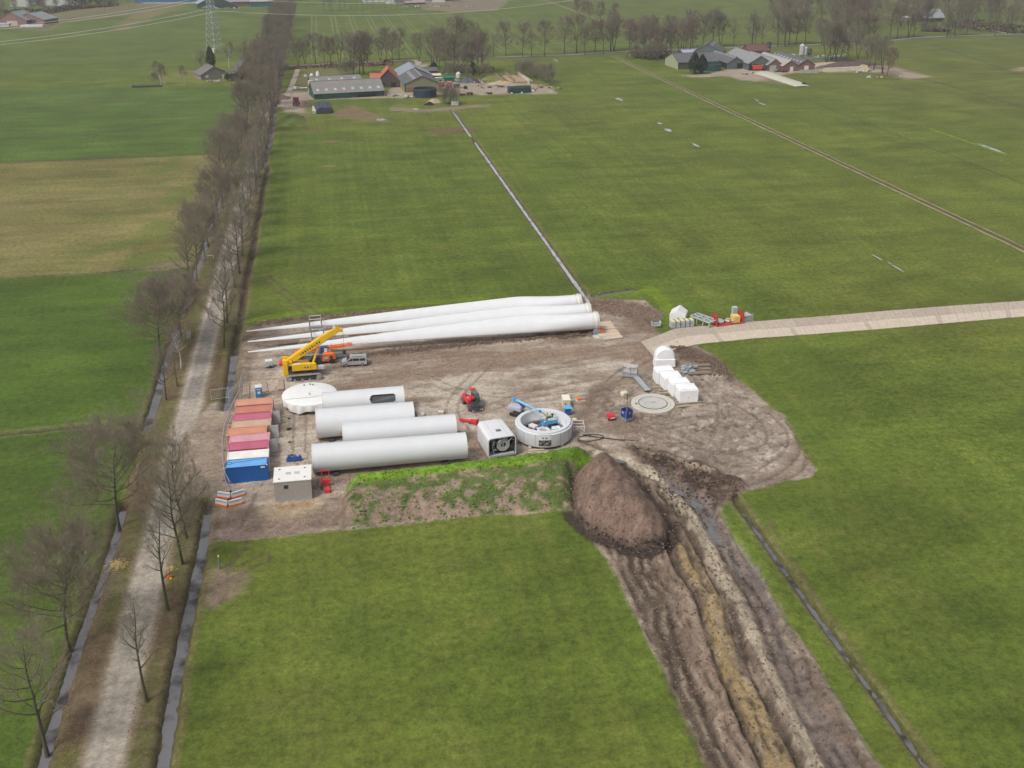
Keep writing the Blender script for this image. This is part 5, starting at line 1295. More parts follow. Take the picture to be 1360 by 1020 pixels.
    # boom
    A = Vector((-2.5, 0, 3.05)); tip = Vector((6.55, 0, 8.7)); d = (tip - A).normalized(); up = Vector((-d.z, 0, d.x)); L = (tip - A).length
    def seg(l0, l1, w0, w1, h0, h1, name, m=yel):
        V = []
        for l, w, h in ((l0, w0, h0), (l1, w1, h1)):
            c = A + d * l
            for sy, sz in ((-1, -.75), (-.6, -1), (.6, -1), (1, -.75), (1, 1), (-1, 1)): V.append(c + up * sz * h / 2 + Vector((0, sy * w / 2, 0)))
        return MB().add(V, [(5, 4, 3, 2, 1, 0), (6, 7, 8, 9, 10, 11)] + [(i, (i + 1) % 6, 6 + (i + 1) % 6, 6 + i) for i in range(6)]).build(name, m, t)
    seg(0, 7.6, 1.05, 1.05, 1.05, 1.25, 'boom_base'); seg(7.5, 9.0, .9, .88, 1.05, 1.0, 'boom_section'); seg(8.95, 10.0, .76, .74, .92, .86, 'boom_section')
    seg(7.35, 7.65, 1.12, 1.12, 1.36, 1.36, 'boom_collar'); seg(8.85, 9.05, .96, .96, 1.12, 1.12, 'boom_collar'); 
    for sy in (-.33, .33):
        c = A + d * 10.2; MB().box(c - up * .1 + Vector((0, sy, 0)), (1.5, .12, 1.0), ry=-math.atan2(d.z, d.x)).build('boom_head', yel, t, bevel=.03)
    o = A + d * 10.95 - up * .55; MB().lathe([(0, -.3), (.34, -.3), (.34, .3), (0, .3)], 16).xf(Matrix.Translation(o) @ Matrix.Rotation(R(90), 4, 'X')).build('head_sheave', yel, t)
    o2 = A + d * 10.3 + up * .62
    for k in (-1, 0, 1): MB().box(o2 + Vector((0, k * .22, 0)), (.5, .08, .4), ry=-.6).build('rope_guide', M('cream guide', (.7, .66, .5), .5, .1, 2), t)
    for k in range(9): 
        c = A + d * (2.6 + k * .5) ; MB().box(c + Vector((0, -.535, 0)) + up * .05 * (k % 2), (.3, .012, .34 if k % 3 else .2), ry=-math.atan2(d.z, d.x)).build('boom_letter', dsteel, t)
    c1 = Vector((1.55, 0, 1.9)); c2 = A + d * 6.0 - up * .62
    for sy in (-.28, .28): MB().tube([c1 + Vector((0, sy, 0)), c1.lerp(c2, .6) + Vector((0, sy, 0))], .2, 10).build('luffing_cylinder', yel, t); MB().tube([c1.lerp(c2, .58) + Vector((0, sy, 0)), c2 + Vector((0, sy, 0))], .10, 8).build('cylinder_rod', chrome, t)
    MB().box(A + d * 1.0 - up * .9 + Vector((.8, 0, -.2)), (3.2, .5, .35), ry=R(8)).build('rear_strut', yel, t, bevel=.03)
    hk = o + Vector((.32, 0, -4.6))
    for sy in (-.08, .08): MB().tube([o + Vector((.32, sy, 0)), hk + Vector((0, sy, .5))], .018, 4).build('hoist_rope', dark, t)
    MB().tube([hk + Vector((0, 0, .55)), hk + Vector((0, 0, -.1))], [.28, .24], 10).build('hook_block', dark, t); MB().tube([hk + Vector((0, 0, -.1)), hk + Vector((0, 0, -.5)), hk + Vector((.15, 0, -.65)), hk + Vector((.25, 0, -.5))], .06, 6).build('hook', steel, t)
    for sy in (-.7,): MB().tube([(-1.9, sy, 2.9), (-1.9, sy, 3.5)], .08, 6).build('exhaust', dark, t)
crane()
def orange_rig():
    p = (-4.05, 178.69); t = thing('orange_boom_truck', 'orange crane superstructure with a long lattice arm behind the yellow crane', 'crane', (p[0], p[1] + 1.0, 0), R(2))
    box('chassis', (.4, 0, .7), (4.4, 2.2, .35), ora, t, bevel=.04)
    MB().prism([(.6, .85), (.6, 2.0), (2.6, 2.0), (2.9, 1.5), (2.9, .85)], 'Y', -1.15, -.2).build('machine_house', ora, t, bevel=.05)
    box('side_opening', (2.1, -1.17, 1.35), (.55, .03, .55), dsteel, t); box('grille', (1.15, -1.17, 1.25), (.75, .03, .5), M('pale blue grille', (.35, .5, .55), .5, .1, 2), t)
    box('blue_cab', (.9, .35, 2.35), (1.4, 1.0, 1.3), M('dark blue cab', (.03, .07, .2), .4, .1, 2), t, bevel=.06); box('cab_panel', (1.2, -.16, 2.4), (.6, .02, .8), white, t)
    A = Vector((-4.2, .6, 2.0)); B = Vector((6.2, .6, 2.75))
    for dz in (0, .55):
        for sy in (-.3, .3): MB().tube([A + Vector((0, sy, dz)), B + Vector((0, sy, dz * .5))], .085, 5).build('chord', ora, t)
    for k in range(16):
        a = A.lerp(B, k / 16); b = A.lerp(B, (k + 1) / 16); z0 = (k % 2) * .5; z1 = .5 - z0
        m = MB()
        for sy in (-.3, .3): m.tube([a + Vector((0, sy, z0)), b + Vector((0, sy, z1))], .05, 4)
        m.build('lacing', ora, t)
    MB().box(A.lerp(B, .2) + Vector((0, -.35, .25)), (3.6, .06, .5), ry=R(-4)).build('side_panel', ora, t); MB().box(A.lerp(B, .72) + Vector((0, -.35, .15)), (2.2, .05, .35), ry=R(-4)).build('side_panel', ora, t)
    box('tail_weight', (-4.0, .4, 1.6), (1.0, 1.7, 1.3), ora, t, bevel=.05)
    for x in (-3.2, -1.6, 0, 2.2):
        for sy in (-1, 1): MB().lathe([(0, -.2), (.5, -.2), (.52, 0), (.5, .2), (0, .2)], 18).xf(Matrix.Translation((x, sy, .52)) @ Matrix.Rotation(R(90), 4, 'X')).build('wheel', dark, t)
    box('deck', (-1.8, 0, 1.0), (4.5, 2.0, .2), dsteel, t); box('blue_tank', (-.9, -.7, 1.35), (1.4, .7, .55), M('mid blue tank', (.12, .25, .5), .5, .2, 2), t, bevel=.05)
orange_rig()
t = thing('black_ballast_sled', 'black sled with tarpaulin lying right of the orange arm under the hook', 'sled', (-0.68, 181.27) + (0,), R(8))
MB().prism([(-1.8, 0), (-1.5, .5), (1.2, .65), (2.2, .15), (2.2, 0)], 'Y', -.8, .8).build('sled_body', M('grey green sheet', (.10, .12, .10), .7, .3, 1), t, bevel=.05)
box('sled_runner', (0, -.9, .1), (4.2, .12, .18), dsteel, t)

# --- red telehandler facing the camera, and its basket
def telehandler():
    p = (21.22, 154.30); t = thing('telehandler', 'red telehandler with black fork carriage facing the camera', 'telehandler', (p[0] + .0, p[1] + 2.1, 0), R(12))
    for sx in (-1, 1):
        for yy in (-1.5, 1.45):
            w = MB().lathe([(0, -.22), (.45, -.24), (.6, -.2), (.62, 0), (.6, .2), (.45, .24), (0, .22)], 22).xf(Matrix.Translation((sx * .98, yy, .62)) @ Matrix.Rotation(R(90), 4, 'Y')).build('wheel', M('grey tyre', (.075, .075, .078), .9, .2, 3), t, smooth=True)
            MB().lathe([(0, 0), (.3, 0)], 14).xf(Matrix.Translation((sx * 1.21, yy, .62)) @ Matrix.Rotation(R(90), 4, 'Y')).build('rim', red, w)
    box('chassis', (0, 0, .85), (1.2, 4.2, .55), dsteel, t, bevel=.05)
    MB().prism([(-.9, 1.0), (-.9, 1.75), (.2, 1.9), (1.9, 1.8), (2.1, 1.0)], 'X', -1.05, -.35).build('engine_hood', red, t, bevel=.06)
    box('hood_grille', (-.7, .6, 1.95), (.3, 1.2, .04), dsteel, t); box('beacon', (-.75, -.3, 2.05), (.14, .14, .16), ora, t); box('hood_patch', (-.7, -.2, 1.93), (.35, .4, .03), white, t)
    cb = MB().prism([(-1.2, 1.0), (-1.05, 1.9), (-.6, 2.45), (.9, 2.45), (1.1, 1.7), (1.1, 1.0)], 'X', .22, 1.1).build('cab', dsteel, t, bevel=.05)
    MB().add([(.30, -1.03, 1.93), (1.02, -1.03, 1.93), (1.02, -.62, 2.44), (.30, -.62, 2.44)], [(0, 1, 2, 3)]).xf(Matrix.Translation((0, -.03, .02))).build('windscreen', M('green cab glass', (.05, .10, .09), .12, .1, 1), cb)
    MB().prism([(-.9, 1.3), (-.8, 1.9), (-.5, 2.3), (.8, 2.3), (.9, 1.3)], 'X', 1.105, 1.12).build('side_glass', M('green cab glass', (.05, .10, .09), .12, .1, 1), cb)
    MB().box((.66, .15, 2.5), (.9, 1.5, .08)).build('cab_roof', M('green grey roof glass', (.09, .15, .14), .25, .1, 1), cb, bevel=.04)
    MB().box((.6, 1.25, 2.55), (1.0, .7, .35)).build('rear_hood', red, t, bevel=.12)
    A = Vector((-.12, 1.9, 2.15)); B = Vector((-.1, -1.9, 1.05)); dd = (B - A).normalized(); ang = math.atan2(dd.z, -dd.y)
    MB().box(A.lerp(B, .40), (.42, 3.3, .46), rx=-ang * -1).build('boom', red, t, bevel=.04); MB().box(A.lerp(B, .84), (.32, 1.5, .34), rx=ang).build('boom_extension', dsteel, t)
    MB().tube([(-.1, -.4, 1.2), (-.1, -1.6, 1.0)], .08, 6).build('tilt_cylinder', chrome, t)
    box('fork_carriage', (0, -2.5, .55), (2.3, .16, .42), dsteel, t, bevel=.02); box('carriage_back', (0, -2.35, .95), (1.0, .14, .5), dsteel, t)
    for x in (-.8, .62, .95): MB().lathe([(0, 0), (.11, 0), (.13, .04)], 12).xf(Matrix.Translation((x, -2.62, .56)) @ Matrix.Rotation(R(90), 4, 'X')).build('roller', chrome, t)
    for x in (-.45, .6): MB().box((x, -3.15, .08), (.13, 1.25, .06)).box((x, -2.6, .3), (.13, .08, .5)).build('fork', M('brown steel fork', (.22, .17, .13), .7, .2, 2), t)
    box('mirror', (1.35, -1.0, 1.95), (.08, .1, .3), dark, t); MB().tube([(1.05, -.9, 1.8), (1.35, -1.0, 1.9)], .02, 4).build('mirror_arm', dark, t)
telehandler()
t = thing('jib_attachment', 'red telehandler jib lying flat between the tower sections and the nacelle', 'jib', (20.02, 150.34) + (0,), R(-33))
MB().box((-.7, 0, .35), (1.6, .55, .35)).build('jib_arm', red, t, bevel=.1); MB().lathe([(0, -.18), (.33, -.18), (.33, .18), (0, .18)], 18, c=(-1.6, 0, .35)).build('jib_nose', red, t)
MB().box((.6, 0, .45), (1.1, .75, .5)).build('jib_carriage', red, t, bevel=.06); box('jib_plate', (1.3, 0, .5), (.15, 1.1, .8), red, t); box('jib_hook', (.1, -.35, .3), (.15, .2, .4), dsteel, t)

# --- blue boom lift reaching into the ring
def person(name, label, x, y, z, vest, trousers, rz=0, lean=0.0, crouch=False, helmet=(.85, .85, .8), hold=False, sit=False):
    vs = []; es = []; rr = []
    def a(p, r, par=None):
        vs.append(p); rr.append(r)
        if par is not None: es.append((par, len(vs) - 1))
        return len(vs) - 1
    hz = .55 if crouch else .93
    pel = a((0, 0, hz), .15); f = -lean
    ch = a((0, f * .35, hz + .30), .17, pel); ch2 = a((0, f * .5, hz + .48), .16, ch); nk = a((0, f * .62, hz + .60), .062, ch2); hd = a((0, f * .70 - .02, hz + .72), .10, nk); a((0, f * .74, hz + .80), .085, hd)
    for s_ in (-1, 1):
        sh_ = a((s_ * .19, f * .5, hz + .50), .075, ch2)
        el = a((s_ * .27, f * .5 - .12 - (.1 if hold else 0), hz + .25), .050, sh_); wr = a((s_ * (.20 if hold else .28), f * .5 - .38, hz + (.28 if hold else .12)), .036, el); a((s_ * (.18 if hold else .28), f * .5 - .46, hz + (.28 if hold else .06)), .04, wr)
        hp = a((s_ * .10, 0, hz - .04), .11, pel)
        if crouch: kn = a((s_ * .15, -.38, .50), .075, hp); an = a((s_ * .14, -.10, .10), .05, kn)
        else: kn = a((s_ * .12, -.04 - .02 * s_, .50), .075, hp); an = a((s_ * .13, .03, .10), .05, kn)
        ft = a((s_ * .14, an and (vs[an][1] - .18), .045), .045, an)
    me = bpy.data.meshes.new('body'); me.from_pydata(vs, es, []); o = bpy.data.objects.new('body', me); COL.objects.link(o)
    sk = o.modifiers.new('skin', 'SKIN'); sk.use_smooth_shade = True
    for i, r_ in enumerate(rr): me.skin_vertices[0].data[i].radius = (r_, r_ * .85)
    me.skin_vertices[0].data[0].use_root = True
    o.modifiers.new('sub', 'SUBSURF').levels = 1
    dg = bpy.context.evaluated_depsgraph_get(); nm = bpy.data.meshes.new_from_object(o.evaluated_get(dg))
    bpy.data.objects.remove(o)
    for m_ in (vest, trousers, M('skin', (.50, .30, .22), .6, .05, 3), dark): nm.materials.append(m_)
    for pl in nm.polygons:
        c = pl.center; pl.use_smooth = True
        if c.z > hz + .56: pl.material_index = 2
        elif c.z < .09: pl.material_index = 3
        elif c.z < hz + .02 and abs(c.x) < .24 and not (abs(c.x) > .22): pl.material_index = 1
        elif abs(c.x) > .16 and c.y < f * .5 - .36: pl.material_index = 2
    t = thing(name, label, 'person', (x, y, z), rz)
    nm.name = 'body'; b = bpy.data.objects.new('body', nm); COL.objects.link(b); b.parent = t
    MB().lathe([(.135, 0), (.125, .07), (.07, .125), (0, .135)], 14, c=(0, f * .70 - .01, hz + .76)).build('helmet', M('helmet ' + str(helmet[0]), helmet, .4, .05, 3), t, smooth=True)
    MB().box((0, f * .70 - .12, hz + .70), (.035, .05, .05)).build('nose', M('skin', (.50, .30, .22)), t)
    return t
hiv = M('yellow hi vis cloth', (.62, .72, .04), .7, .15, 4); navy = M('navy work trousers', (.03, .035, .06), .8, .2, 4)
def boomlift():
    b = (28.50, 151.30); t = thing('boom_lift', 'blue boom lift whose arm reaches over the white ring', 'boom lift', (b[0], b[1] + .4, 0), 0)
    ox, oy = b[0], b[1] + .4
    for s_ in (-1, 1):
        MB().prism([(-1.3, .12), (-1.45, .35), (-1.3, .62), (1.3, .62), (1.45, .35), (1.3, .12), (0, .0)], 'Y', s_ * .75 - .2, s_ * .75 + .2).xf(Matrix.Rotation(R(-35), 4, 'Z')).build('track', dark, t, bevel=.06)
    MB().lathe([(.6, .55), (.6, .95), (0, .95)], 20).build('turntable', dsteel, t)
    MB().box((-.45, .35, 1.35), (2.5, 1.35, .85), rz=R(-38)).build('counterweight', M('lilac grey cover', (.42, .42, .50), .45, .05, 2), t, bevel=.18)
    e = (27.35, 149.25); E = Vector((e[0] - ox, e[1] - oy, 4.2)); S = Vector((.75, -.2, 1.5))
    for off in (0, .5): MB().tube([S + Vector((off * .5, .2 * off, 0)), E + Vector((off * .8, 0, -.3 * off))], .13, 4).build('riser_link', blu, t)
    MB().tube([S + Vector((-.2, 0, .1)), S.lerp(E, .75)], .09, 8).build('riser_cylinder', M('dark blue cylinder', (.02, .12, .3), .4, .1, 2), t)
    k_ = (30.52, 144.59); K = Vector((k_[0] - ox, k_[1] - oy, 4.1)); E2 = E + (E - K).normalized() * .5
    MB().tube([E2, E2.lerp(K, .62)], .22, 4).build('main_boom', M('pale lift blue', (.16, .42, .72), .4, .08, 1), t); MB().tube([E2.lerp(K, .60), K], .16, 4).build('boom_section', M('pale lift blue', (.16, .42, .72)), t)
    MB().box(E, (.6, .5, .55), rz=R(-30)).build('elbow', blu, t, bevel=.05)
    q = (31.70, 144.30); Q = Vector((q[0] - ox, q[1] - oy, 3.1)); MB().tube([K, K.lerp(Q, .5) + Vector((0, 0, .1)), Q], .10, 6).build('jib', steel, t); MB().box(K, (.35, .35, .35), rz=.4).build('jib_joint', blu, t)
    bk = (32.13, 145.07); bx_, by_ = bk[0] - ox, bk[1] - oy; zf = 1.65; m = MB().box((bx_, by_, zf), (2.6, 1.0, .08), rz=R(12)); m.build('basket_floor', M('bright blue deck', (.04, .33, .60), .5, .1, 1), t)
    rm = Matrix.Translation((bx_, by_, zf)) @ Matrix.Rotation(R(12), 4, 'Z')
    for z in (.55, 1.08): MB().tube([(-1.3, -.5, z), (1.3, -.5, z), (1.3, .5, z), (-1.3, .5, z), (-1.3, -.5, z)], .03, 5).xf(rm).build('guard_rail', blu, t)
    for x, y_ in ((-1.3, -.5), (0, -.5), (1.3, -.5), (1.3, .5), (-1.3, .5), (0, .5)): MB().tube([(x, y_, 0), (x, y_, 1.1)], .028, 5).xf(rm).build('rail_post', blu, t)
    MB().box((-.35, -.5, .3), (1.2, .04, .55)).box((.85, -.5, .3), (.8, .04, .55)).xf(rm).build('kick_panel', M('bright blue deck', (.04, .33, .60)), t)
    MB().tube([Q, Vector((bx_, by_ + .5, zf + .6))], .08, 6).build('basket_arm', dsteel, t)
    MB().box((bx_ + .1, by_ + .15, zf + .95), (.5, .3, .3), rz=.2).build('control_box', dsteel, t)
    person('person', 'worker in yellow vest and red helmet standing in the lift basket', ox + bx_ - .35, oy + by_ + .05, zf + .04, hiv, navy, R(10), .15, helmet=(.55, .06, .05), hold=True)
    person('person', 'second worker in yellow trousers at the right end of the lift basket', ox + bx_ + .55, oy + by_ + .05, zf + .04, M('dark jacket', (.04, .05, .07), .8, .2, 4), hiv, R(160), .2, helmet=(.75, .75, .72), hold=True)
boomlift()
p = (27.56, 141.16); person('person', 'worker in yellow vest crouching under the front left edge of the ring', p[0], p[1] + .1, 0, hiv, navy, R(150), .45, crouch=True, helmet=(.8, .75, .1))
tag(MB().box((0, 0, .25), (.9, .8, .5)).box((.1, .1, .6), (.4, .5, .3)).build('tool_chest', M('brown tool chest', (.13, .08, .05), .8, .2, 2)), 'brown tool chest behind the crouching worker', 'chest').location = (*(27.05, 142.25), 0)
tag(box('plank', (0, 0, .08), (2.4, .3, .12), woodn), 'pale plank lying in front of the ring', 'plank').location = (*(29.02, 139.41), 0)

# --- odds and ends right of the ring
t = thing('cream_cabinet', 'pair of cream cabinets standing behind the blue bin', 'cabinet', (36.90, 153.21) + (0,), R(-3))
cream = M('cream sheet steel', (.62, .56, .42), .6, .08, 2)
for k, (yy, h) in enumerate(((0, 1.55), (1.15, 1.55))): box('cabinet_body', (.05 * k, yy, h / 2), (1.25, 1.0, h), cream, t, bevel=.03); box('cabinet_lid', (.05 * k, yy, h + .04), (1.3, 1.05, .08), M('ivory lid', (.78, .73, .60), .6, .05, 2), t)
box('lock', (-.2, -.52, .9), (.18, .05, .25), dsteel, t)
t = thing('blue_bin', 'bright blue lidded bin in front of the cream cabinets', 'bin', (36.57, 150.69) + (0,), R(-3))
box('bin_body', (0, 0, .65), (1.0, .9, 1.1), M('dark blue bin', (.02, .10, .30), .5, .1, 2), t, bevel=.04); box('lid', (0, 0, 1.25), (1.3, 1.15, .14), M('sky blue lid', (.08, .42, .80), .5, .05, 2), t, bevel=.04)
t = thing('orange_compressor', 'small orange machine on the soil right of the cream cabinets', 'machine', (39.90, 155.31) + (0,), R(5))
box('body', (-.2, 0, .35), (.8, .6, .45), ora, t, bevel=.08); box('grey_part', (.5, 0, .3), (.6, .5, .4), steel, t, bevel=.05); box('skid', (0, 0, .07), (1.7, .8, .12), M('pale skid', (.5, .48, .4), .8, .1, 2), t)
t = thing('white_table_frame', 'white tubular frame with a small round top right of the ring', 'frame', (37.09, 145.38) + (0,), R(-8))
for x in (-.9, .9):
    for y_ in (-1.1, 1.1): MB().tube([(x, y_, 0), (x, y_, .9)], .05, 5).build('leg', white, t)
for y_ in (-1.1, 0, 1.1): MB().tube([(-.9, y_, .9), (.9, y_, .9)], .05, 5).build('rail', white, t)
for x in (-.9, .9): MB().tube([(x, -1.1, .9), (x, 1.1, .9)], .05, 5).build('rail', white, t)
MB().tube([(-.9, -1.1, .1), (0, -1.1, .9), (.9, -1.1, .1)], .04, 5).build('brace', white, t)
MB().lathe([(0, .95), (.4, .95), (.4, .9)], 18, c=(-.5, 1.6, 0)).build('round_top', cream, t); MB().tube([(-.5, 1.6, 0), (-.5, 1.6, .9)], .06, 6).build('stem', steel, t)
box('ladder', (-1.35, -.2, .8), (.1, 2.6, .35), white, t, rx=R(25))
q = (38.01, 141.55); tag(MB().tube([(q[0] + 1.9 * math.cos(a * .33) * (1 if a < 13 else 1.2) , q[1] + 1.0 * math.sin(a * .33), .06 + .01 * a) for a in range(4, 26)] + [(q[0] + 4.5, q[1] - 1.2, .06), (q[0] + 7, q[1] - 1.8, .06)], .07, 6).build('cable_coil', dark), 'black cable looped on the pale soil left of the sand track', 'cable')
t = thing('red_generator', 'small red generator on the soil left of the light mast', 'generator', (43.18, 147.54) + (height(*(43.18, 147.54)),), R(10))
box('housing', (0, 0, .65), (1.0, 1.3, .75), red, t, bevel=.12); box('front_panel', (.02, -.665, .62), (.8, .04, .22), white, t)
for s_ in (-1, 1): MB().lathe([(0, -.06), (.24, -.06), (.24, .06), (0, .06)], 14).xf(Matrix.Translation((s_ * .5, -.2, .24)) @ Matrix.Rotation(R(90), 4, 'Y')).build('wheel', dark, t)
def mast():
    p = (45.58, 146.28); z = height(*p); t = thing('camera_mast', 'blue caged mast unit with a cream camera head beside the round foundation', 'mast', (p[0], p[1] + .5, z), R(22))
    nb = M('navy sheet', (.03, .05, .22), .5, .1, 2)
    for x in (-.7, .7):
        for y_ in (-.7, .7): MB().tube([(x, y_, 0), (x, y_, 2.0)], .045, 4).build('corner_post', M('light blue frame', (.25, .40, .58), .5, .1, 2), t)
    for x, y_, w, d_ in ((0, -.72, 1.3, .03), (0, .72, 1.3, .03), (-.72, 0, .03, 1.3), (.72, 0, .03, 1.3)):
        o = box('side_panel', (x, y_, 1.3), (w, d_, 1.25), nb, t)
        if y_ < 0: box('warning_label', (.05, -.745, 1.5), (.3, .01, .26), M('red white label', (.7, .12, .1), .5, .1, 2), o); box('white_label', (.05, -.75, 1.58), (.2, .012, .08), white, o)
        if x < 0: box('warning_label', (-.745, .1, 1.5), (.01, .3, .26), M('white label', (.8, .8, .8), .5, .1, 2), o)
    box('floor_box', (0, 0, .35), (1.3, 1.3, .6), M('grey base', (.25, .28, .30), .6, .1, 2), t)
    MB().tube([(0, 0, .6), (0, 0, 4.6)], [.09, .05], 8).build('mast_tube', dsteel, t); MB().tube([(-.12, 0, .6), (-.12, 0, 3.0)], .05, 6).build('mast_sleeve', chrome, t)
    h = MB().box((-.75, -.1, 5.0), (1.2, .9, .75)).build('camera_head', cream, t, bevel=.18); box('lens_port', (-.45, -.57, 4.95), (.22, .04, .26), dsteel, h); box('bracket', (-.1, 0, 4.75), (.5, .15, .5), cream, t)
mast()
def foundation():
    p = (51.72, 151.85); z = height(*p); t = thing('round_foundation', 'round pale concrete foundation slab with a dark anchor ring', 'foundation', (p[0], p[1], z - .1), 0)
    MB().lathe([(3.72, -.2), (3.72, .38), (3.66, .44), (2.52, .44)], 72).build('outer_slab', conc, t, smooth=True)
    MB().lathe([(2.52, .44), (2.52, .36), (2.34, .36), (2.34, .47)], 72).build('anchor_groove', dsteel, t)
    MB().lathe([(2.34, .47), (2.10, .47), (2.10, .43), (2.02, .43), (2.02, .46), (0, .46)], 72).build('inner_slab', M('grey concrete', (.44, .43, .40), .9, .12, 1.2, dirt=.2), t)
    MB().lathe([(2.98, .442), (3.02, .46), (3.06, .442)], 72).build('formwork_line', M('darker concrete', (.33, .31, .28), .9, .1, 2), t)
    for k in range(60):
        a = 2 * math.pi * k / 60
        if k == 0: o = MB().tube([(0, 0, 0), (0, 0, .14)], .035, 5).build('anchor_bolt', steel, t); me = o.data
        else: o = bpy.data.objects.new('anchor_bolt', me); COL.objects.link(o); o.parent = t
        o.location = (2.43 * math.cos(a), 2.43 * math.sin(a), .36)
    box('cast_plate', (.1, .2, .47), (.8, .5, .03), M('darker concrete', (.33, .31, .28)), t); box('cast_plate', (-1.3, .1, .47), (.4, .3, .03), M('darker concrete', (.33, .31, .28)), t); box('cable_stub', (-2.9, .1, .5), (.3, .25, .15), dsteel, t)
foundation()
def stairs():
    a, b = Vector((51.72, 163.56)), Vector((52.21, 156.44)); d = (b - a); L = d.length; ang = math.atan2(d.y, d.x); mid = (a + b) / 2
    t = thing('steel_gangway', 'galvanised gangway with handrails lying behind the round foundation', 'gangway', (mid.x, mid.y, .25), ang)
    MB().box((0, 0, .15), (L, .95, .08)).build('grating', M('light grating', (.42, .43, .44), .5, .1, 3), t)
    for s_ in (-.5, .5): box('stringer', (0, s_, .12), (L, .06, .3), steel, t)
    for k in range(int(L / .28)): box('tread', (-L / 2 + .14 + k * .28, 0, .205), (.06, .9, .03), steel, t)
    for z in (.7, 1.2): MB().tube([(-L / 2, .62, z), (L / 2, .62, z)], .035, 5).build('handrail', steel, t)
    for k in range(7): MB().tube([(-L / 2 + L * k / 6, .6, .15), (-L / 2 + L * k / 6, .62, 1.2)], .03, 4).build('baluster', steel, t)
    p2 = (50.78, 162.74); t = thing('railing_stack', 'upright stack of galvanised railings at the far end of the gangway', 'railings', (p2[0], p2[1], .05), ang + R(60))
    for k in range(5):
        for x in (-1.3, 0, 1.3): MB().tube([(x, k * .32, 0), (x, k * .32 + .05, 2.1)], .035, 4).build('upright', steel, t)
        MB().tube([(-1.3, k * .32 + .05, 2.1), (1.3, k * .32 + .05, 2.1)], .035, 4).tube([(-1.3, k * .32, 1.1), (1.3, k * .32, 1.1)], .03, 4).build('rail', steel, t)
    MB().box((0, .6, .3), (2.6, 1.4, .25)).build('base_frame', steel, t)
stairs()
# --- shrink wrapped crates
def wrapped(x, y, w, d, h, seed, label):
    z = height(x, y); t = thing('wrapped_crate', label, 'crate', (x + w / 2, y + d / 2, z + .05), R(0), 'white wrapped crates by the foundation')
    rnd = random.Random(seed); n = 13; V = []; F = []
    lev = [0.22, .6, .62 * h, .9 * h, .965 * h, h + .22]
    def per(k, zz, top):
        s = 4 * k / (4 * n); i = int(s); f = s - i; c = [(-1, -1), (1, -1), (1, 1), (-1, 1), (-1, -1)]; a_, b_ = c[i % 4], c[i % 4 + 1]
        px, py = a_[0] + (b_[0] - a_[0]) * f, a_[1] + (b_[1] - a_[1]) * f; r_ = 1 - .0 * top
        return px * w / 2 * r_, py * d / 2 * r_
    N = 4 * n
    for li, z_ in enumerate(lev):
        sc_ = [.985, 1.0, 1.0, 1.01, .95, .90][li]
        for k in range(N):
            px, py = per(k, z_, li); wv = 1 + rnd.uniform(-.012, .012)
            V.append((px * sc_ * wv, py * sc_ * wv, (z_ + rnd.uniform(-.03, .03)) if li < 5 else h + .08 + rnd.uniform(-.04, .05)))
    for li in range(len(lev) - 1):
        F += [(li * N + k, li * N + (k + 1) % N, (li + 1) * N + (k + 1) % N, (li + 1) * N + k) for k in range(N)]
    V.append((0, 0, h + .20)); F += [((len(lev) - 1) * N + k, (len(lev) - 1) * N + (k + 1) % N, len(V) - 1) for k in range(N)]
    MB().add(V, F).build('wrapping', foil, t)
    for s_ in (-1, 0, 1): MB().box((0, s_ * (d / 2 - .15), .11), (w + (1.4 if s_ == -1 else .5), .28, .22)).build('bearer', wood, t)
    box('tag_mark', (-.1, -d / 2 - .02, h * .45), (.1, .02, .14), dsteel, t)
p4_ = [(56.16, 150.91), (55.69, 153.52), (55.04, 156.08), (54.56, 158.68)]
ll = ['white shrink wrapped crate nearest the camera, on a long plank', 'white shrink wrapped crate, second from the camera in the slanting row', 'white shrink wrapped crate, third from the camera in the slanting row', 'white shrink wrapped crate next to the white dome']
for k, q in enumerate(p4_): wrapped(q[0], q[1], 3.25, 2.35, 2.65, k, ll[k])
for k, (u, v, w) in enumerate([(917,538.5,5.2), (925,531,1.6), (929,527,1.4), (884,524,2.4), (877,516,2.4), (869,507,2.2)]):
    q = (57.84, 150.16) if k == 0 else [None, (59.65, 152.21), (60.54, 152.80), (54.86, 155.34), (54.72, 157.86), (54.56, 160.44)][k]
    o = box('plank', (0, 0, .1), (w, .35, .12), wood); o.location = (q[0], q[1], height(*q) + .02)
    tag(o, ['long plank under the nearest white crate', 'plank end sticking out right of the nearest white crate', 'farther plank end right of the nearest white crate', 'plank end left of the third white crate', 'plank end left of the crate beside the dome', 'plank end left of the white dome'][k], 'plank')
q = (58.53, 165.71); t = thing('wrapped_spinner', 'white wrapped dome standing on edge behind the row of wrapped crates', 'spinner', (q[0], q[1] + 1.0, 0), R(-6))
MB().lathe([(1.75, -.9), (1.85, -.7), (1.85, .5), (1.6, .75), (0, .85)], 40).xf(Matrix.Translation((0, 0, 2.0)) @ Matrix.Rotation(R(90), 4, 'X')).build('dome', foil, t, smooth=True)
MB().lathe([(0, -.85), (1.78, -.85)], 40).xf(Matrix.Translation((0, 0, 2.0)) @ Matrix.Rotation(R(90), 4, 'X')).build('dome_back', foil, t)
MB().prism([(-1.95, .1), (-1.85, 1.7), (1.85, 1.7), (1.95, .1)], 'Y', -.95, .9).build('skirt', foil, t, bevel=.08)
t = thing('pallet_of_brackets', 'pallet with galvanised brackets right of the wrapped dome', 'pallet', (62.06, 163.37) + (.05,), R(8))
box('pallet_deck', (0, 0, .15), (2.4, 1.3, .2), M('blue grey crate', (.30, .36, .40), .6, .1, 2), t); rnd = random.Random(2)
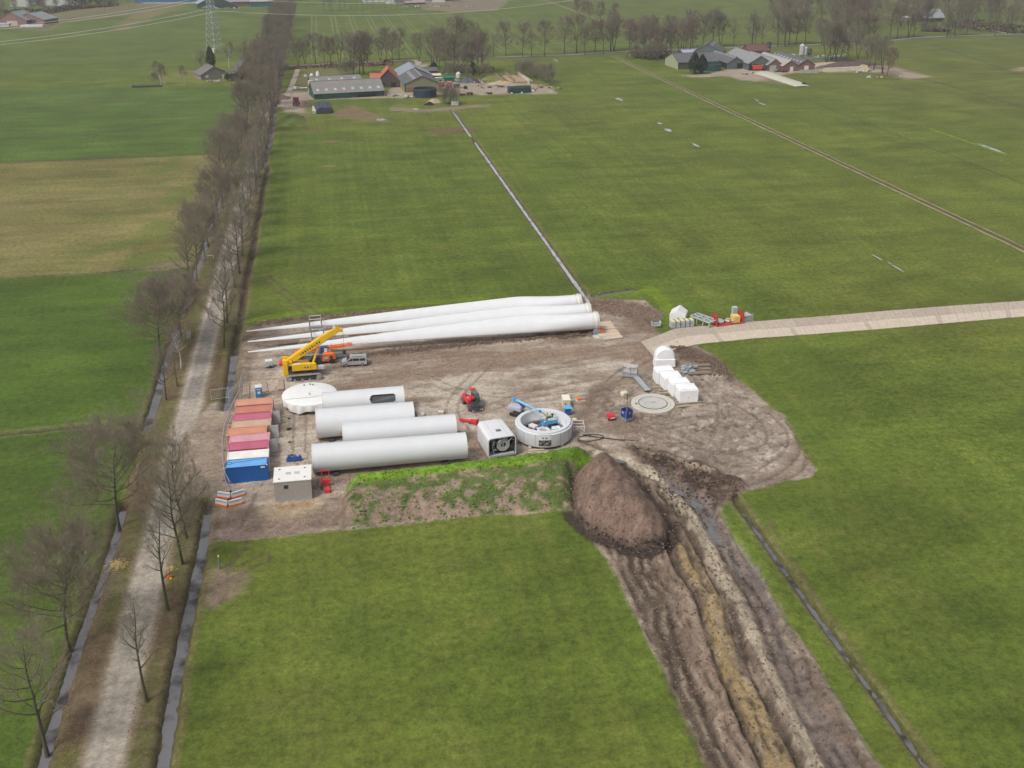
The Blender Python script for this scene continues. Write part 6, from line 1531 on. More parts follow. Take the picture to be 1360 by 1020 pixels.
for k in range(12): MB().box((rnd.uniform(-1, 1.9), rnd.uniform(-.4, 1.2), .45 + rnd.uniform(0, .35)), (rnd.uniform(.3, .9), rnd.uniform(.2, .5), rnd.uniform(.12, .4)), rz=rnd.uniform(-.5, .5)).build('bracket', [steel, chrome][k % 2], t)
for k in range(3):
    q = [(64.88, 165.60), (64.30, 163.99), (63.86, 162.38)][k]
    mat_(q[0], q[1], .9, 4.4, 88, ['far one of three dark bog mats right of the bracket pallet', 'middle one of three dark bog mats right of the bracket pallet', 'near one of three dark bog mats right of the bracket pallet'][k], M('muddy timber', (.22, .17, .13), .95, .2, 2), 'bog mats behind the wrapped crates')

# --- goods lined up along the plank road
def tent(x, y):
    t = thing('white_tent', 'small white gabled tent behind the stack of grey crates', 'tent', (x, y, 0), R(-28))
    MB().prism([(-1.6, .1), (-1.6, 1.9), (0, 3.0), (1.6, 1.9), (1.6, .1)], 'Y', -1.5, 1.5).build('canvas', tarp, t, bevel=.05)
    box('door_slit', (.1, -1.52, .9), (.12, .02, .9), dsteel, t); box('side_fold', (-1.65, 0, 1.0), (.06, 2.6, 1.6), foil, t)
tent(*(68.58, 188.01))
t = thing('stacked_weights', 'two layer stack of grey cubes strapped with dark bands and yellow tops', 'test weights', (68.17, 184.92) + (0,), R(3))
gw = M('light grey weights', (.40, .42, .43), .6, .08, 2); yw = M('pale yellow top', (.62, .57, .30), .6, .08, 2)
for k in range(5):
    for z in (0, 1):
        o = box('weight_block', (-2.0 + k * 1.0, 0, .35 + z * .72), (.88, 1.5, .66), gw, t, bevel=.04)
        if z: box('yellow_top', (-2.0 + k * 1.0, 0, 1.425), (.8, 1.35, .04), yw, o)
    if k: box('dark_band', (-2.5 + k * 1.0, 0, .75), (.09, 1.56, 1.5), dsteel, t)
t = thing('transport_frame', 'grey steel transport frame with six openings leaning beside the stacked weights', 'frame', (73.02, 185.51) + (0,), R(30))
gf = M('grey green frame', (.38, .41, .40), .6, .1, 2)
for x in (-1.1, 0, 1.1): MB().box((x, 0, 1.25), (.30, 5.2, .3)).build('long_beam', gf, t)
for k in range(4): MB().box((0, -2.45 + k * 1.63, 1.26), (2.45, .32, .33)).build('cross_beam', gf, t)
for x in (-1.1, 1.1):
    for y_ in (-2.4, -.8, .8, 2.4): box('leg', (x, y_, .55), (.2, .2, 1.1), gf, t)
t = thing('flat_rack', 'red flat rack with upright end walls, loaded with a yellow box', 'flat rack', (77.86, 184.64) + (0,), R(8))
rr_ = M('flat rack red', (.42, .05, .04), .6, .15, 2, dirt=.1)
box('bed', (0, 0, .25), (6.0, 2.3, .25), rr_, t)
for s_ in (-1, 1):
    o = MB().box((s_ * 3.0, 0, 1.25), (.16, 2.35, 2.2)).build('end_wall', rr_, t)
    for k in range(3): box('wall_stake', (s_ * 3.0, -1.0 + k, 1.4), (.26, .14, 2.4), rr_, o)
box('yellow_box', (1.6, -.2, 1.1), (1.5, 1.5, 1.4), M('straw yellow box', (.66, .50, .15), .6, .1, 2), t, bevel=.05); box('box_label', (1.6, -.96, 1.1), (.6, .02, .5), M('peach label', (.7, .36, .14), .6, .1, 2), t)
MB().lathe([(.6, 0), (.9, .2), (.9, .45), (.55, .7), (0, .72)], 18, c=(-1.7, .2, .4)).build('machine_drum', chrome, t, smooth=True)
for k in range(9): MB().box((rnd.uniform(-1.0, .7), rnd.uniform(-.9, .8), .55 + rnd.uniform(0, .3)), (rnd.uniform(.3, .8), rnd.uniform(.2, .5), rnd.uniform(.2, .5)), rz=rnd.uniform(-1, 1)).build('cargo_piece', [M('pink grey cargo', (.5, .38, .34), .7, .2, 2), rr_, offw][k % 3], t)
t = thing('slatted_rack', 'stack of grey slatted frames right of the red flat rack', 'rack', (82.13, 185.57) + (0,), R(14))
for k in range(4): MB().box((0, 0, .2 + k * .4), (2.7 - k * .25, 1.9, .10)).box((0, -.95, .2 + k * .4), (2.7 - k * .25, .12, .26)).box((0, .95, .2 + k * .4), (2.7 - k * .25, .12, .26)).build('slat_frame', gf, t)
for x in (-1.1, 1.1): box('post', (x, -.9, .8), (.12, .12, 1.6), gf, t)
t = thing('white_cabinet', 'pale blue cabinet behind the right end wall of the red flat rack', 'cabinet', (81.13, 189.22) + (0,), 0); box('cabinet_body', (0, 0, .9), (1.0, .9, 1.8), M('pale blue cabinet', (.45, .50, .55), .5, .1, 2), t, bevel=.03); box('cabinet_door', (0, -.46, .9), (.8, .02, 1.5), gw, t)
t = thing('pallet_truck', 'small pale blue winch frame on the dark soil left of the stacked weights', 'winch', (63.00, 185.64) + (height(*(63.00, 185.64)),), R(3))
box('winch_base', (0, 0, .25), (1.7, .9, .2), M('pale blue steel', (.42, .50, .54), .5, .1, 2), t)
for s_ in (-.85, .85): box('end_plate', (s_, 0, .6), (.1, .9, .9), M('pale blue steel', (.42, .50, .54)), t, ry=R(12 * (1 if s_ > 0 else -1)))
MB().lathe([(0, -.6), (.28, -.6), (.28, .6), (0, .6)], 14).xf(Matrix.Translation((0, 0, .55)) @ Matrix.Rotation(R(90), 4, 'Y')).build('drum', steel, t); box('bearer', (0, -.1, .06), (2.2, 1.1, .12), M('brown plank', (.22, .11, .06), .9, .2, 2), t)

# --- orange and white road barriers
def barrier(x, y, rz, label):
    t = thing('road_barrier', label, 'barrier', (x, y, height(x, y)), rz, 'orange and white plastic barriers')
    for s_, a_ in ((-1, -.42), (1, .42)):
        cx = s_ * .95
        m = Matrix.Translation((cx, 0, 0)) @ Matrix.Rotation(a_, 4, 'Z')
        MB().prism([(-.28, 0), (-.28, .30), (.28, .30), (.28, 0)], 'X', -.95, .95).xf(m).build('orange_base', M('barrier orange', (.80, .20, .015), .5, .1, 3), t)
        MB().prism([(-.20, .302), (-.14, .62), (.14, .62), (.20, .302)], 'X', -.95, .95).xf(m).build('white_body', M('barrier white', (.60, .62, .68), .5, .1, 3), t)
        MB().prism([(-.10, .622), (-.08, .95), (.08, .95), (.10, .622)], 'X', -.95, .95).xf(m).build('white_top', M('barrier bright white', (.78, .80, .82), .5, .05, 3), t)
        MB().box((0, -.13, .75), (1.7, .03, .12)).xf(m).build('grey_slot', steel, t)
    box('joint', (0, .35, .45), (.3, .3, .8), dsteel, t)
    return t
p = (-16.83, 133.66); barrier(p[0], p[1], R(0), 'orange and white barrier pair nearer the blue container')
p = (-16.99, 131.43); barrier(p[0], p[1], R(-6), 'orange and white barrier pair farther from the blue container, nearer the ditch')
# --- mesh site fencing
def fence(a, b, label):
    a, b = Vector(a), Vector(b); d = b - a; L = d.length; t = thing('fence_panel', label, 'fence', (a.x, a.y, height(a.x, a.y)), math.atan2(d.y, d.x), 'mesh fence panels round the container row')
    MB().tube([(0, 0, .1), (0, 0, 2.0), (L, 0, 2.0), (L, 0, .1)], .035, 5).tube([(0, 0, .25), (L, 0, .25)], .03, 5).build('frame', M('galvanised fence tube', (.50, .54, .53), .45, .1, 3, metal=.3), t)
    m = MB()
    for k in range(1, int(L / .22)): m.tube([(k * .22, 0, .25), (k * .22, 0, 2.0)], .007, 3, caps=False)
    for k in range(1, 7): m.tube([(0, 0, .25 + k * .25), (L, 0, .25 + k * .25)], .007, 3, caps=False)
    m.build('wire_mesh', steel, t)['kind'] = 'stuff'
    box('foot', (0, 0, .07), (.25, .75, .14), M('dark concrete foot', (.16, .155, .15), .9, .1, 3), t)
    MB().tube([(L * .5, 0, 1.9), (L * .5 + .2, .9, .1)], .022, 4).build('stay', steel, t)
FL = [(-16.2, 166.6), (-17.6, 166.0), (-18.2, 162.0), (-18.8, 157.3), (-19.1, 152.6), (-19.0, 148.0), (-18.6, 143.2), (-18.1, 138.6), (-16.9, 134.5)]
fl_l = ['behind the salmon container', 'by the corner of the salmon container', 'beside the brick red container', 'beside the sandy container', 'beside the orange container', 'beside the raspberry container', 'beside the white roofed container', 'beside the blue container, nearest the barriers']
for k in range(8): fence(FL[k], FL[k + 1], 'galvanised mesh fence panel ' + fl_l[k])
fence((-22.46, 166.53), (-19.60, 166.92), 'mesh fence panel spanning the end of the right hand ditch'); fence((-19.60, 166.92), (-17.66, 172.47), 'mesh fence panel slanting from the ditch end towards the timber mats'); fence((-17.66, 172.47), (-17.66, 166.27), 'mesh fence panel closing the corner left of the timber mats')
# --- small markers and plastics
def cone(u, label, h=.75):
    t = thing('marker_post', label, 'marker post', (u[0], u[1], height(*u)), 0, 'red and white marker posts in front of the tower ends')
    box('base', (0, 0, .05), (.42, .42, .1), dark, t)
    for k in range(4): MB().tube([(0, 0, .1 + k * h / 4), (0, 0, .1 + (k + 1) * h / 4)], .07 - .008 * k, 8).build('band', red if k % 2 == 0 else white, t)
cone((-9.20, 157.24), 'red and white marker post nearest the loose skirt of the covered ring'); cone((-8.90, 148.72), 'red and white marker post left of the second tower section'); cone((-8.47, 144.45), 'red and white marker post behind the substation roof')
MB_ = MB().tube([((-9.20, 157.24)[0], (-9.20, 157.24)[1], .7), ((-9.11, 152.89)[0], (-9.11, 152.89)[1], .35), ((-8.90, 148.72)[0], (-8.90, 148.72)[1], .7), ((-8.62, 146.43)[0], (-8.62, 146.43)[1], .4), ((-8.47, 144.45)[0], (-8.47, 144.45)[1], .7)], .018, 4)
tag(MB_.build('barrier_chain', dsteel), 'thin chain strung between the marker posts', 'chain')
t = thing('tool_bag', 'dark tool bag with a hose on the soil beside the container doors', 'bag', (-9.11, 153.16) + (0,), .3); box('bag_body', (0, 0, .2), (.7, .4, .35), dark, t, bevel=.1); MB().tube([(.5, .2, .05), (.8, .4, .3), (1.0, .2, .5)], .04, 5).build('hose', dark, t)
tag(MB().lathe([(.32, .05), (.36, .3), (.30, .52), (0, .55)], 18).build('bucket', M('pinkish white drum', (.55, .48, .48), .6, .15, 4)), 'small white drum right of the second tower section end', 'drum').location = (*(12.75, 154.41), 0)
t = thing('cardboard_box', 'open cardboard box beyond the drum at the tower ends', 'box', (15.71, 154.44) + (0,), R(-5)); cb = M('cardboard', (.50, .36, .24), .85, .1, 2)
box('carton', (0, 0, .25), (1.0, .7, .5), cb, t); box('flap', (0, .5, .42), (1.0, .5, .04), cb, t, rx=R(-20)); box('white_liner', (0, -.02, .52), (.85, .5, .05), white, t)
t = thing('generator_cart', 'grey cart with a round drum at the end of the second tower section', 'cart', (11.12, 154.42) + (0,), 0); MB().lathe([(0, -.35), (.55, -.35), (.6, 0), (.55, .35), (0, .35)], 18).xf(Matrix.Translation((0, .7, .9)) @ Matrix.Rotation(R(70), 4, 'Y')).build('drum', steel, t); box('frame', (0, 0, .4), (.8, 1.4, .15), dsteel, t)
for s_ in (-.5, .5): MB().lathe([(0, -.08), (.25, -.08), (.25, .08), (0, .08)], 12).xf(Matrix.Translation((s_, -.3, .25)) @ Matrix.Rotation(R(90), 4, 'Y')).build('wheel', dark, t)
# timber mats at the blade roots, slab by slab
pl_m = M('pale birch mat', (.56, .44, .33), .85, .12, 1)
def matfield(label, quad, n, group=None, name='timber_mat', m=pl_m):
    """mats laid side by side across a quadrilateral (a,b far edge; c,d near edge)"""
    a, b, c, d = [Vector(q) for q in quad]; ctr = (a + b + c + d) / 4
    t = thing(name, label, 'mat', (ctr.x, ctr.y, .06), 0, group)
    for k in range(n):
        g = .012; f0, f1 = k / n + g, (k + 1) / n - g
        P = [a.lerp(d, f0), b.lerp(c, f0), b.lerp(c, f1), a.lerp(d, f1)]
        e = [TRNG.uniform(-.12, .12), TRNG.uniform(-.12, .12)]; ax = (b - a).normalized()
        P = [P[0] + ax * e[0], P[1] + ax * e[1], P[2] + ax * e[1], P[3] + ax * e[0]]
        MB().prism([(q.x - ctr.x, q.y - ctr.y) for q in P][::-1], 'Z', 0, .12 + TRNG.uniform(-.015, .015)).build('board', m, t)
    return t
matfield('pale plywood mats in the ground just right of the blade roots, farther pair', [(51.2, 189.9), (54.8, 190.1), (54.6, 185.9), (51.1, 185.7)], 3)
matfield('pale plywood mats right of the nearest blade root, nearer the haul track', [(51.0, 185.5), (54.5, 185.7), (54.9, 181.0), (50.8, 180.6)], 3)
# plank road: slabs across the way, built one by one as far as they can be told apart
PR_N = [(57.7, 178.6), (62.0, 181.0), (66.4, 183.8), (76.8, 184.4), (86.7, 184.7), (100.1, 184.9), (113.9, 185.5), (128.9, 185.8), (145.8, 185.8), (167.7, 185.7)]
PR_S = [(58.0, 170.7), (63.7, 174.1), (68.7, 175.4), (79.9, 176.2), (92.6, 176.2), (105.6, 176.3), (117.3, 176.7), (129.3, 177.1), (140.0, 177.5), (161.1, 177.5)]
def along(P, f):
    L = [0]
    for a, b in zip(P, P[1:]): L.append(L[-1] + math.dist(a, b))
    s = f * L[-1]
    for i in range(len(P) - 1):
        if s <= L[i + 1] + 1e-9: k = (s - L[i]) / (L[i + 1] - L[i]); return Vector((P[i][0] + (P[i + 1][0] - P[i][0]) * k, P[i][1] + (P[i + 1][1] - P[i][1]) * k))
    return Vector(P[-1])
N = 112; t = bpy.data.objects.new('plank_road', None); COL.objects.link(t); t['kind'] = 'structure'; t.location = (56, 178, 0)
pm = [M('grey worn road plank', (.42, .355, .285), .9, .14, .9, dirt=.25), M('pale road plank', (.52, .445, .355), .9, .12, .9, dirt=.12), M('dull road plank', (.38, .325, .265), .9, .14, .9, dirt=.3)]
for k in range(N):
    f0, f1 = k / N + .00012, (k + 1) / N - .00012
    a, b, c, d = along(PR_N, f0), along(PR_N, f1), along(PR_S, f1), along(PR_S, f0)
    e = TRNG.uniform(-.05, .05); m_ = pm[(k // 9) % 3 == 1 and 2 or 0]
    mid0, mid1 = a.lerp(d, .52), b.lerp(c, .52)
    for P, mm_ in (((a, b, mid1, mid0), m_), ((mid0, mid1, c, d), pm[1 if k % 17 else 0])):
        MB().prism([(q.x - 56, q.y - 178 + e) for q in P][::-1], 'Z', .03, .13 + TRNG.uniform(-.012, .008)).build('road_slab', mm_, t)
# ditch marker pole, orange flowers of tape, junction box on the verge
t = thing('marker_pole', 'grey pole with a yellow cap standing in the meadow corner', 'pole', (-16.98, 116.12) + (0,), 0); MB().tube([(0, 0, 0), (0, 0, 1.75)], .11, 8).build('shaft', M('blue grey pole', (.17, .20, .25), .6, .1, 3), t); MB().tube([(0, 0, 1.75), (0, 0, 1.95)], .12, 8).build('cap', M('yellow cap', (.75, .62, .05), .5, .1, 3), t)
t = thing('orange_lamp_box', 'orange and red safety lamp lying at the foot of a verge tree', 'safety lamp', (-23.04, 115.10) + (0,), .4); box('lamp_body', (0, 0, .3), (.5, .4, .45), ora, t, bevel=.08); box('lamp_top', (.05, 0, .65), (.3, .3, .22), M('violet lamp', (.35, .12, .3), .4, .1, 3), t); box('lamp_strap', (.1, -.3, .1), (.3, .25, .15), M('yellow strap', (.7, .5, .03), .6, .1, 2), t)
t = thing('utility_cabinet', 'grey utility cabinet on the left verge beside the lane', 'cabinet', (-29.39, 196.21) + (0,), 0); box('cabinet_body', (0, 0, .6), (.75, .5, 1.2), M('pale grey green cabinet', (.34, .40, .38), .6, .1, 3), t, bevel=.05); box('cabinet_lid', (0, 0, 1.23), (.8, .55, .06), steel, t)
t = thing('farm_gate', 'low white gate bar over the culvert on the left verge', 'gate', (-30.11, 247.11) + (0,), 0); MB().tube([(-1.1, 0, .9), (1.1, 0, .9)], .08, 5).build('bar', white, t)
for s_ in (-1, 1): MB().tube([(s_, 0, 0), (s_, 0, .95)], .07, 5).build('post', white, t)
for u, s_, lb in [((-29.99, 118.79), 1.5, 'heap of yellowish cut straw on the left verge near the ditch'), ((-22.99, 116.87), .5, 'tuft of pale straw on the right verge by the lamp')]:
    m = MB(); r2 = random.Random(5)
    for k in range(160):
        x, y_ = r2.gauss(0, .5 * s_), r2.gauss(0, .5 * s_); a = r2.uniform(0, 3.14); m.box((x, y_, .05 + .25 * math.exp(-(x * x + y_ * y_) / s_ / s_)), (.45, .03, .03), rz=a, ry=r2.uniform(-.5, .5))
    o = m.build('straw_heap', M('yellow straw', (.52, .40, .16), .9, .2, 2)); o.location = (*u, 0); tag(o, lb, 'straw', kind='stuff')
# fallen branches and stones on the verge, clods in the torn soil
def scatter(name, n, fn, size, m, label, seed, flat=.6):
    r2 = random.Random(seed); V = []; F = []; 
    base = [(1, 0, 0), (0, 1, 0), (-1, 0, 0), (0, -1, 0), (0, 0, 1), (0, 0, -1)]; fc = [(0, 1, 4), (1, 2, 4), (2, 3, 4), (3, 0, 4), (1, 0, 5), (2, 1, 5), (3, 2, 5), (0, 3, 5)]
    for k in range(n):
        p = fn(r2)
        if p is None: continue
        s_ = size * r2.uniform(.4, 1.5); a = r2.uniform(0, 6.28); ca, sa = math.cos(a), math.sin(a); b0 = len(V); z = height(*p)
        for bx, by, bz in base:
            bx, by = bx * s_ * r2.uniform(.6, 1.3), by * s_ * r2.uniform(.6, 1.3)
            V.append((p[0] + bx * ca - by * sa, p[1] + bx * sa + by * ca, z + bz * s_ * flat + s_ * .15))
        F += [tuple(b0 + i for i in f) for f in fc]
    o = MB().add(V, F).build(name, m); tag(o, label, 'soil', kind='stuff'); return o
def zone_pt(zs, x0, x1, y0, y1):
    def f(r2):
        for _ in range(40):
            x, y_ = r2.uniform(x0, x1), r2.uniform(y0, y1)
            i = int(np.clip(np.searchsorted(gx, x), 1, NX - 1)); j = int(np.clip(np.searchsorted(gy, y_), 1, NY - 1))
            if ZONE[j, i] in zs: return (x, y_)
    return f
clod = M('dark soil clods', (.12, .082, .06), .95, .3, 2); clod2 = M('pale dry clods', (.36, .29, .225), .95, .25, 2); clod3 = M('brown clods', (.19, .13, .095), .95, .3, 2)
scatter('soil_clods', 4200, zone_pt((5, 6), 30, 56, 66, 142), .12, clod3, 'brown clods of dug soil on the heap and in the cutting', 1)
scatter('soil_clods', 1500, zone_pt((5,), 30, 58, 66, 142), .15, clod, 'dark wet clods in the cutting beside the soil heap', 2)
scatter('soil_clods', 5000, zone_pt((4,), -22, 78, 122, 205), .10, clod2, 'pale dry clods strewn over the yard', 3)
scatter('soil_clods', 5000, zone_pt((4,), -22, 78, 122, 205), .11, clod3, 'brown clods strewn over the yard', 4)
def near_line(pl, w):
    def f(r2):
        k = r2.randrange(len(pl) - 1); s_ = r2.random(); a, b = pl[k], pl[k + 1]
        return (a[0] + (b[0] - a[0]) * s_ + r2.gauss(0, w), a[1] + (b[1] - a[1]) * s_ + r2.gauss(0, w))
    return f
for i, (pl, w, n) in enumerate([([(-16.8, 201.7), (-3.1, 203.1), (17.3, 204.3), (40.3, 205.7)], .7, 900), ([(54.3, 201.3), (59.9, 197.5), (64.0, 191.4)], 2.0, 700), ([(63.7, 174.1), (67.3, 167.3), (68.1, 161.0)], 1.2, 700), ([(3.7, 181.6), (21.1, 183.3), (36.1, 184.0), (49.3, 184.8)], .6, 900), ([(42.0, 183.4), (49.1, 184.1)], .4, 250)]):
    scatter('soil_clods', n, near_line(pl, w), .24, clod if i != 1 else clod3, ['dark clods heaped along the meadow edge behind the blades', 'brown clods of the dug corner at the blade roots', 'dark clods heaped below the plank road', 'dark clods below the nearest blade', 'dark clods in the small trench below the blade root'][i], 20 + i)
scatter('soil_clods', 450, near_line([(30.3, 119.2), (30.8, 116.1), (32.7, 113.5), (35.8, 110.7), (38.6, 110.0), (41.4, 111.6)], .5), .17, M('wet black clods', (.045, .032, .026), .9, .3, 2), 'wet black clods round the foot of the soil heap', 40)
scatter('soil_clods', 450, zone_pt((5,), 44, 58, 118, 134), .17, M('wet black clods', (.045, .032, .026)), 'wet dark clods on the churned bank right of the heap', 41)
scatter('leaf_litter', 3500, zone_pt((2,), -32, -19.5, 66, 215), .10, M('dead leaves', (.20, .12, .06), .95, .3, 2), 'brown dead leaves and twigs on the lane verges', 9, .3)
scatter('grass_tufts', 1500, zone_pt((7,), 0, 40, 122, 138), .15, M('fresh green tufts', (.10, .19, .016), .9, .3, 2), 'fresh green tufts growing on the bank', 10, .8)

# ------------------------------------------------------------ farms
roofg = M('grey fibre cement roof', (.20, .195, .185), .85, .14, .35, dirt=.25)
roofd = M('dark slate roof', (.105, .108, .115), .8, .14, .35, dirt=.15)
roofl = M('light corrugated roof', (.235, .24, .245), .7, .10, .35, dirt=.15)
roofb = M('blue grey roof sheets', (.24, .27, .31), .6, .08, .35, dirt=.1)
rtile = M('red pantiles', (.40, .13, .085), .8, .18, .8, dirt=.1)
skyl = M('pale skylight sheet', (.42, .43, .40), .5, .08, 1)
brickr = M('red brown brick', (.20, .105, .085), .9, .15, 1.2)
green = M('dark green cladding', (.035, .075, .065), .7, .12, 1)
greeng = M('grey green cladding', (.10, .13, .12), .8, .12, 1)
olive = M('olive boarded wall', (.21, .21, .12), .85, .12, 1)
cream2 = M('cream green wall', (.34, .37, .24), .8, .1, .6)
black = M('black opening', (.012, .013, .014), .9, .2, 1)
def barn(label, x, y, w, d, eave, ridge, axis='Y', rz=0.0, wall=brickr, roof=roofg, front=None, name='barn', cat='barn', over=.5, sky_n=0, sky_side=(-1,), sky_pos=.45, doors=(), chim=None, gable=None, ridge_mat=None):
    """gabled building; (x,y) = middle of its near wall, w across x, d deep; axis = ridge direction"""
    t = thing(name, label, cat, (x, y, 0), R(rz))
    if axis == 'Y': P = [(-w / 2, 0), (w / 2, 0), (w / 2, eave), (0, ridge), (-w / 2, eave)]; MB().prism([(a, max(b - .12, 0)) for a, b in P], 'Y', 0, d).build('wall', wall, t)
    else: P = [(0, 0), (d, 0), (d, eave), (d / 2, ridge), (0, eave)]; MB().prism([(a, max(b - .12, 0)) for a, b in P], 'X', -w / 2, w / 2).build('wall', wall, t)
    span = w if axis == 'Y' else d; ln = d if axis == 'Y' else w; sl = (ridge - eave) / (span / 2)
    def rp(u, s, lift): # u along the slope from ridge (0) to eave (1), s along the ridge, side handled outside
        return u * (span / 2 + over), s, ridge - u * (span / 2 + over) * sl + lift
    for sd in (-1, 1):
        pts = []
        for s in (-over * .7, ln + over * .7):
            for u, l in ((0, .12), (1, .12), (1, -.02), (0, -.02)):
                a, b, c = rp(u, s, l); pts.append((sd * a, b, c) if axis == 'Y' else (b - w / 2, d / 2 + sd * a, c))
        o = MB().add(pts, [(0, 1, 2, 3), (7, 6, 5, 4), (0, 4, 5, 1), (1, 5, 6, 2), (2, 6, 7, 3), (3, 7, 4, 0)]).build('roof_slope', roof, t)
        if sky_n and sd in sky_side:
            for k in range(sky_n):
                s0 = ln * (k + .5) / sky_n; q = []
                for s in (s0 - .6, s0 + .6):
                    for u, l in ((sky_pos, .17), (sky_pos + .16, .17), (sky_pos + .16, .13), (sky_pos, .13)):
                        a, b, c = rp(u, s, l); q.append((sd * a, b, c) if axis == 'Y' else (b - w / 2, d / 2 + sd * a, c))
                MB().add(q, [(0, 1, 2, 3), (7, 6, 5, 4), (0, 4, 5, 1), (1, 5, 6, 2), (2, 6, 7, 3), (3, 7, 4, 0)]).build('skylight', skyl, o)
    if axis == 'Y': MB().box((0, d / 2, ridge + .14), (.5, d + over, .12)).build('ridge_cap', ridge_mat or roof, t)
    else: MB().box((0, d / 2, ridge + .14), (w + over, .5, .12)).build('ridge_cap', ridge_mat or roof, t)
    for (dx, dw, dh, dm, face) in doors:
        if face == 'F': MB().box((dx, -.04, dh / 2), (dw, .1, dh)).build('door', dm, t)
        elif face == 'L': MB().box((-w / 2 - .04, dx, dh / 2), (.1, dw, dh)).build('door', dm, t)
        elif face == 'W': MB().box((dx, -.05, 1.7), (dw, .1, dh)).build('window', dm, t)
    if chim: MB().box((chim[0], chim[1], ridge + .3), (.8, .8, 1.6)).build('chimney', brickr, t)
    return t
wdoor = M('white barn door', (.60, .63, .62), .6, .1, 1)
# first farm
b = barn('long low barn with a grey fibre roof and green front, behind the milk tanker', 11, 479.5, 32, 17, 2.7, 6.9, 'X', 9, green, roofg, sky_n=8, sky_side=(-1,), sky_pos=.62, doors=[(-6, 12, 1.1, M('turquoise panel', (.02, .14, .12), .6, .1, 1), 'W'), (8, 9, 1.3, black, 'F')])
barn('second long grey barn roof right behind the first', 6, 501, 24, 13, 2.8, 6.2, 'X', 9, brickr, roofg, sky_n=4, sky_side=(-1,), sky_pos=.25)
def silo(x, y, r, h, label, m=cream, cone_=1.2, legs=False, group=None):
    t = thing('feed_silo', label, 'silo', (x, y, 0), 0, group); z0 = 1.6 if legs else 0
    MB().lathe([(r * .4, z0), (r, z0 + .7), (r, h), (r * .3, h + cone_), (0, h + cone_)], 18).build('tank', m, t, smooth=True)
    for k in range(3): MB().lathe([(r, z0 + 1 + k * (h - z0 - 1) / 3), (r + .05, z0 + 1.05 + k * (h - z0 - 1) / 3), (r, z0 + 1.1 + k * (h - z0 - 1) / 3)], 18).build('hoop', steel, t)
    for k in range(4): a = R(45 + 90 * k); MB().tube([(r * .8 * math.cos(a), r * .8 * math.sin(a), 0), (r * .8 * math.cos(a), r * .8 * math.sin(a), z0 + .8)], .08, 4).build('leg', steel, t)
silo(*(-6.3, 493.2), 1.25, 6.2, 'wide cream silo at the left corner of the long barn', M('yellowish silo', (.47, .43, .30), .7, .1, 1), .3)
silo(*(-5.8, 516.1), .95, 5.6, 'pale silo with a rounded top just behind the wide one', M('pale silo', (.62, .61, .52), .6, .1, 1), .8); silo(*(-2.9, 520.4), .9, 6.0, 'pale silo right of the other two, behind the long barn', M('pale silo', (.62, .61, .52)), .8)
barn('farmhouse with a steep red tiled roof right of the long barn', 30.5, 507, 12.5, 17, 2.4, 8.6, 'Y', -4, M('dark brick', (.085, .06, .055), .9, .2, 1), rtile, name='farmhouse', cat='farmhouse', doors=[(2.5, 2.4, 2.4, black, 'F'), (-2.5, 1.6, 1.2, glass, 'W')], chim=(0, 12))
barn('small red tiled gable joined to the left side of the farmhouse', 25.5, 508, 7, 9, 2.4, 6.2, 'X', -4, M('dark brick', (.085, .06, .055)), rtile, name='farmhouse_wing', cat='farmhouse')
barn('big olive boarded barn with dark roof and light skylights behind the black tank', 45.2, 490.5, 16.5, 25, 3.9, 7.4, 'Y', 3, olive, roofd, sky_n=7, sky_side=(-1,), sky_pos=.30, ridge_mat=M('beige ridge', (.36, .32, .24), .8, .1, 1), doors=[(-4, 6.5, 2.3, M('brick base', (.24, .12, .10), .9, .15, 1), 'F'), (-7.9, .3, 3.8, black, 'F')])
barn('blue grey roofed barn joined behind the olive one', 44.2, 516.2, 17, 20, 4.0, 8.0, 'Y', 3, brickr, roofb, over=.8)
def tankround(x, y, r, h, m, label, posts=0):
    t = thing('slurry_tank', label, 'tank', (x, y, 0), 0)
    MB().lathe([(r, 0), (r, h), (r - .15, h), (r - .15, .8)], 48).build('tank_wall', m, t); MB().lathe([(0, h - 1.2), (r - .15, h - 1.2)], 40).build('contents', black, t)
    MB().lathe([(r + .02, h - .15), (r + .10, h - .1), (r + .1, h + .05), (r - .1, h + .05)], 48).build('rim', M('tank rim', (.12, .14, .17), .6, .1, 1), t)
    for k in range(24): a = R(15 * k); MB().box((r * math.cos(a), r * math.sin(a), h / 2), (.08, .10, h - .1), rz=a).build('rib', m, t)
tankround(*(45.2, 477.4), 5.4, 3.7, M('blue black tank sheet', (.028, .040, .062), .5, .1, .8), 'open blue black round slurry tank in front of the olive barn')
def vehicle_tanker():
    p = (17.9, 484.5); t = thing('slurry_tanker', 'pale green slurry tanker parked in front of the long barn', 'tanker', (p[0], p[1], 0), R(9)); pg_ = M('pale green tank', (.42, .50, .44), .5, .1, 1)
    MB().lathe([(0, -2.6), (.9, -2.4), (1.0, -2), (1.0, 2), (.9, 2.4), (0, 2.6)], 18).xf(Matrix.Translation((0.2, 0, 1.9)) @ Matrix.Rotation(R(90), 4, 'Y')).build('tank', pg_, t, smooth=True)
    box('drawbar', (-3.2, 0, .8), (1.4, .3, .25), dsteel, t); box('pump_box', (-2.8, 0, 1.6), (.7, 1.2, 1.2), pg_, t); box('chassis', (0, 0, .85), (5, 1.2, .3), dsteel, t)
    for x in (-.2, 1.4):
        for s_ in (-1, 1): MB().lathe([(0, -.3), (.7, -.3), (.75, 0), (.7, .3), (0, .3)], 18).xf(Matrix.Translation((x, s_ * 1.05, .75)) @ Matrix.Rotation(R(90), 4, 'X')).build('wheel', dark, t)
vehicle_tanker()
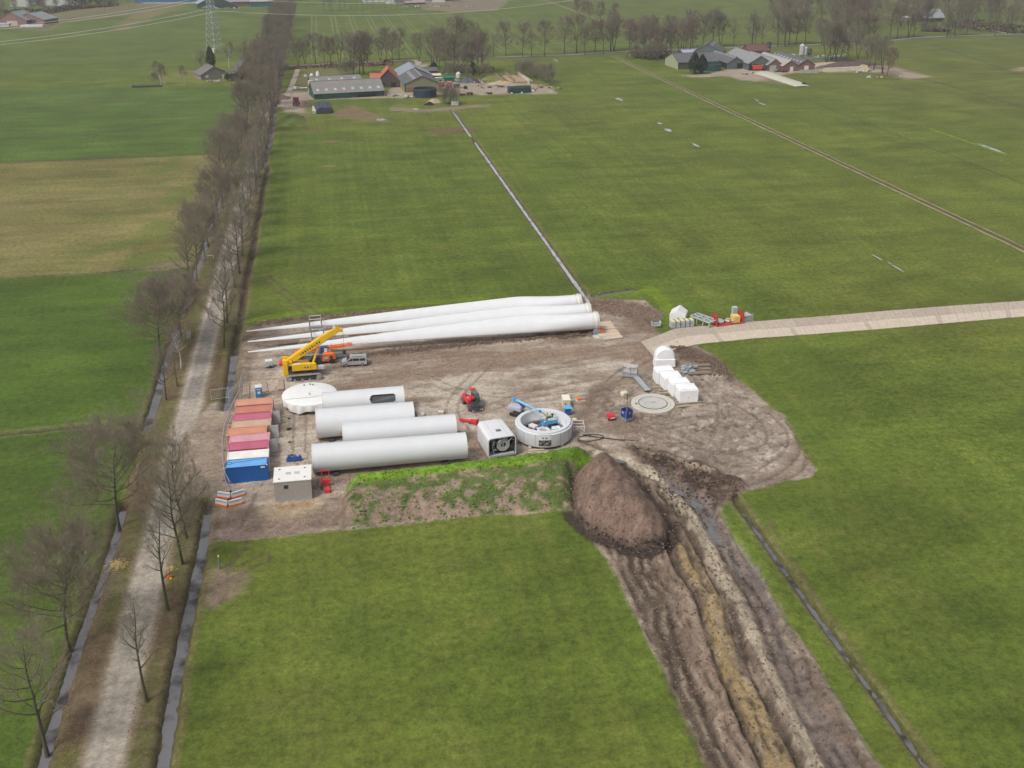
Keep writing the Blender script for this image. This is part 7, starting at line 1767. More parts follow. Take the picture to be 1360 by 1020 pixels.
def tractor(u, rz, m, label, s=1.0, z=0):
    t = thing('tractor', label, 'tractor', (u[0], u[1], z), R(rz)); t.scale = (s, s, s)
    for s_ in (-1, 1):
        w = MB().lathe([(0, -.25), (.8, -.27), (.88, 0), (.8, .27), (0, .25)], 20).xf(Matrix.Translation((-1.0, s_ * .95, .88)) @ Matrix.Rotation(R(90), 4, 'X')).build('rear_wheel', dark, t); MB().lathe([(0, 0), (.45, 0)], 14).xf(Matrix.Translation((-1.0, s_ * 1.23, .88)) @ Matrix.Rotation(R(90), 4, 'X')).build('rim', offw, w)
        MB().lathe([(0, -.18), (.5, -.2), (.55, 0), (.5, .2), (0, .18)], 18).xf(Matrix.Translation((1.45, s_ * .85, .55)) @ Matrix.Rotation(R(90), 4, 'X')).build('front_wheel', dark, t)
        MB().prism([(-1.9, 1.5), (-1.7, 1.85), (-.4, 1.85), (-.2, 1.3)], 'Y', s_ * .95 - .25, s_ * .95 + .25).build('fender', m, t)
    MB().prism([(-.2, .8), (-.2, 1.75), (1.9, 1.55), (2.1, 1.2), (2.1, .8)], 'Y', -.42, .42).build('bonnet', m, t, bevel=.08)
    MB().prism([(-1.6, 1.2), (-1.5, 2.6), (-.3, 2.6), (0, 1.7), (0, 1.2)], 'Y', -.7, .7).build('cab', glass, t); MB().box((-.9, 0, 2.68), (1.6, 1.6, .16)).build('cab_roof', m, t, bevel=.05); MB().tube([(1.0, .3, 1.6), (1.0, .3, 2.5)], .05, 6).build('exhaust', dark, t)
tractor((24.4, 483.3), 10, red, 'red tractor hitched beside the slurry tanker at the long barn')
t = thing('manure_spreader', 'dark red manure spreader parked left of the long barn', 'spreader', (-12.6, 463.3) + (0,), R(94)); mr = M('dark red spreader', (.20, .03, .03), .6, .2, 1)
MB().prism([(-2.4, 1.0), (-2.4, 2.4), (2.4, 2.4), (2.2, 1.0)], 'Y', -1.2, 1.2).build('body', mr, t); box('load', (0, 0, 2.42), (4.4, 2.1, .08), black, t); box('rear_gate', (2.5, 0, 2.1), (.15, 2.5, 2.0), mr, t)
for s_ in (-1, 1): MB().lathe([(0, -.25), (.7, -.25), (.75, 0), (.7, .25), (0, .25)], 18).xf(Matrix.Translation((0, s_ * 1.35, .75)) @ Matrix.Rotation(R(90), 4, 'X')).build('wheel', dark, t)
def lump(name, label, cat, u, a, b, h, m, seed=1, rz=0, kind=None, tyres=0, steep=1.6):
    """a rounded heap with an irregular outline"""
    r2 = np.random.RandomState(seed); V = [(0, 0, h)]; N = 28; K = 7; ph = r2.uniform(0, 6.28, 5)
    for i in range(1, K + 1):
        q = i / K
        for k in range(N):
            t_ = 2 * math.pi * k / N; o_ = 1 + .10 * math.sin(2 * t_ + ph[0]) + .07 * math.sin(5 * t_ + ph[1]) + .04 * math.sin(9 * t_ + ph[2])
            V.append((a * q * o_ * math.cos(t_), b * q * o_ * math.sin(t_), h * (1 - q ** steep) * (1 + .12 * math.sin(3 * t_ + q * 4 + ph[3])) + (.06 * h * r2.normal() if i < K else -.05)))
    F = [(0, 1 + k, 1 + (k + 1) % N) for k in range(N)] + [(1 + i * N + k, 1 + (i + 1) * N + k, 1 + (i + 1) * N + (k + 1) % N, 1 + i * N + (k + 1) % N) for i in range(K - 1) for k in range(N)]
    t = thing(name, label, cat, (u[0], u[1], 0), R(rz)); MB().add(V, F).build('heap_surface', m, t, smooth=True)
    r3 = random.Random(seed)
    for k in range(tyres):
        x, y_ = r3.uniform(-.75, .75) * a, r3.uniform(-.75, .75) * b; q = math.hypot(x / a, y_ / b)
        if q < .9: MB().lathe([(.22, -.06), (.38, 0), (.22, .1)], 12, c=(x, y_, h * (1 - q ** steep) + .1)).build('tyre', dark, t)
    return t
gs = M('grassy cover', (.10, .13, .025), .95, .25, .5, bump=.1); soilh = M('brown manure', (.15, .09, .07), .95, .25, 1, bump=.1); sand = M('sandy heap', (.38, .30, .20), .95, .15, .7, bump=.1); bl_ = M('black plastic sheet', (.045, .05, .06), .45, .2, .8, bump=.1)
lump('silage_mound', 'grass covered silage mound at the corner of the avenue', 'mound', (-14.1, 427.6), 6.5, 13, 2.2, gs, 3); lump('dirt_pile', 'brown manure pile right of the dark red spreader', 'pile', (-9.0, 460.7), 3.2, 4, 1.8, soilh, 4); lump('dirt_pile', 'brown manure pile by the avenue left of the concrete yard', 'pile', (-20.6, 482.9), 5, 5, 1.6, soilh, 5)
t = thing('covered_bale_stack', 'stack under a black sheet weighed down with tyres, below the long barn', 'bale stack', (-0.7, 440.7) + (0,), R(4)); tq = M('black silage sheet', (.05, .062, .085), .4, .25, 1.2, bump=.15)
MB().prism([(-3.6, 0), (-3.3, 1.8), (-2.2, 2.7), (2.2, 2.7), (3.3, 1.8), (3.6, 0)], 'Y', 0, 15).build('black_sheet', tq, t, bevel=.3)
for k in range(9): MB().lathe([(.25, 2.74), (.5, 2.78), (.25, 2.9)], 12, c=(-1.6 + 1.6 * (k % 3), 2.5 + 5 * (k // 3), 0)).build('tyre', dark, t)
tag(MB().prism([(-.9, 0), (-.9, 1.1), (.9, 1.1), (.9, 0)], 'Y', 0, 13).build('white_bag_row', M('grey white bags', (.45, .43, .40), .8, .2, .6)), 'pale bags along the left side of the black covered stack', 'bags').location = (*(-4.8, 441.4), 0)
lump('boulder', 'dark sheeted lump right of the slurry tank', 'heap', (44.8, 455.0), 2.6, 2, 1.2, black, 6); lump('dirt_pile', 'tan soil heap between the slurry tank and the bush', 'pile', (47.7, 460.4), 3.4, 3, 1.6, sand, 7)
def ibc(u, label):
    t = thing('water_tank', label, 'tank', (u[0], u[1], 0), .1, 'pale plastic tanks beside the bush'); box('tank_body', (0, 0, .95), (1.5, 1.4, 1.5), M('pale green plastic', (.52, .58, .50), .5, .1, 1), t, bevel=.1); box('pallet', (0, 0, .1), (1.6, 1.5, .18), wood, t); MB().lathe([(0, 1.72), (.25, 1.72), (.25, 1.85), (0, 1.85)], 12).build('lid', dsteel, t)
ibc((55.0, 451.2), 'pale plastic tank, left one right of the bush'); ibc((56.5, 450.9), 'pale plastic tank, right one at the head of the ditch'); ibc((56.3, 458.8), 'pale plastic tank standing behind the front pair, left'); ibc((57.5, 457.6), 'pale plastic tank standing behind the front pair, right')
barn('small shed with an ivory flat sheet roof right of the blue grey barn', *(55.0, 527.6), 6.5, 5, 2.2, 2.7, 'X', 3, green, M('ivory roof', (.60, .57, .44), .7, .1, .6), name='shed', cat='shed')
barn('low dark roofed shed behind the ivory roofed one', *(54.5, 545.0), 8, 6, 2.2, 3.6, 'X', 3, brickr, roofd, name='shed', cat='shed')
barn('dark green box shed beside the machinery, in front of the thicket', *(61.6, 518.7), 5, 3.5, 2.3, 2.7, 'X', 3, M('teal steel', (.02, .16, .13), .6, .1, 1), M('teal steel', (.02, .16, .13)), name='shed', cat='shed')
def machine(u, label, cols, name='farm_trailer', cat='trailer', w=3.2, h=1.9, rz=0):
    t = thing(name, label, cat, (u[0], u[1], 0), R(rz))
    MB().prism([(-w / 2, .7), (-w / 2 - .1, h), (w / 2 + .1, h), (w / 2, .7)], 'Y', -.9, .9).build('body', cols[0], t); MB().box((0, 0, h + .1), (w * .8, 1.5, .3)).build('top', cols[1], t, bevel=.05); box('drawbar', (-w / 2 - .6, 0, .6), (1.4, .15, .15), dsteel, t)
    for x in (-w * .25, w * .25):
        for s_ in (-1, 1): MB().lathe([(0, -.15), (.45, -.15), (.48, 0), (.45, .15), (0, .15)], 14).xf(Matrix.Translation((x, s_ * .95, .48)) @ Matrix.Rotation(R(90), 4, 'X')).build('wheel', dark, t)
pgn = M('mint green sheet', (.16, .34, .22), .6, .1, 1); vio = M('violet red machine', (.35, .12, .20), .6, .2, 1)
machine((55.9, 505.0), 'red cart with mint green top, leftmost of the machines in the yard', (M('faded red', (.42, .10, .09), .6, .15, 1), pgn), w=3.6, h=2.2); machine((59.5, 501.9), 'orange topped cart right of the mint green one', (vio, M('bright orange', (.75, .22, .03), .6, .1, 1)), w=2.8, h=2.6); machine((62.7, 499.0), 'brown box trailer alone on the sandy yard', (M('brown box', (.10, .055, .05), .7, .2, 1), M('grey brown', (.2, .15, .13), .7, .2, 1)), w=3, h=1.9)
machine((56.3, 522.2), 'white topped mint green trailer behind the red cart', (pgn, offw), w=4.5, h=1.8); machine((66.5, 496.0), 'small dark plough by the yard centre', (dsteel, dsteel), 'plough', 'plough', 1.6, 1.2); machine((66.1, 478.0), 'rusty implement at the meadow edge of the yard', (M('rust', (.19, .07, .05), .8, .2, 1), dsteel), 'farm_implement', 'implement', 3, 1.0); machine((62.5, 477.5), 'pile of rusty drums and bars at the meadow edge', (M('rust', (.19, .07, .05)), steel), 'farm_implement', 'implement', 2.6, .9); machine((75.4, 478.5), 'green grey harrow lying near the clamps', (greeng, steel), 'harrow', 'harrow', 2.6, .9)
silo(*(67.3, 528.0), 1.3, 2.8, 'round white tank at the back of the machinery yard', M('grey white tank', (.50, .52, .52), .6, .1, 1), .8)
lump('sheeted_heap', 'heap under dark grey sheet at the back of the yard', 'heap', (70.9, 517.0), 6.5, 4, 2.3, M('dark grey sheet', (.07, .08, .10), .5, .3, .7), 8, tyres=5)
tag(MB().box((0, 0, 1.1), (.25, 5, 2.2)).box((1.4, 0, .7), (.2, 5, 1.4)).build('rusty_wall', M('rust', (.19, .07, .05))), 'rusty upright panels right of the dark sheeted heap', 'panels').location = (*(74.2, 516.4), 0)
def rubble(u, n, sx, sy, cols, label, seed):
    t = thing('scrap_heap', label, 'scrap heap', (u[0], u[1], 0), 0); r3 = random.Random(seed)
    for k in range(n): MB().box((r3.gauss(0, sx), r3.gauss(0, sy), r3.uniform(.15, .9)), (r3.uniform(.4, 2.0), r3.uniform(.3, 1.0), r3.uniform(.2, .8)), rz=r3.uniform(0, 3), rx=r3.uniform(-.4, .4)).build('scrap_piece', cols[k % len(cols)], t)
rubble((76.0, 513.6), 26, 2.2, 3.5, [M('pale rubble', (.52, .50, .45), .8, .1, 1), steel, sand, brickr], 'pale scrap and pipes heaped in the middle of the yard', 1); rubble((80.4, 498.2), 22, 4.5, 2.0, [steel, M('pale rubble', (.52, .50, .45)), brickr, dsteel], 'mixed scrap and boards before the silage clamps', 2); rubble((103.2, 491.7), 20, 4, 3, [brickr, sand, dsteel, wood], 'brown rubble at the right end of the first farm', 3)
rubble((30.1, 480.2), 10, 2.4, 1.2, [steel, M('pale rubble', (.52, .50, .45)), dsteel], 'small grey scrap on the grass below the red tractor', 4); rubble((37.5, 474.6), 8, 1.6, 1.0, [M('pale rubble', (.52, .50, .45)), dsteel], 'white stones at the left foot of the slurry tank', 5)
lump('sand_heap', 'flat sandy heap with white lumps by the clamps', 'heap', (86.0, 509.3), 6.5, 3.5, 1.4, sand, 9); lump('silage_mound', 'mossy yellow green mound left of the silage clamps', 'mound', (85.5, 527.3), 6, 7, 1.5, M('mossy cover', (.16, .15, .04), .95, .3, .5), 10)
for k, (u, lb) in enumerate([((87.1, 509.1), 'left wall of the silage clamps, beside the mossy mound'), ((93.0, 510.5), 'middle wall of the silage clamps'), ((99.9, 506.8), 'pale right wall of the silage clamps')]):
    o = MB().prism([(-.35, 0), (-.18, 1.9), (.18, 1.9), (.35, 0)], 'Y', 0, 26 if k < 2 else 30).build('clamp_wall', conc if k == 2 else M('brown clamp wall', (.26, .18, .14), .9, .15, .6)); o.location = (*u, 0); tag(o, lb, 'wall', 'silage clamp walls')
tag(MB().box((0, 12, .35), (12, 22, .7)).build('silage_bed', M('tan silage', (.33, .24, .15), .95, .2, .6)), 'tan silage between the clamp walls', 'silage').location = (*(96.5, 508.7), 0)
t = thing('sheeted_row', 'long row under a dark green sheet in front of the clamps', 'covered row', (90.0, 480.3) + (0,), R(7))
MB().prism([(-2.0, 0), (-1.8, 2.6), (-1.0, 3.2), (1.0, 3.2), (1.8, 2.6), (2.0, 0)], 'X', -5.5, 5.2).build('green_sheet', M('dark green sheet', (.022, .05, .048), .5, .25, .8, bump=.1), t, bevel=.3); MB().lathe([(0, 0), (.9, .1), (.95, .7), (.5, 1.2), (0, 1.3)], 12, c=(6.2, -.6, 0)).build('white_bag', offw, t)
for x in (-4.5, .5): MB().lathe([(0, 0), (.5, .1), (.5, .5), (0, .7)], 10, c=(x, -2.2, 0)).build('pale_weight', offw, t)
for u, s_ in [((-9.7, 549.8), 'left'), ((-7.1, 527.3), 'middle')]: 
    pass
t = thing('white_trough', 'white water tank with a pipe on the dark paddock left of the silos', 'tank', (-13.6, 510.4) + (0,), .1); MB().lathe([(0, 0), (1.0, 0), (1.0, 1.0), (0, 1.1)], 16).build('tank_body', offw, t); MB().tube([(1, 0, .3), (6.5, -.3, .3)], .25, 6).build('pipe', offw, t)
for k, (u, lb) in enumerate([((-14.2, 550.6), 'white block on the paddock left of the silos, left one'), ((-9.5, 549.7), 'white block on the paddock left of the silos, right one')]): o = tag(MB().box((0, 0, .5), (1.3, 1.0, .9)).box((0, 0, 1.0), (1.0, .8, .15)).build('feed_block', offw), lb, 'block'); o.location = (*u, 0)
# white car by the farmhouse
def small_car(u, rz, m, label, s=1.0):
    t = thing('parked_car', label, 'car', (u[0], u[1], 0), R(rz)); t.scale = (s, s, s)
    MB().prism([(-2.1, .3), (-2.15, .9), (-1.8, 1.0), (-1.3, 1.45), (.4, 1.45), (1.0, .95), (2.0, .8), (2.1, .35)], 'Y', -.85, .85).build('body', m, t, bevel=.06)
    for s_ in (-1, 1):
        MB().prism([(-1.6, .98), (-1.25, 1.36), (.35, 1.36), (.85, .98)], 'Y', s_ * .855, s_ * .865).build('side_window', glass, t)
        for x in (-1.3, 1.3): MB().lathe([(0, -.1), (.3, -.1), (.3, .1), (0, .1)], 14).xf(Matrix.Translation((x, s_ * .78, .3)) @ Matrix.Rotation(R(90), 4, 'X')).build('wheel', dark, t)
small_car((34.9, 539.1), 70, white, 'white car parked between the farmhouse and the blue grey barn'); small_car((35.8, 599.4), 0, M('dark brown paint', (.04, .02, .015), .4, .1, 1), 'dark brown car driving on the country road behind the farmhouse')
# second farm
barn('long grey roofed shed with a cream green gable end behind the conifers', 200, 542, 23, 19, 3.8, 7.4, 'X', 3, M('dark green boards', (.07, .085, .06), .8, .15, 1), roofd, sky_n=0, doors=[(0, 0.1, .1, black, 'F'), (9.5, 19, 3.9, cream2, 'L')])
MB().prism([(0, 0), (19, 0), (19, 3.85), (9.5, 7.35), (0, 3.85)], 'X', -11.62, -11.52).build('gable_panel', cream2, [o for o in COL.objects if o.get('label', '').startswith('long grey roofed shed')][0])
tankround(*(205.3, 536.4), 5.3, 3.3, M('dark teal tank sheet', (.02, .07, .07), .5, .1, .8), 'dark teal slurry tank in front of the grey roofed shed')
barn('dark roofed open shed with cream skylights along its ridge, left one of the row', 220.5, 538.5, 10, 30, 3.3, 6.2, 'Y', 2, greeng, roofd, sky_n=9, sky_side=(-1,), sky_pos=.02, doors=[(2.0, 3.2, 3.0, black, 'F'), (6, 10, 2.6, black, 'L')])
barn('wide grey roofed barn, second in the row, open at the front left', 231, 531, 13, 36, 3.8, 7.6, 'Y', 0, greeng, roofl, sky_n=6, sky_side=(1,), sky_pos=.15, ridge_mat=skyl, doors=[(-3.8, 4.8, 3.3, black, 'F')])
barn('barn with a light sheet roof and white door, third in the row', 238.2, 528, 8, 34, 3.2, 6.2, 'Y', 0, brickr, roofl, doors=[(-1.2, 3.6, 2.8, M('glazed pale door', (.36, .40, .38), .5, .15, 1), 'F')])
barn('brick barn with a pale left roof slope, fourth in the row', 245.5, 524.5, 8.5, 36, 3.0, 5.8, 'Y', 0, brickr, M('pale fibre roof', (.33, .325, .30), .75, .1, .4), doors=[(.6, 1.8, 2.4, wdoor, 'F')])
barn('brick barn with a dark roof dotted with skylights, right end of the row', 254.5, 524.5, 9.5, 38, 3.2, 6.0, 'Y', 0, brickr, roofd, sky_n=9, sky_side=(-1,), sky_pos=.4, doors=[(0, 2.4, 2.7, wdoor, 'F')])
barn('brown roofed house behind the barns of the second farm', 256, 592, 13, 12, 2.6, 5.6, 'X', -8, brickr, M('dark brown tiles', (.12, .06, .055), .85, .15, .6), name='farmhouse', cat='farmhouse', chim=(4, 7))
barn('dark solar roofed shed standing askew behind the row of barns', 232, 588, 20, 16, 3.5, 8.5, 'X', 62, greeng, roofd, sky_n=5, sky_side=(-1, 1), sky_pos=.15)
barn('small shed with a lilac white roof edge left of the solar shed', 214, 592, 11, 7, 2.6, 3.6, 'X', 5, brickr, M('lilac roof', (.40, .38, .50), .5, .1, .5), name='shed', cat='shed')
silo(*(263.1, 594.7), 1.3, 7.0, 'dark slim silo with a pale cap behind the barns', dsteel, .6)
silo(*(273.6, 571.6), 1.5, 7.5, 'pale grey silo, leftmost of the pair right of the barns', M('grey silo', (.42, .43, .42), .6, .1, 1), 1.0, True); silo(*(275.7, 571.3), 1.1, 6.2, 'shorter pale silo beside the dark hopper', M('grey silo', (.42, .43, .42)), .8, True); silo(*(279.4, 574.0), 1.4, 5.5, 'dark green hopper right of the pale silos', M('dark hopper', (.09, .10, .08), .7, .1, 1), .2, True)
t = thing('feed_wagon', 'bright red feed wagon in front of the barns', 'wagon', (229.1, 530.7) + (0,), R(2)); rd2 = M('bright red wagon', (.68, .06, .045), .5, .1, 1)
MB().prism([(-2.3, .7), (-2.9, 2.8), (2.9, 2.8), (2.4, .7)], 'Y', -1.1, 1.1).build('hopper', rd2, t); box('orange_rim', (0, 0, 2.88), (5.8, 2.3, .12), M('pale orange rim', (.75, .35, .22), .6, .1, 1), t); box('load', (0, 0, 2.92), (5.2, 1.9, .06), black, t)
for s_ in (-1, 1): MB().lathe([(0, -.2), (.55, -.2), (.55, .2), (0, .2)], 14).xf(Matrix.Translation((0, s_ * .9, .55)) @ Matrix.Rotation(R(90), 4, 'X')).build('wheel', dark, t)
tractor((233.9, 529.8), 180, M('dark green tractor', (.05, .09, .07), .5, .1, 1), 'dark green tractor right of the red feed wagon'); tractor((236.4, 530.8), 0, red, 'red tractor beside the dark green one'); 
small_car((250.7, 532.7), 5, M('black car paint', (.015, .016, .018), .3, .1, 1), 'black car parked before the brick barns', 1.25); small_car((244.9, 538.2), 0, M('dark car paint', (.05, .055, .06), .3, .1, 1), 'dark grey car parked close to the white door barn', 1.2); small_car((238.3, 523.2), 8, M('grey car paint', (.16, .18, .2), .3, .1, 1), 'grey car on the verge by the white silage bag', 1.1); small_car((240.8, 521.3), 0, M('maroon car paint', (.15, .03, .03), .3, .1, 1), 'maroon car right of the grey one', .9)
for k, (u, w, lb) in enumerate([((249.8, 516.9), 5.5, 'grey concrete wall segment left of the other one, right of the black car'), ((254.5, 516.0), 5.5, 'grey concrete wall segment, right one')]): o = tag(MB().prism([(-.5, 0), (-.2, 1.7), (.2, 1.7), (.5, 0)], 'X', -w / 2, w / 2).build('concrete_wall', M('grey concrete blocks', (.30, .31, .28), .9, .15, 1)), lb, 'wall'); o.location = (*u, 0)
t = thing('silage_bag', 'very long pale silage bag lying in the meadow below the second farm', 'silage bag', (0, 0, 0), 0); A = [Vector(q) for q in [(223.2, 521.7), (231.8, 520.1), (232.5, 473.2), (225.3, 474.5)]]
n = 12; V = []
for i in range(n + 1):
    l_ = A[0].lerp(A[3], i / n); r_ = A[1].lerp(A[2], i / n)
    for k in range(7): q = k / 6; p = l_.lerp(r_, q); V.append((p.x, p.y, (1.5 if 0 < i < n else .25) * math.sin(math.pi * q) ** .5 + .02))
MB().add(V, [(i * 7 + k, i * 7 + k + 1, (i + 1) * 7 + k + 1, (i + 1) * 7 + k) for i in range(n) for k in range(6)]).build('bag_skin', M('ivory silage plastic', (.46, .44, .36), .5, .08, .4, dirt=.1), t, smooth=True)
o = MB().tube([(A[2].x - 3, A[2].y + 3, 1.3), (A[2].x - 1, A[2].y + 2, 1.3)], .4, 5).build('tyre_weight', dark, t)
o = tag(MB().prism([(-1.0, 0), (-.6, 1.8), (.6, 1.8), (1.0, 0)], 'X', 0, 27).build('silage_wall', M('cream clamp face', (.52, .47, .34), .85, .12, .5)), 'long cream silage face right of the concrete walls', 'silage clamp'); o.location = (*(262.6, 520.3), 0); o.rotation_euler = (0, 0, R(8))
lump('silage_heap', 'long dark silage heap with a tan front behind the cream face', 'heap', (284.6, 537.2), 22, 5, 2.6, M('dark silage', (.10, .075, .07), .9, .3, .5), 21, 8); lump('silage_heap', 'tan heap along the left of the dark silage heap', 'heap', (275.0, 542.0), 16, 5, 1.7, M('tan silage heap', (.38, .30, .22), .9, .15, .5), 22, 6); lump('straw_heap', 'yellow white heap with tyres at the right end of the silage', 'heap', (287.4, 524.6), 4, 4, 2.4, sand, 23, tyres=3)
rubble((281.8, 514.0), 14, 3, 1.6, [offw, dsteel, M('pale rubble', (.52, .50, .45))], 'white pipes and scrap at the end of the silage heap', 7); rubble((289.6, 575.7), 26, 7, 2.5, [offw, M('pale rubble', (.52, .50, .45)), skyl], 'row of whitish stacked bags behind the silage, by the roadside trees', 8); rubble((275.1, 585.3), 14, 6, 1.0, [offw], 'thin line of white bales behind the dotted roof', 9)
rubble((219.5, 516.7), 8, 2.4, .8, [steel, dsteel, M('pale rubble', (.52, .50, .45))], 'grey harrow and boards lying below the red wagon', 10); rubble((280.8, 494.8), 6, 4.5, .4, [M('pale rubble', (.52, .50, .45))], 'pale concrete remnants on the grass right of the silage', 11)
MB_ = MB().box((0, 0, .8), (26, 1.2, 1.6)).box((0, .8, 1.7), (26, .3, .2)).build('trough_row', M('grey green wall', (.20, .23, .20), .9, .2, .6)); MB_.location = (*(284.3, 562.9), 0); tag(MB_, 'grey green wall behind the tan silage heap', 'wall')
# cottage on the left with outbuilding
barn('grey tiled cottage on the left, pale wall under a wide gable', -54.5, 549, 14, 12, 2.6, 6.4, 'Y', 22, M('grey brown render', (.24, .21, .19), .9, .1, .7), M('grey tiles', (.15, .13, .13), .85, .15, .6), name='cottage', cat='house', doors=[(4.5, 1.5, 2.1, wdoor, 'F'), (-4, 1.6, 1.2, wdoor, 'W')])
barn('tall narrow brick house beside the cottage, close to the avenue', -39.5, 553, 8, 10, 3.8, 8.2, 'Y', 14, M('mottled brick', (.27, .16, .12), .9, .2, 1), roofd, name='cottage', cat='house', doors=[(-1, 1.2, 1.2, glass, 'W')], chim=(0, 7))
barn('low link building between the cottage and the brick house', -46.5, 549.5, 5, 5, 2.4, 3.2, 'X', 12, brickr, roofd, name='outbuilding', cat='outbuilding')
rubble((-55.1, 539.7), 10, 1.6, .8, [offw, steel, M('pink pots', (.45, .25, .22), .8, .1, 1)], 'garden pots and table left of the cottage', 12)
tag(MB().box((0, 0, .5), (14, .4, 1.0)).box((-7, 2, .5), (.4, 4, 1)).build('garden_wall', dsteel), 'low dark wall at the left end of the cottage garden', 'wall').location = (*(-84.4, 527.8), 0)
# electricity pylon and its wires
def pylon(x, y, Hh, label):
    t = thing('pylon', label, 'pylon', (x, y, 0), R(50)); st = M('pylon steel', (.44, .47, .48), .6, .1, 1)
    wb, wt = 3.6, 1.2; N = 11; zs = [Hh * .82 * (1 - (1 - k / N) ** 1.15) for k in range(N + 1)]
    W = lambda z: wb + (wt - wb) * z / (Hh * .82)
    for sx in (-1, 1):
        for sy in (-1, 1): MB().tube([(sx * W(0), sy * W(0), 0), (sx * W(Hh * .82), sy * W(Hh * .82), Hh * .82)], .19, 4).build('leg', st, t)
    for k in range(N):
        a, b_ = W(zs[k]), W(zs[k + 1]); m = MB()
        for i in range(4):
            c = [(-1, -1), (1, -1), (1, 1), (-1, 1), (-1, -1)]; p, q = c[i], c[i + 1]
            m.tube([(p[0] * a, p[1] * a, zs[k]), (q[0] * b_, q[1] * b_, zs[k + 1])], .085, 3).tube([(q[0] * a, q[1] * a, zs[k]), (p[0] * b_, p[1] * b_, zs[k + 1])], .085, 3).tube([(p[0] * b_, p[1] * b_, zs[k + 1]), (q[0] * b_, q[1] * b_, zs[k + 1])], .07, 3)
        m.build('lattice_panel', st, t)
    MB().tube([(0, 0, Hh * .82), (0, 0, Hh)], [.9, .2], 4).build('peak', st, t)
    for z, l in ((Hh * .62, 6.5), (Hh * .80, 5.0)):
        MB().tube([(0, -l, z), (0, 0, z + 1.4), (0, l, z)], .12, 4).tube([(0, -l, z), (0, l, z)], .12, 4).build('cross_arm', st, t)
        for s_ in (-1, 1): MB().tube([(0, s_ * l, z), (0, s_ * l, z - 1.6)], .12, 5).build('insulator', M('glass insulator', (.25, .33, .30), .4, .1, 1), t)
    box('white_box', (-3.9, -3.4, 1.4), (1.9, 1.9, 2.6), M('white cabin', (.62, .60, .50), .6, .1, 1), t)
    return t
pylon(-64.5, 665, 42, 'steel lattice pylon standing in the far left meadow')
wm = M('bright aluminium cable', (.62, .63, .60), .5, .03, 1)
def cable(a, b, sag, lb):
    n = 22; pts = [(a[0] + (b[0] - a[0]) * k / n, a[1] + (b[1] - a[1]) * k / n, a[2] + (b[2] - a[2]) * k / n - sag * 4 * (k / n) * (1 - k / n)) for k in range(n + 1)]
    tag(MB().tube(pts, .09, 4).build('power_cable', wm), lb, 'power cable', 'power cables strung from the pylon')
ca, sa = math.cos(R(50)), math.sin(R(50))
for (l, z, nm) in [(-6.5, 24.4, 'lower near'), (6.5, 24.4, 'lower far'), (-5, 32, 'middle near'), (5, 32, 'middle far')]:
    ox_, oy_ = -l * sa, l * ca
    cable((-64.5 + ox_, 665 + oy_, z), (-330 + ox_, 500 + oy_, z), 10.5, nm + ' power cable running left from the pylon')
    if l < 0: cable((-64.5 + ox_, 665 + oy_, z), (230 + ox_, 800 + oy_, z), 9, nm + ' power cable running right from the pylon')
# far hamlet, upper left, and farms along the top edge
barn('brick house with a grey roof at the upper left, left of the pair', *(-229.0, 857.6), 22, 20, 4, 10, 'Y', -12, M('orange brick', (.25, .15, .125), .9, .1, .3), M('green grey slates', (.22, .25, .25), .8, .1, .3), name='house', cat='house', doors=[(0, 8, 3.4, M('pale porch', (.55, .42, .36), .8, .1, 1), 'F')])
barn('brick house with a wide dark opening at the upper left, right of the pair', *(-218.1, 861.4), 26, 18, 4, 8.5, 'Y', -20, M('orange brick', (.25, .15, .125)), M('green grey slates', (.22, .25, .25)), name='house', cat='house', doors=[(0, 12, 4.0, M('blue black opening', (.05, .06, .10), .8, .1, 1), 'F')])
tag(MB().box((0, 0, .6), (16, 5, 1.2)).box((0, 0, 1.3), (15, 4, .3)).build('white_terrace', offw), 'pale terrace before the dark opening of the right brick house', 'terrace').location = (*(-212.3, 846.0), 0)
tag(MB().box((0, 0, 1.0), (12, 5, 2)).box((0, 0, 2.1), (12.4, 5.4, .25)).build('white_shed', M('bluish white wall', (.52, .56, .62), .8, .1, .5)), 'low bluish white shed at the left edge of the photo', 'shed').location = (*(-235.8, 853.0), 0)
for u, w, d_, e_, r_, wm_, rm_, lb in [((-268.3, 1038.8), 16, 14, 5, 9, offw, roofg, 'pale house among trees, farthest left at the top'), ((-269.2, 1092.0), 34, 18, 5, 9, M('blue wall', (.06, .16, .34), .7, .1, .3), M('blue roof', (.12, .24, .42), .7, .1, .3), 'large blue roofed hall at the top left'), ((-251.4, 1052.8), 12, 10, 3, 7, brickr, roofd, 'small red brick house right of the blue hall'), ((-243.2, 1051.4), 14, 12, 4, 8, offw, roofl, 'white house with a light roof by the hedge'), ((-233.7, 1041.0), 14, 12, 4, 8, offw, roofd, 'white gabled house right of the light roofed one'), ((-224.0, 1047.9), 6, 5, 3, 3.4, white, white, 'small white cabin beside the dark hedge')]:
    barn(lb, u[0], u[1], w, d_, e_, r_, 'Y' if w < 20 else 'X', 8, wm_, rm_, name='house', cat='house')
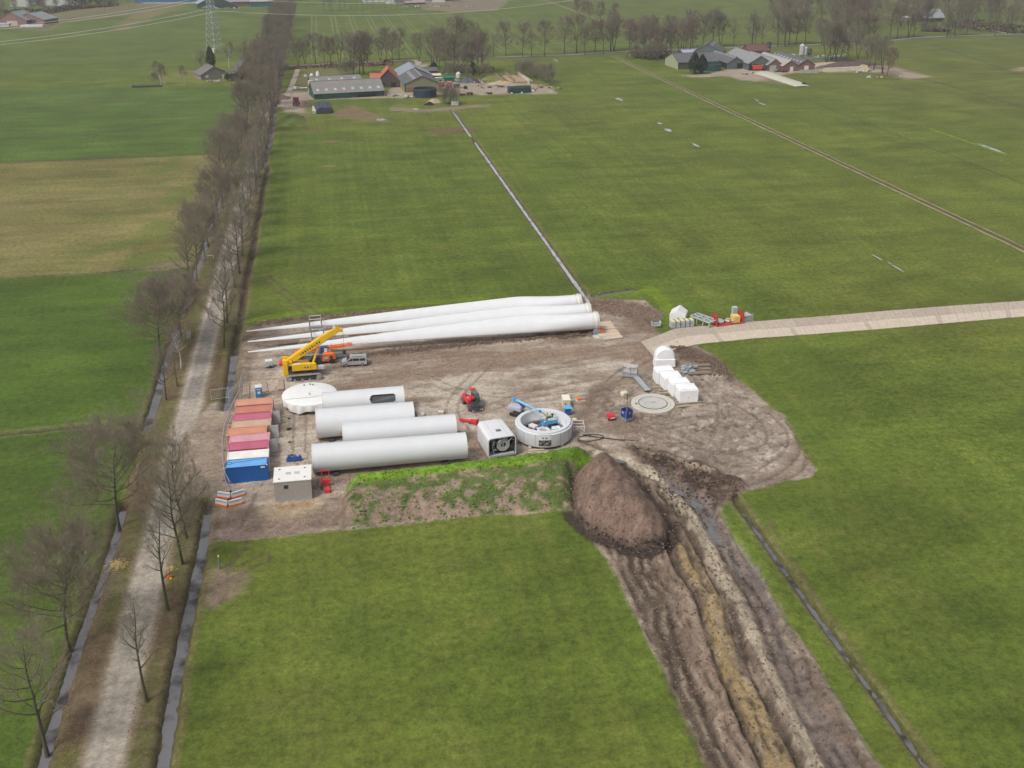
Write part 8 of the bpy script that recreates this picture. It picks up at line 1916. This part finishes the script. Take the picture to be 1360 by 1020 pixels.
def hedge(pts, w, h, m, label, seed=1):
    r2 = np.random.RandomState(seed); V = []; F = []
    for (a, b_) in zip(pts, pts[1:]):
        L = math.dist(a, b_); n = int(L * 14)
        f = r2.uniform(0, 1, n); p = np.stack([a[0] + (b_[0] - a[0]) * f, a[1] + (b_[1] - a[1]) * f], 1) + r2.normal(0, w / 3, (n, 2)); z = r2.uniform(0, 1, n) ** .7 * h * (1 + .2 * np.sin(p[:, 0] * .2))
        c = np.column_stack([p, z]); d1 = r2.normal(0, .55, (n, 3)); d2 = r2.normal(0, .55, (n, 3)); V.append(np.stack([c - d1, c + d2, c + d1, c - d2], 1).reshape(-1, 3))
    V = np.concatenate(V); o = bpy.data.objects.new('hedge', np_mesh('hedge', V, np.arange(len(V)).reshape(-1, 4), m)); COL.objects.link(o); tag(o, label, 'hedge')
hedge([(-222.2, 1039.0), (-210.6, 1054.3), (-187.9, 1059.1)], 14, 6, M('dark hedge', (.035, .04, .03), .95, .4, .2), 'dark dense hedge line at the top left', 3); hedge([(-265.1, 960.6), (-238.4, 948.7), (-223.3, 975.1), (-220.5, 1005.6)], 10, 4, M('brown hedge', (.11, .085, .065), .95, .4, .2), 'brown bare hedge behind the brick houses', 4); hedge([(-218.7, 997.3), (-183.4, 1032.0)], 5, 2.5, M('reddish hedge', (.14, .085, .06), .95, .4, .2), 'low reddish hedge along the far field edge', 5)
hedge([(425.6, 695.9), (434.6, 694.3), (439.7, 688.2)], 5, 2, M('brown hedge', (.11, .085, .065)), 'brown garden hedge before the grey roofed cottage', 6); hedge([(-38.6, 1059.9), (-17.3, 1075.3)], 8, 5, M('brown hedge', (.11, .085, .065)), 'brown hedge where the avenue ends', 7)
hedge([(-6.4, 1093.3), (34.8, 1096.1), (103.2, 1094.3)], 12, 6, M('brown hedge', (.11, .085, .065)), 'brown hedge along the top edge, right of the avenue', 8); hedge([(469.0, 720.6), (474.5, 687.1), (494.6, 673.3)], 16, 5, M('brown undergrowth', (.12, .09, .07), .95, .4, .2), 'brown undergrowth inside the upper right wood', 9); hedge([(65.4, 552.9), (74.4, 548.4), (86.2, 546.3)], 7, 3.2, M('brown hedge', (.11, .085, .065)), 'dark bramble hedge behind the machinery yard', 11); hedge([(178.2, 595.7), (190.0, 586.7), (198.8, 588.5)], 8, 3.5, M('brown undergrowth', (.12, .09, .07)), 'brown brambles under the clump left of the second farm', 12)
hedge([(-23.0, 577.5), (-11.9, 581.4), (8.4, 583.8), (37.5, 587.9)], 3, 1.2, M('reddish hedge', (.14, .085, .06)), 'low brown hedge along the road behind the first farm', 13)
barn('far green roofed shed right behind the pylon', *(-92.0, 990.5), 30, 26, 4, 11, 'Y', 10, M('dark green boards', (.07, .085, .06)), M('pale green roof', (.26, .33, .33), .7, .1, .3), doors=[(0, 18, 4.5, green, 'F')])
barn('long low far barn left of the avenue, pale roof with blue front', *(-64.2, 1010.5), 54, 20, 4, 7.5, 'X', 4, brickr, roofl); barn('far barn with a teal front beside the avenue', *(-45.0, 1002.8), 34, 16, 4.5, 7, 'X', 4, M('teal far wall', (.03, .12, .14), .7, .1, .3), M('pale pink roof', (.40, .34, .31), .7, .1, .3))
barn('pale blue roofed far hall between the hamlet and the pylon', *(-143.5, 1069.4), 60, 24, 4, 8, 'X', 4, M('blue wall', (.06, .16, .34)), M('pale blue roof', (.34, .42, .50), .6, .1, .3))
small_car((-76.3, 991.8), 0, dsteel, 'dark vehicle between the green roofed shed and the long far barn', 2.2)
rubble((-79.4, 988.3), 6, 5, 1.5, [offw], 'pale far containers right of the green roofed shed', 13)
for k, (u, w, h_, m_, r_, lb) in enumerate([((51.9, 1034.2), 20, 5, offw, roofd, 'white far house left of the pale one at the top centre'), ((60.4, 1032.7), 10, 6, M('cream far wall', (.62, .58, .46), .8, .1, .3), M('cream far wall', (.62, .58, .46)), 'tall cream far building at the top centre'), ((69.1, 1012.8), 13, 6, offw, roofl, 'white gabled far house at the top centre'), ((77.4, 1002.4), 16, 6, M('lilac grey far wall', (.30, .28, .30), .8, .1, .3), roofd, 'dark roofed far house right of the white gabled one'), ((87.8, 1000.6), 20, 3.5, brickr, M('dusty pink roof', (.30, .23, .21), .8, .1, .3), 'low pinkish far shed at the top centre'), ((101.6, 1025.3), 18, 5, M('lilac grey far wall', (.30, .28, .30)), roofb, 'blue grey far house'), ((113.0, 1023.2), 12, 5, offw, roofb, 'white far house with a blue grey roof'), ((124.0, 1030.6), 24, 5, M('blue black opening', (.05, .06, .10)), roofd, 'dark blue far shed at the right end of the top centre group')]):
    barn(lb, u[0], u[1], w, 12, h_ * .6, h_ + 1.5, 'Y' if w < 15 else 'X', 5, m_, r_, name='house', cat='house')
rubble((101.7, 972.2), 30, 14, 2.5, [offw, dsteel, M('pale rubble', (.52, .50, .45)), brickr], 'parked machines and materials before the top centre houses', 15)
t2 = barn('grey roofed cottage among trees at the upper right', *(472.2, 761.3), 19, 14, 3.2, 9, 'X', 6, M('dark brick', (.085, .06, .055)), M('pale blue slates', (.27, .30, .32), .6, .1, .4), name='cottage', cat='house')
barn('small white garden shed left of the upper right cottage', *(457.3, 776.5), 6, 4, 2, 2.8, 'X', 6, offw, offw, name='shed', cat='shed')
tag(MB().box((0, 0, 1.4), (12, .3, .25)).box((-5, 0, .7), (.25, .25, 1.4)).box((5, 0, .7), (.25, .25, 1.4)).build('pasture_shelter', M('tan shelter', (.45, .38, .24), .8, .1, 1)), 'tan pasture rail in the paddock by the roadside trees', 'shelter').location = (*(430.7, 721.9), 0)
strip('garden_path', [(482.1, 741.3), (479.5, 713.1), (477.1, 686.7), (475.3, 666.7)], 4, MATS['gravel'], z=.1)
# pasture fence along the road behind the first farm
t = thing('pasture_fence', 'long post and rail fence along the country road behind the farmhouse', 'fence', (0, 0, 0), 0); fx = curve([(-11.8, 575.5), (4.2, 580.0), (20.7, 583.1), (35.3, 586.7)], 8)
for k, q in enumerate(fx): box('fence_post', (q[0], q[1], .6), (.18, .18, 1.2), wood, t)
for z in (.6, 1.1): MB().tube([(q[0], q[1], z) for q in fx], .05, 4).build('rail', wood, t)

# ------------------------------------------------------------ the air between
hz_m = bpy.data.materials.new('thin haze'); hz_m.use_nodes = True
ht = hz_m.node_tree; ht.nodes.clear(); hv = ht.nodes.new('ShaderNodeVolumePrincipled'); ho = ht.nodes.new('ShaderNodeOutputMaterial')
hv.inputs['Density'].default_value = HAZE; hv.inputs['Color'].default_value = (.86, .90, .95, 1); hv.inputs['Anisotropy'].default_value = .3
ht.links.new(hv.outputs[0], ho.inputs['Volume'])
o = MB().box((100, 1600, 39.5), (8200, 7600, 83)).build('haze', hz_m); o['kind'] = 'stuff'
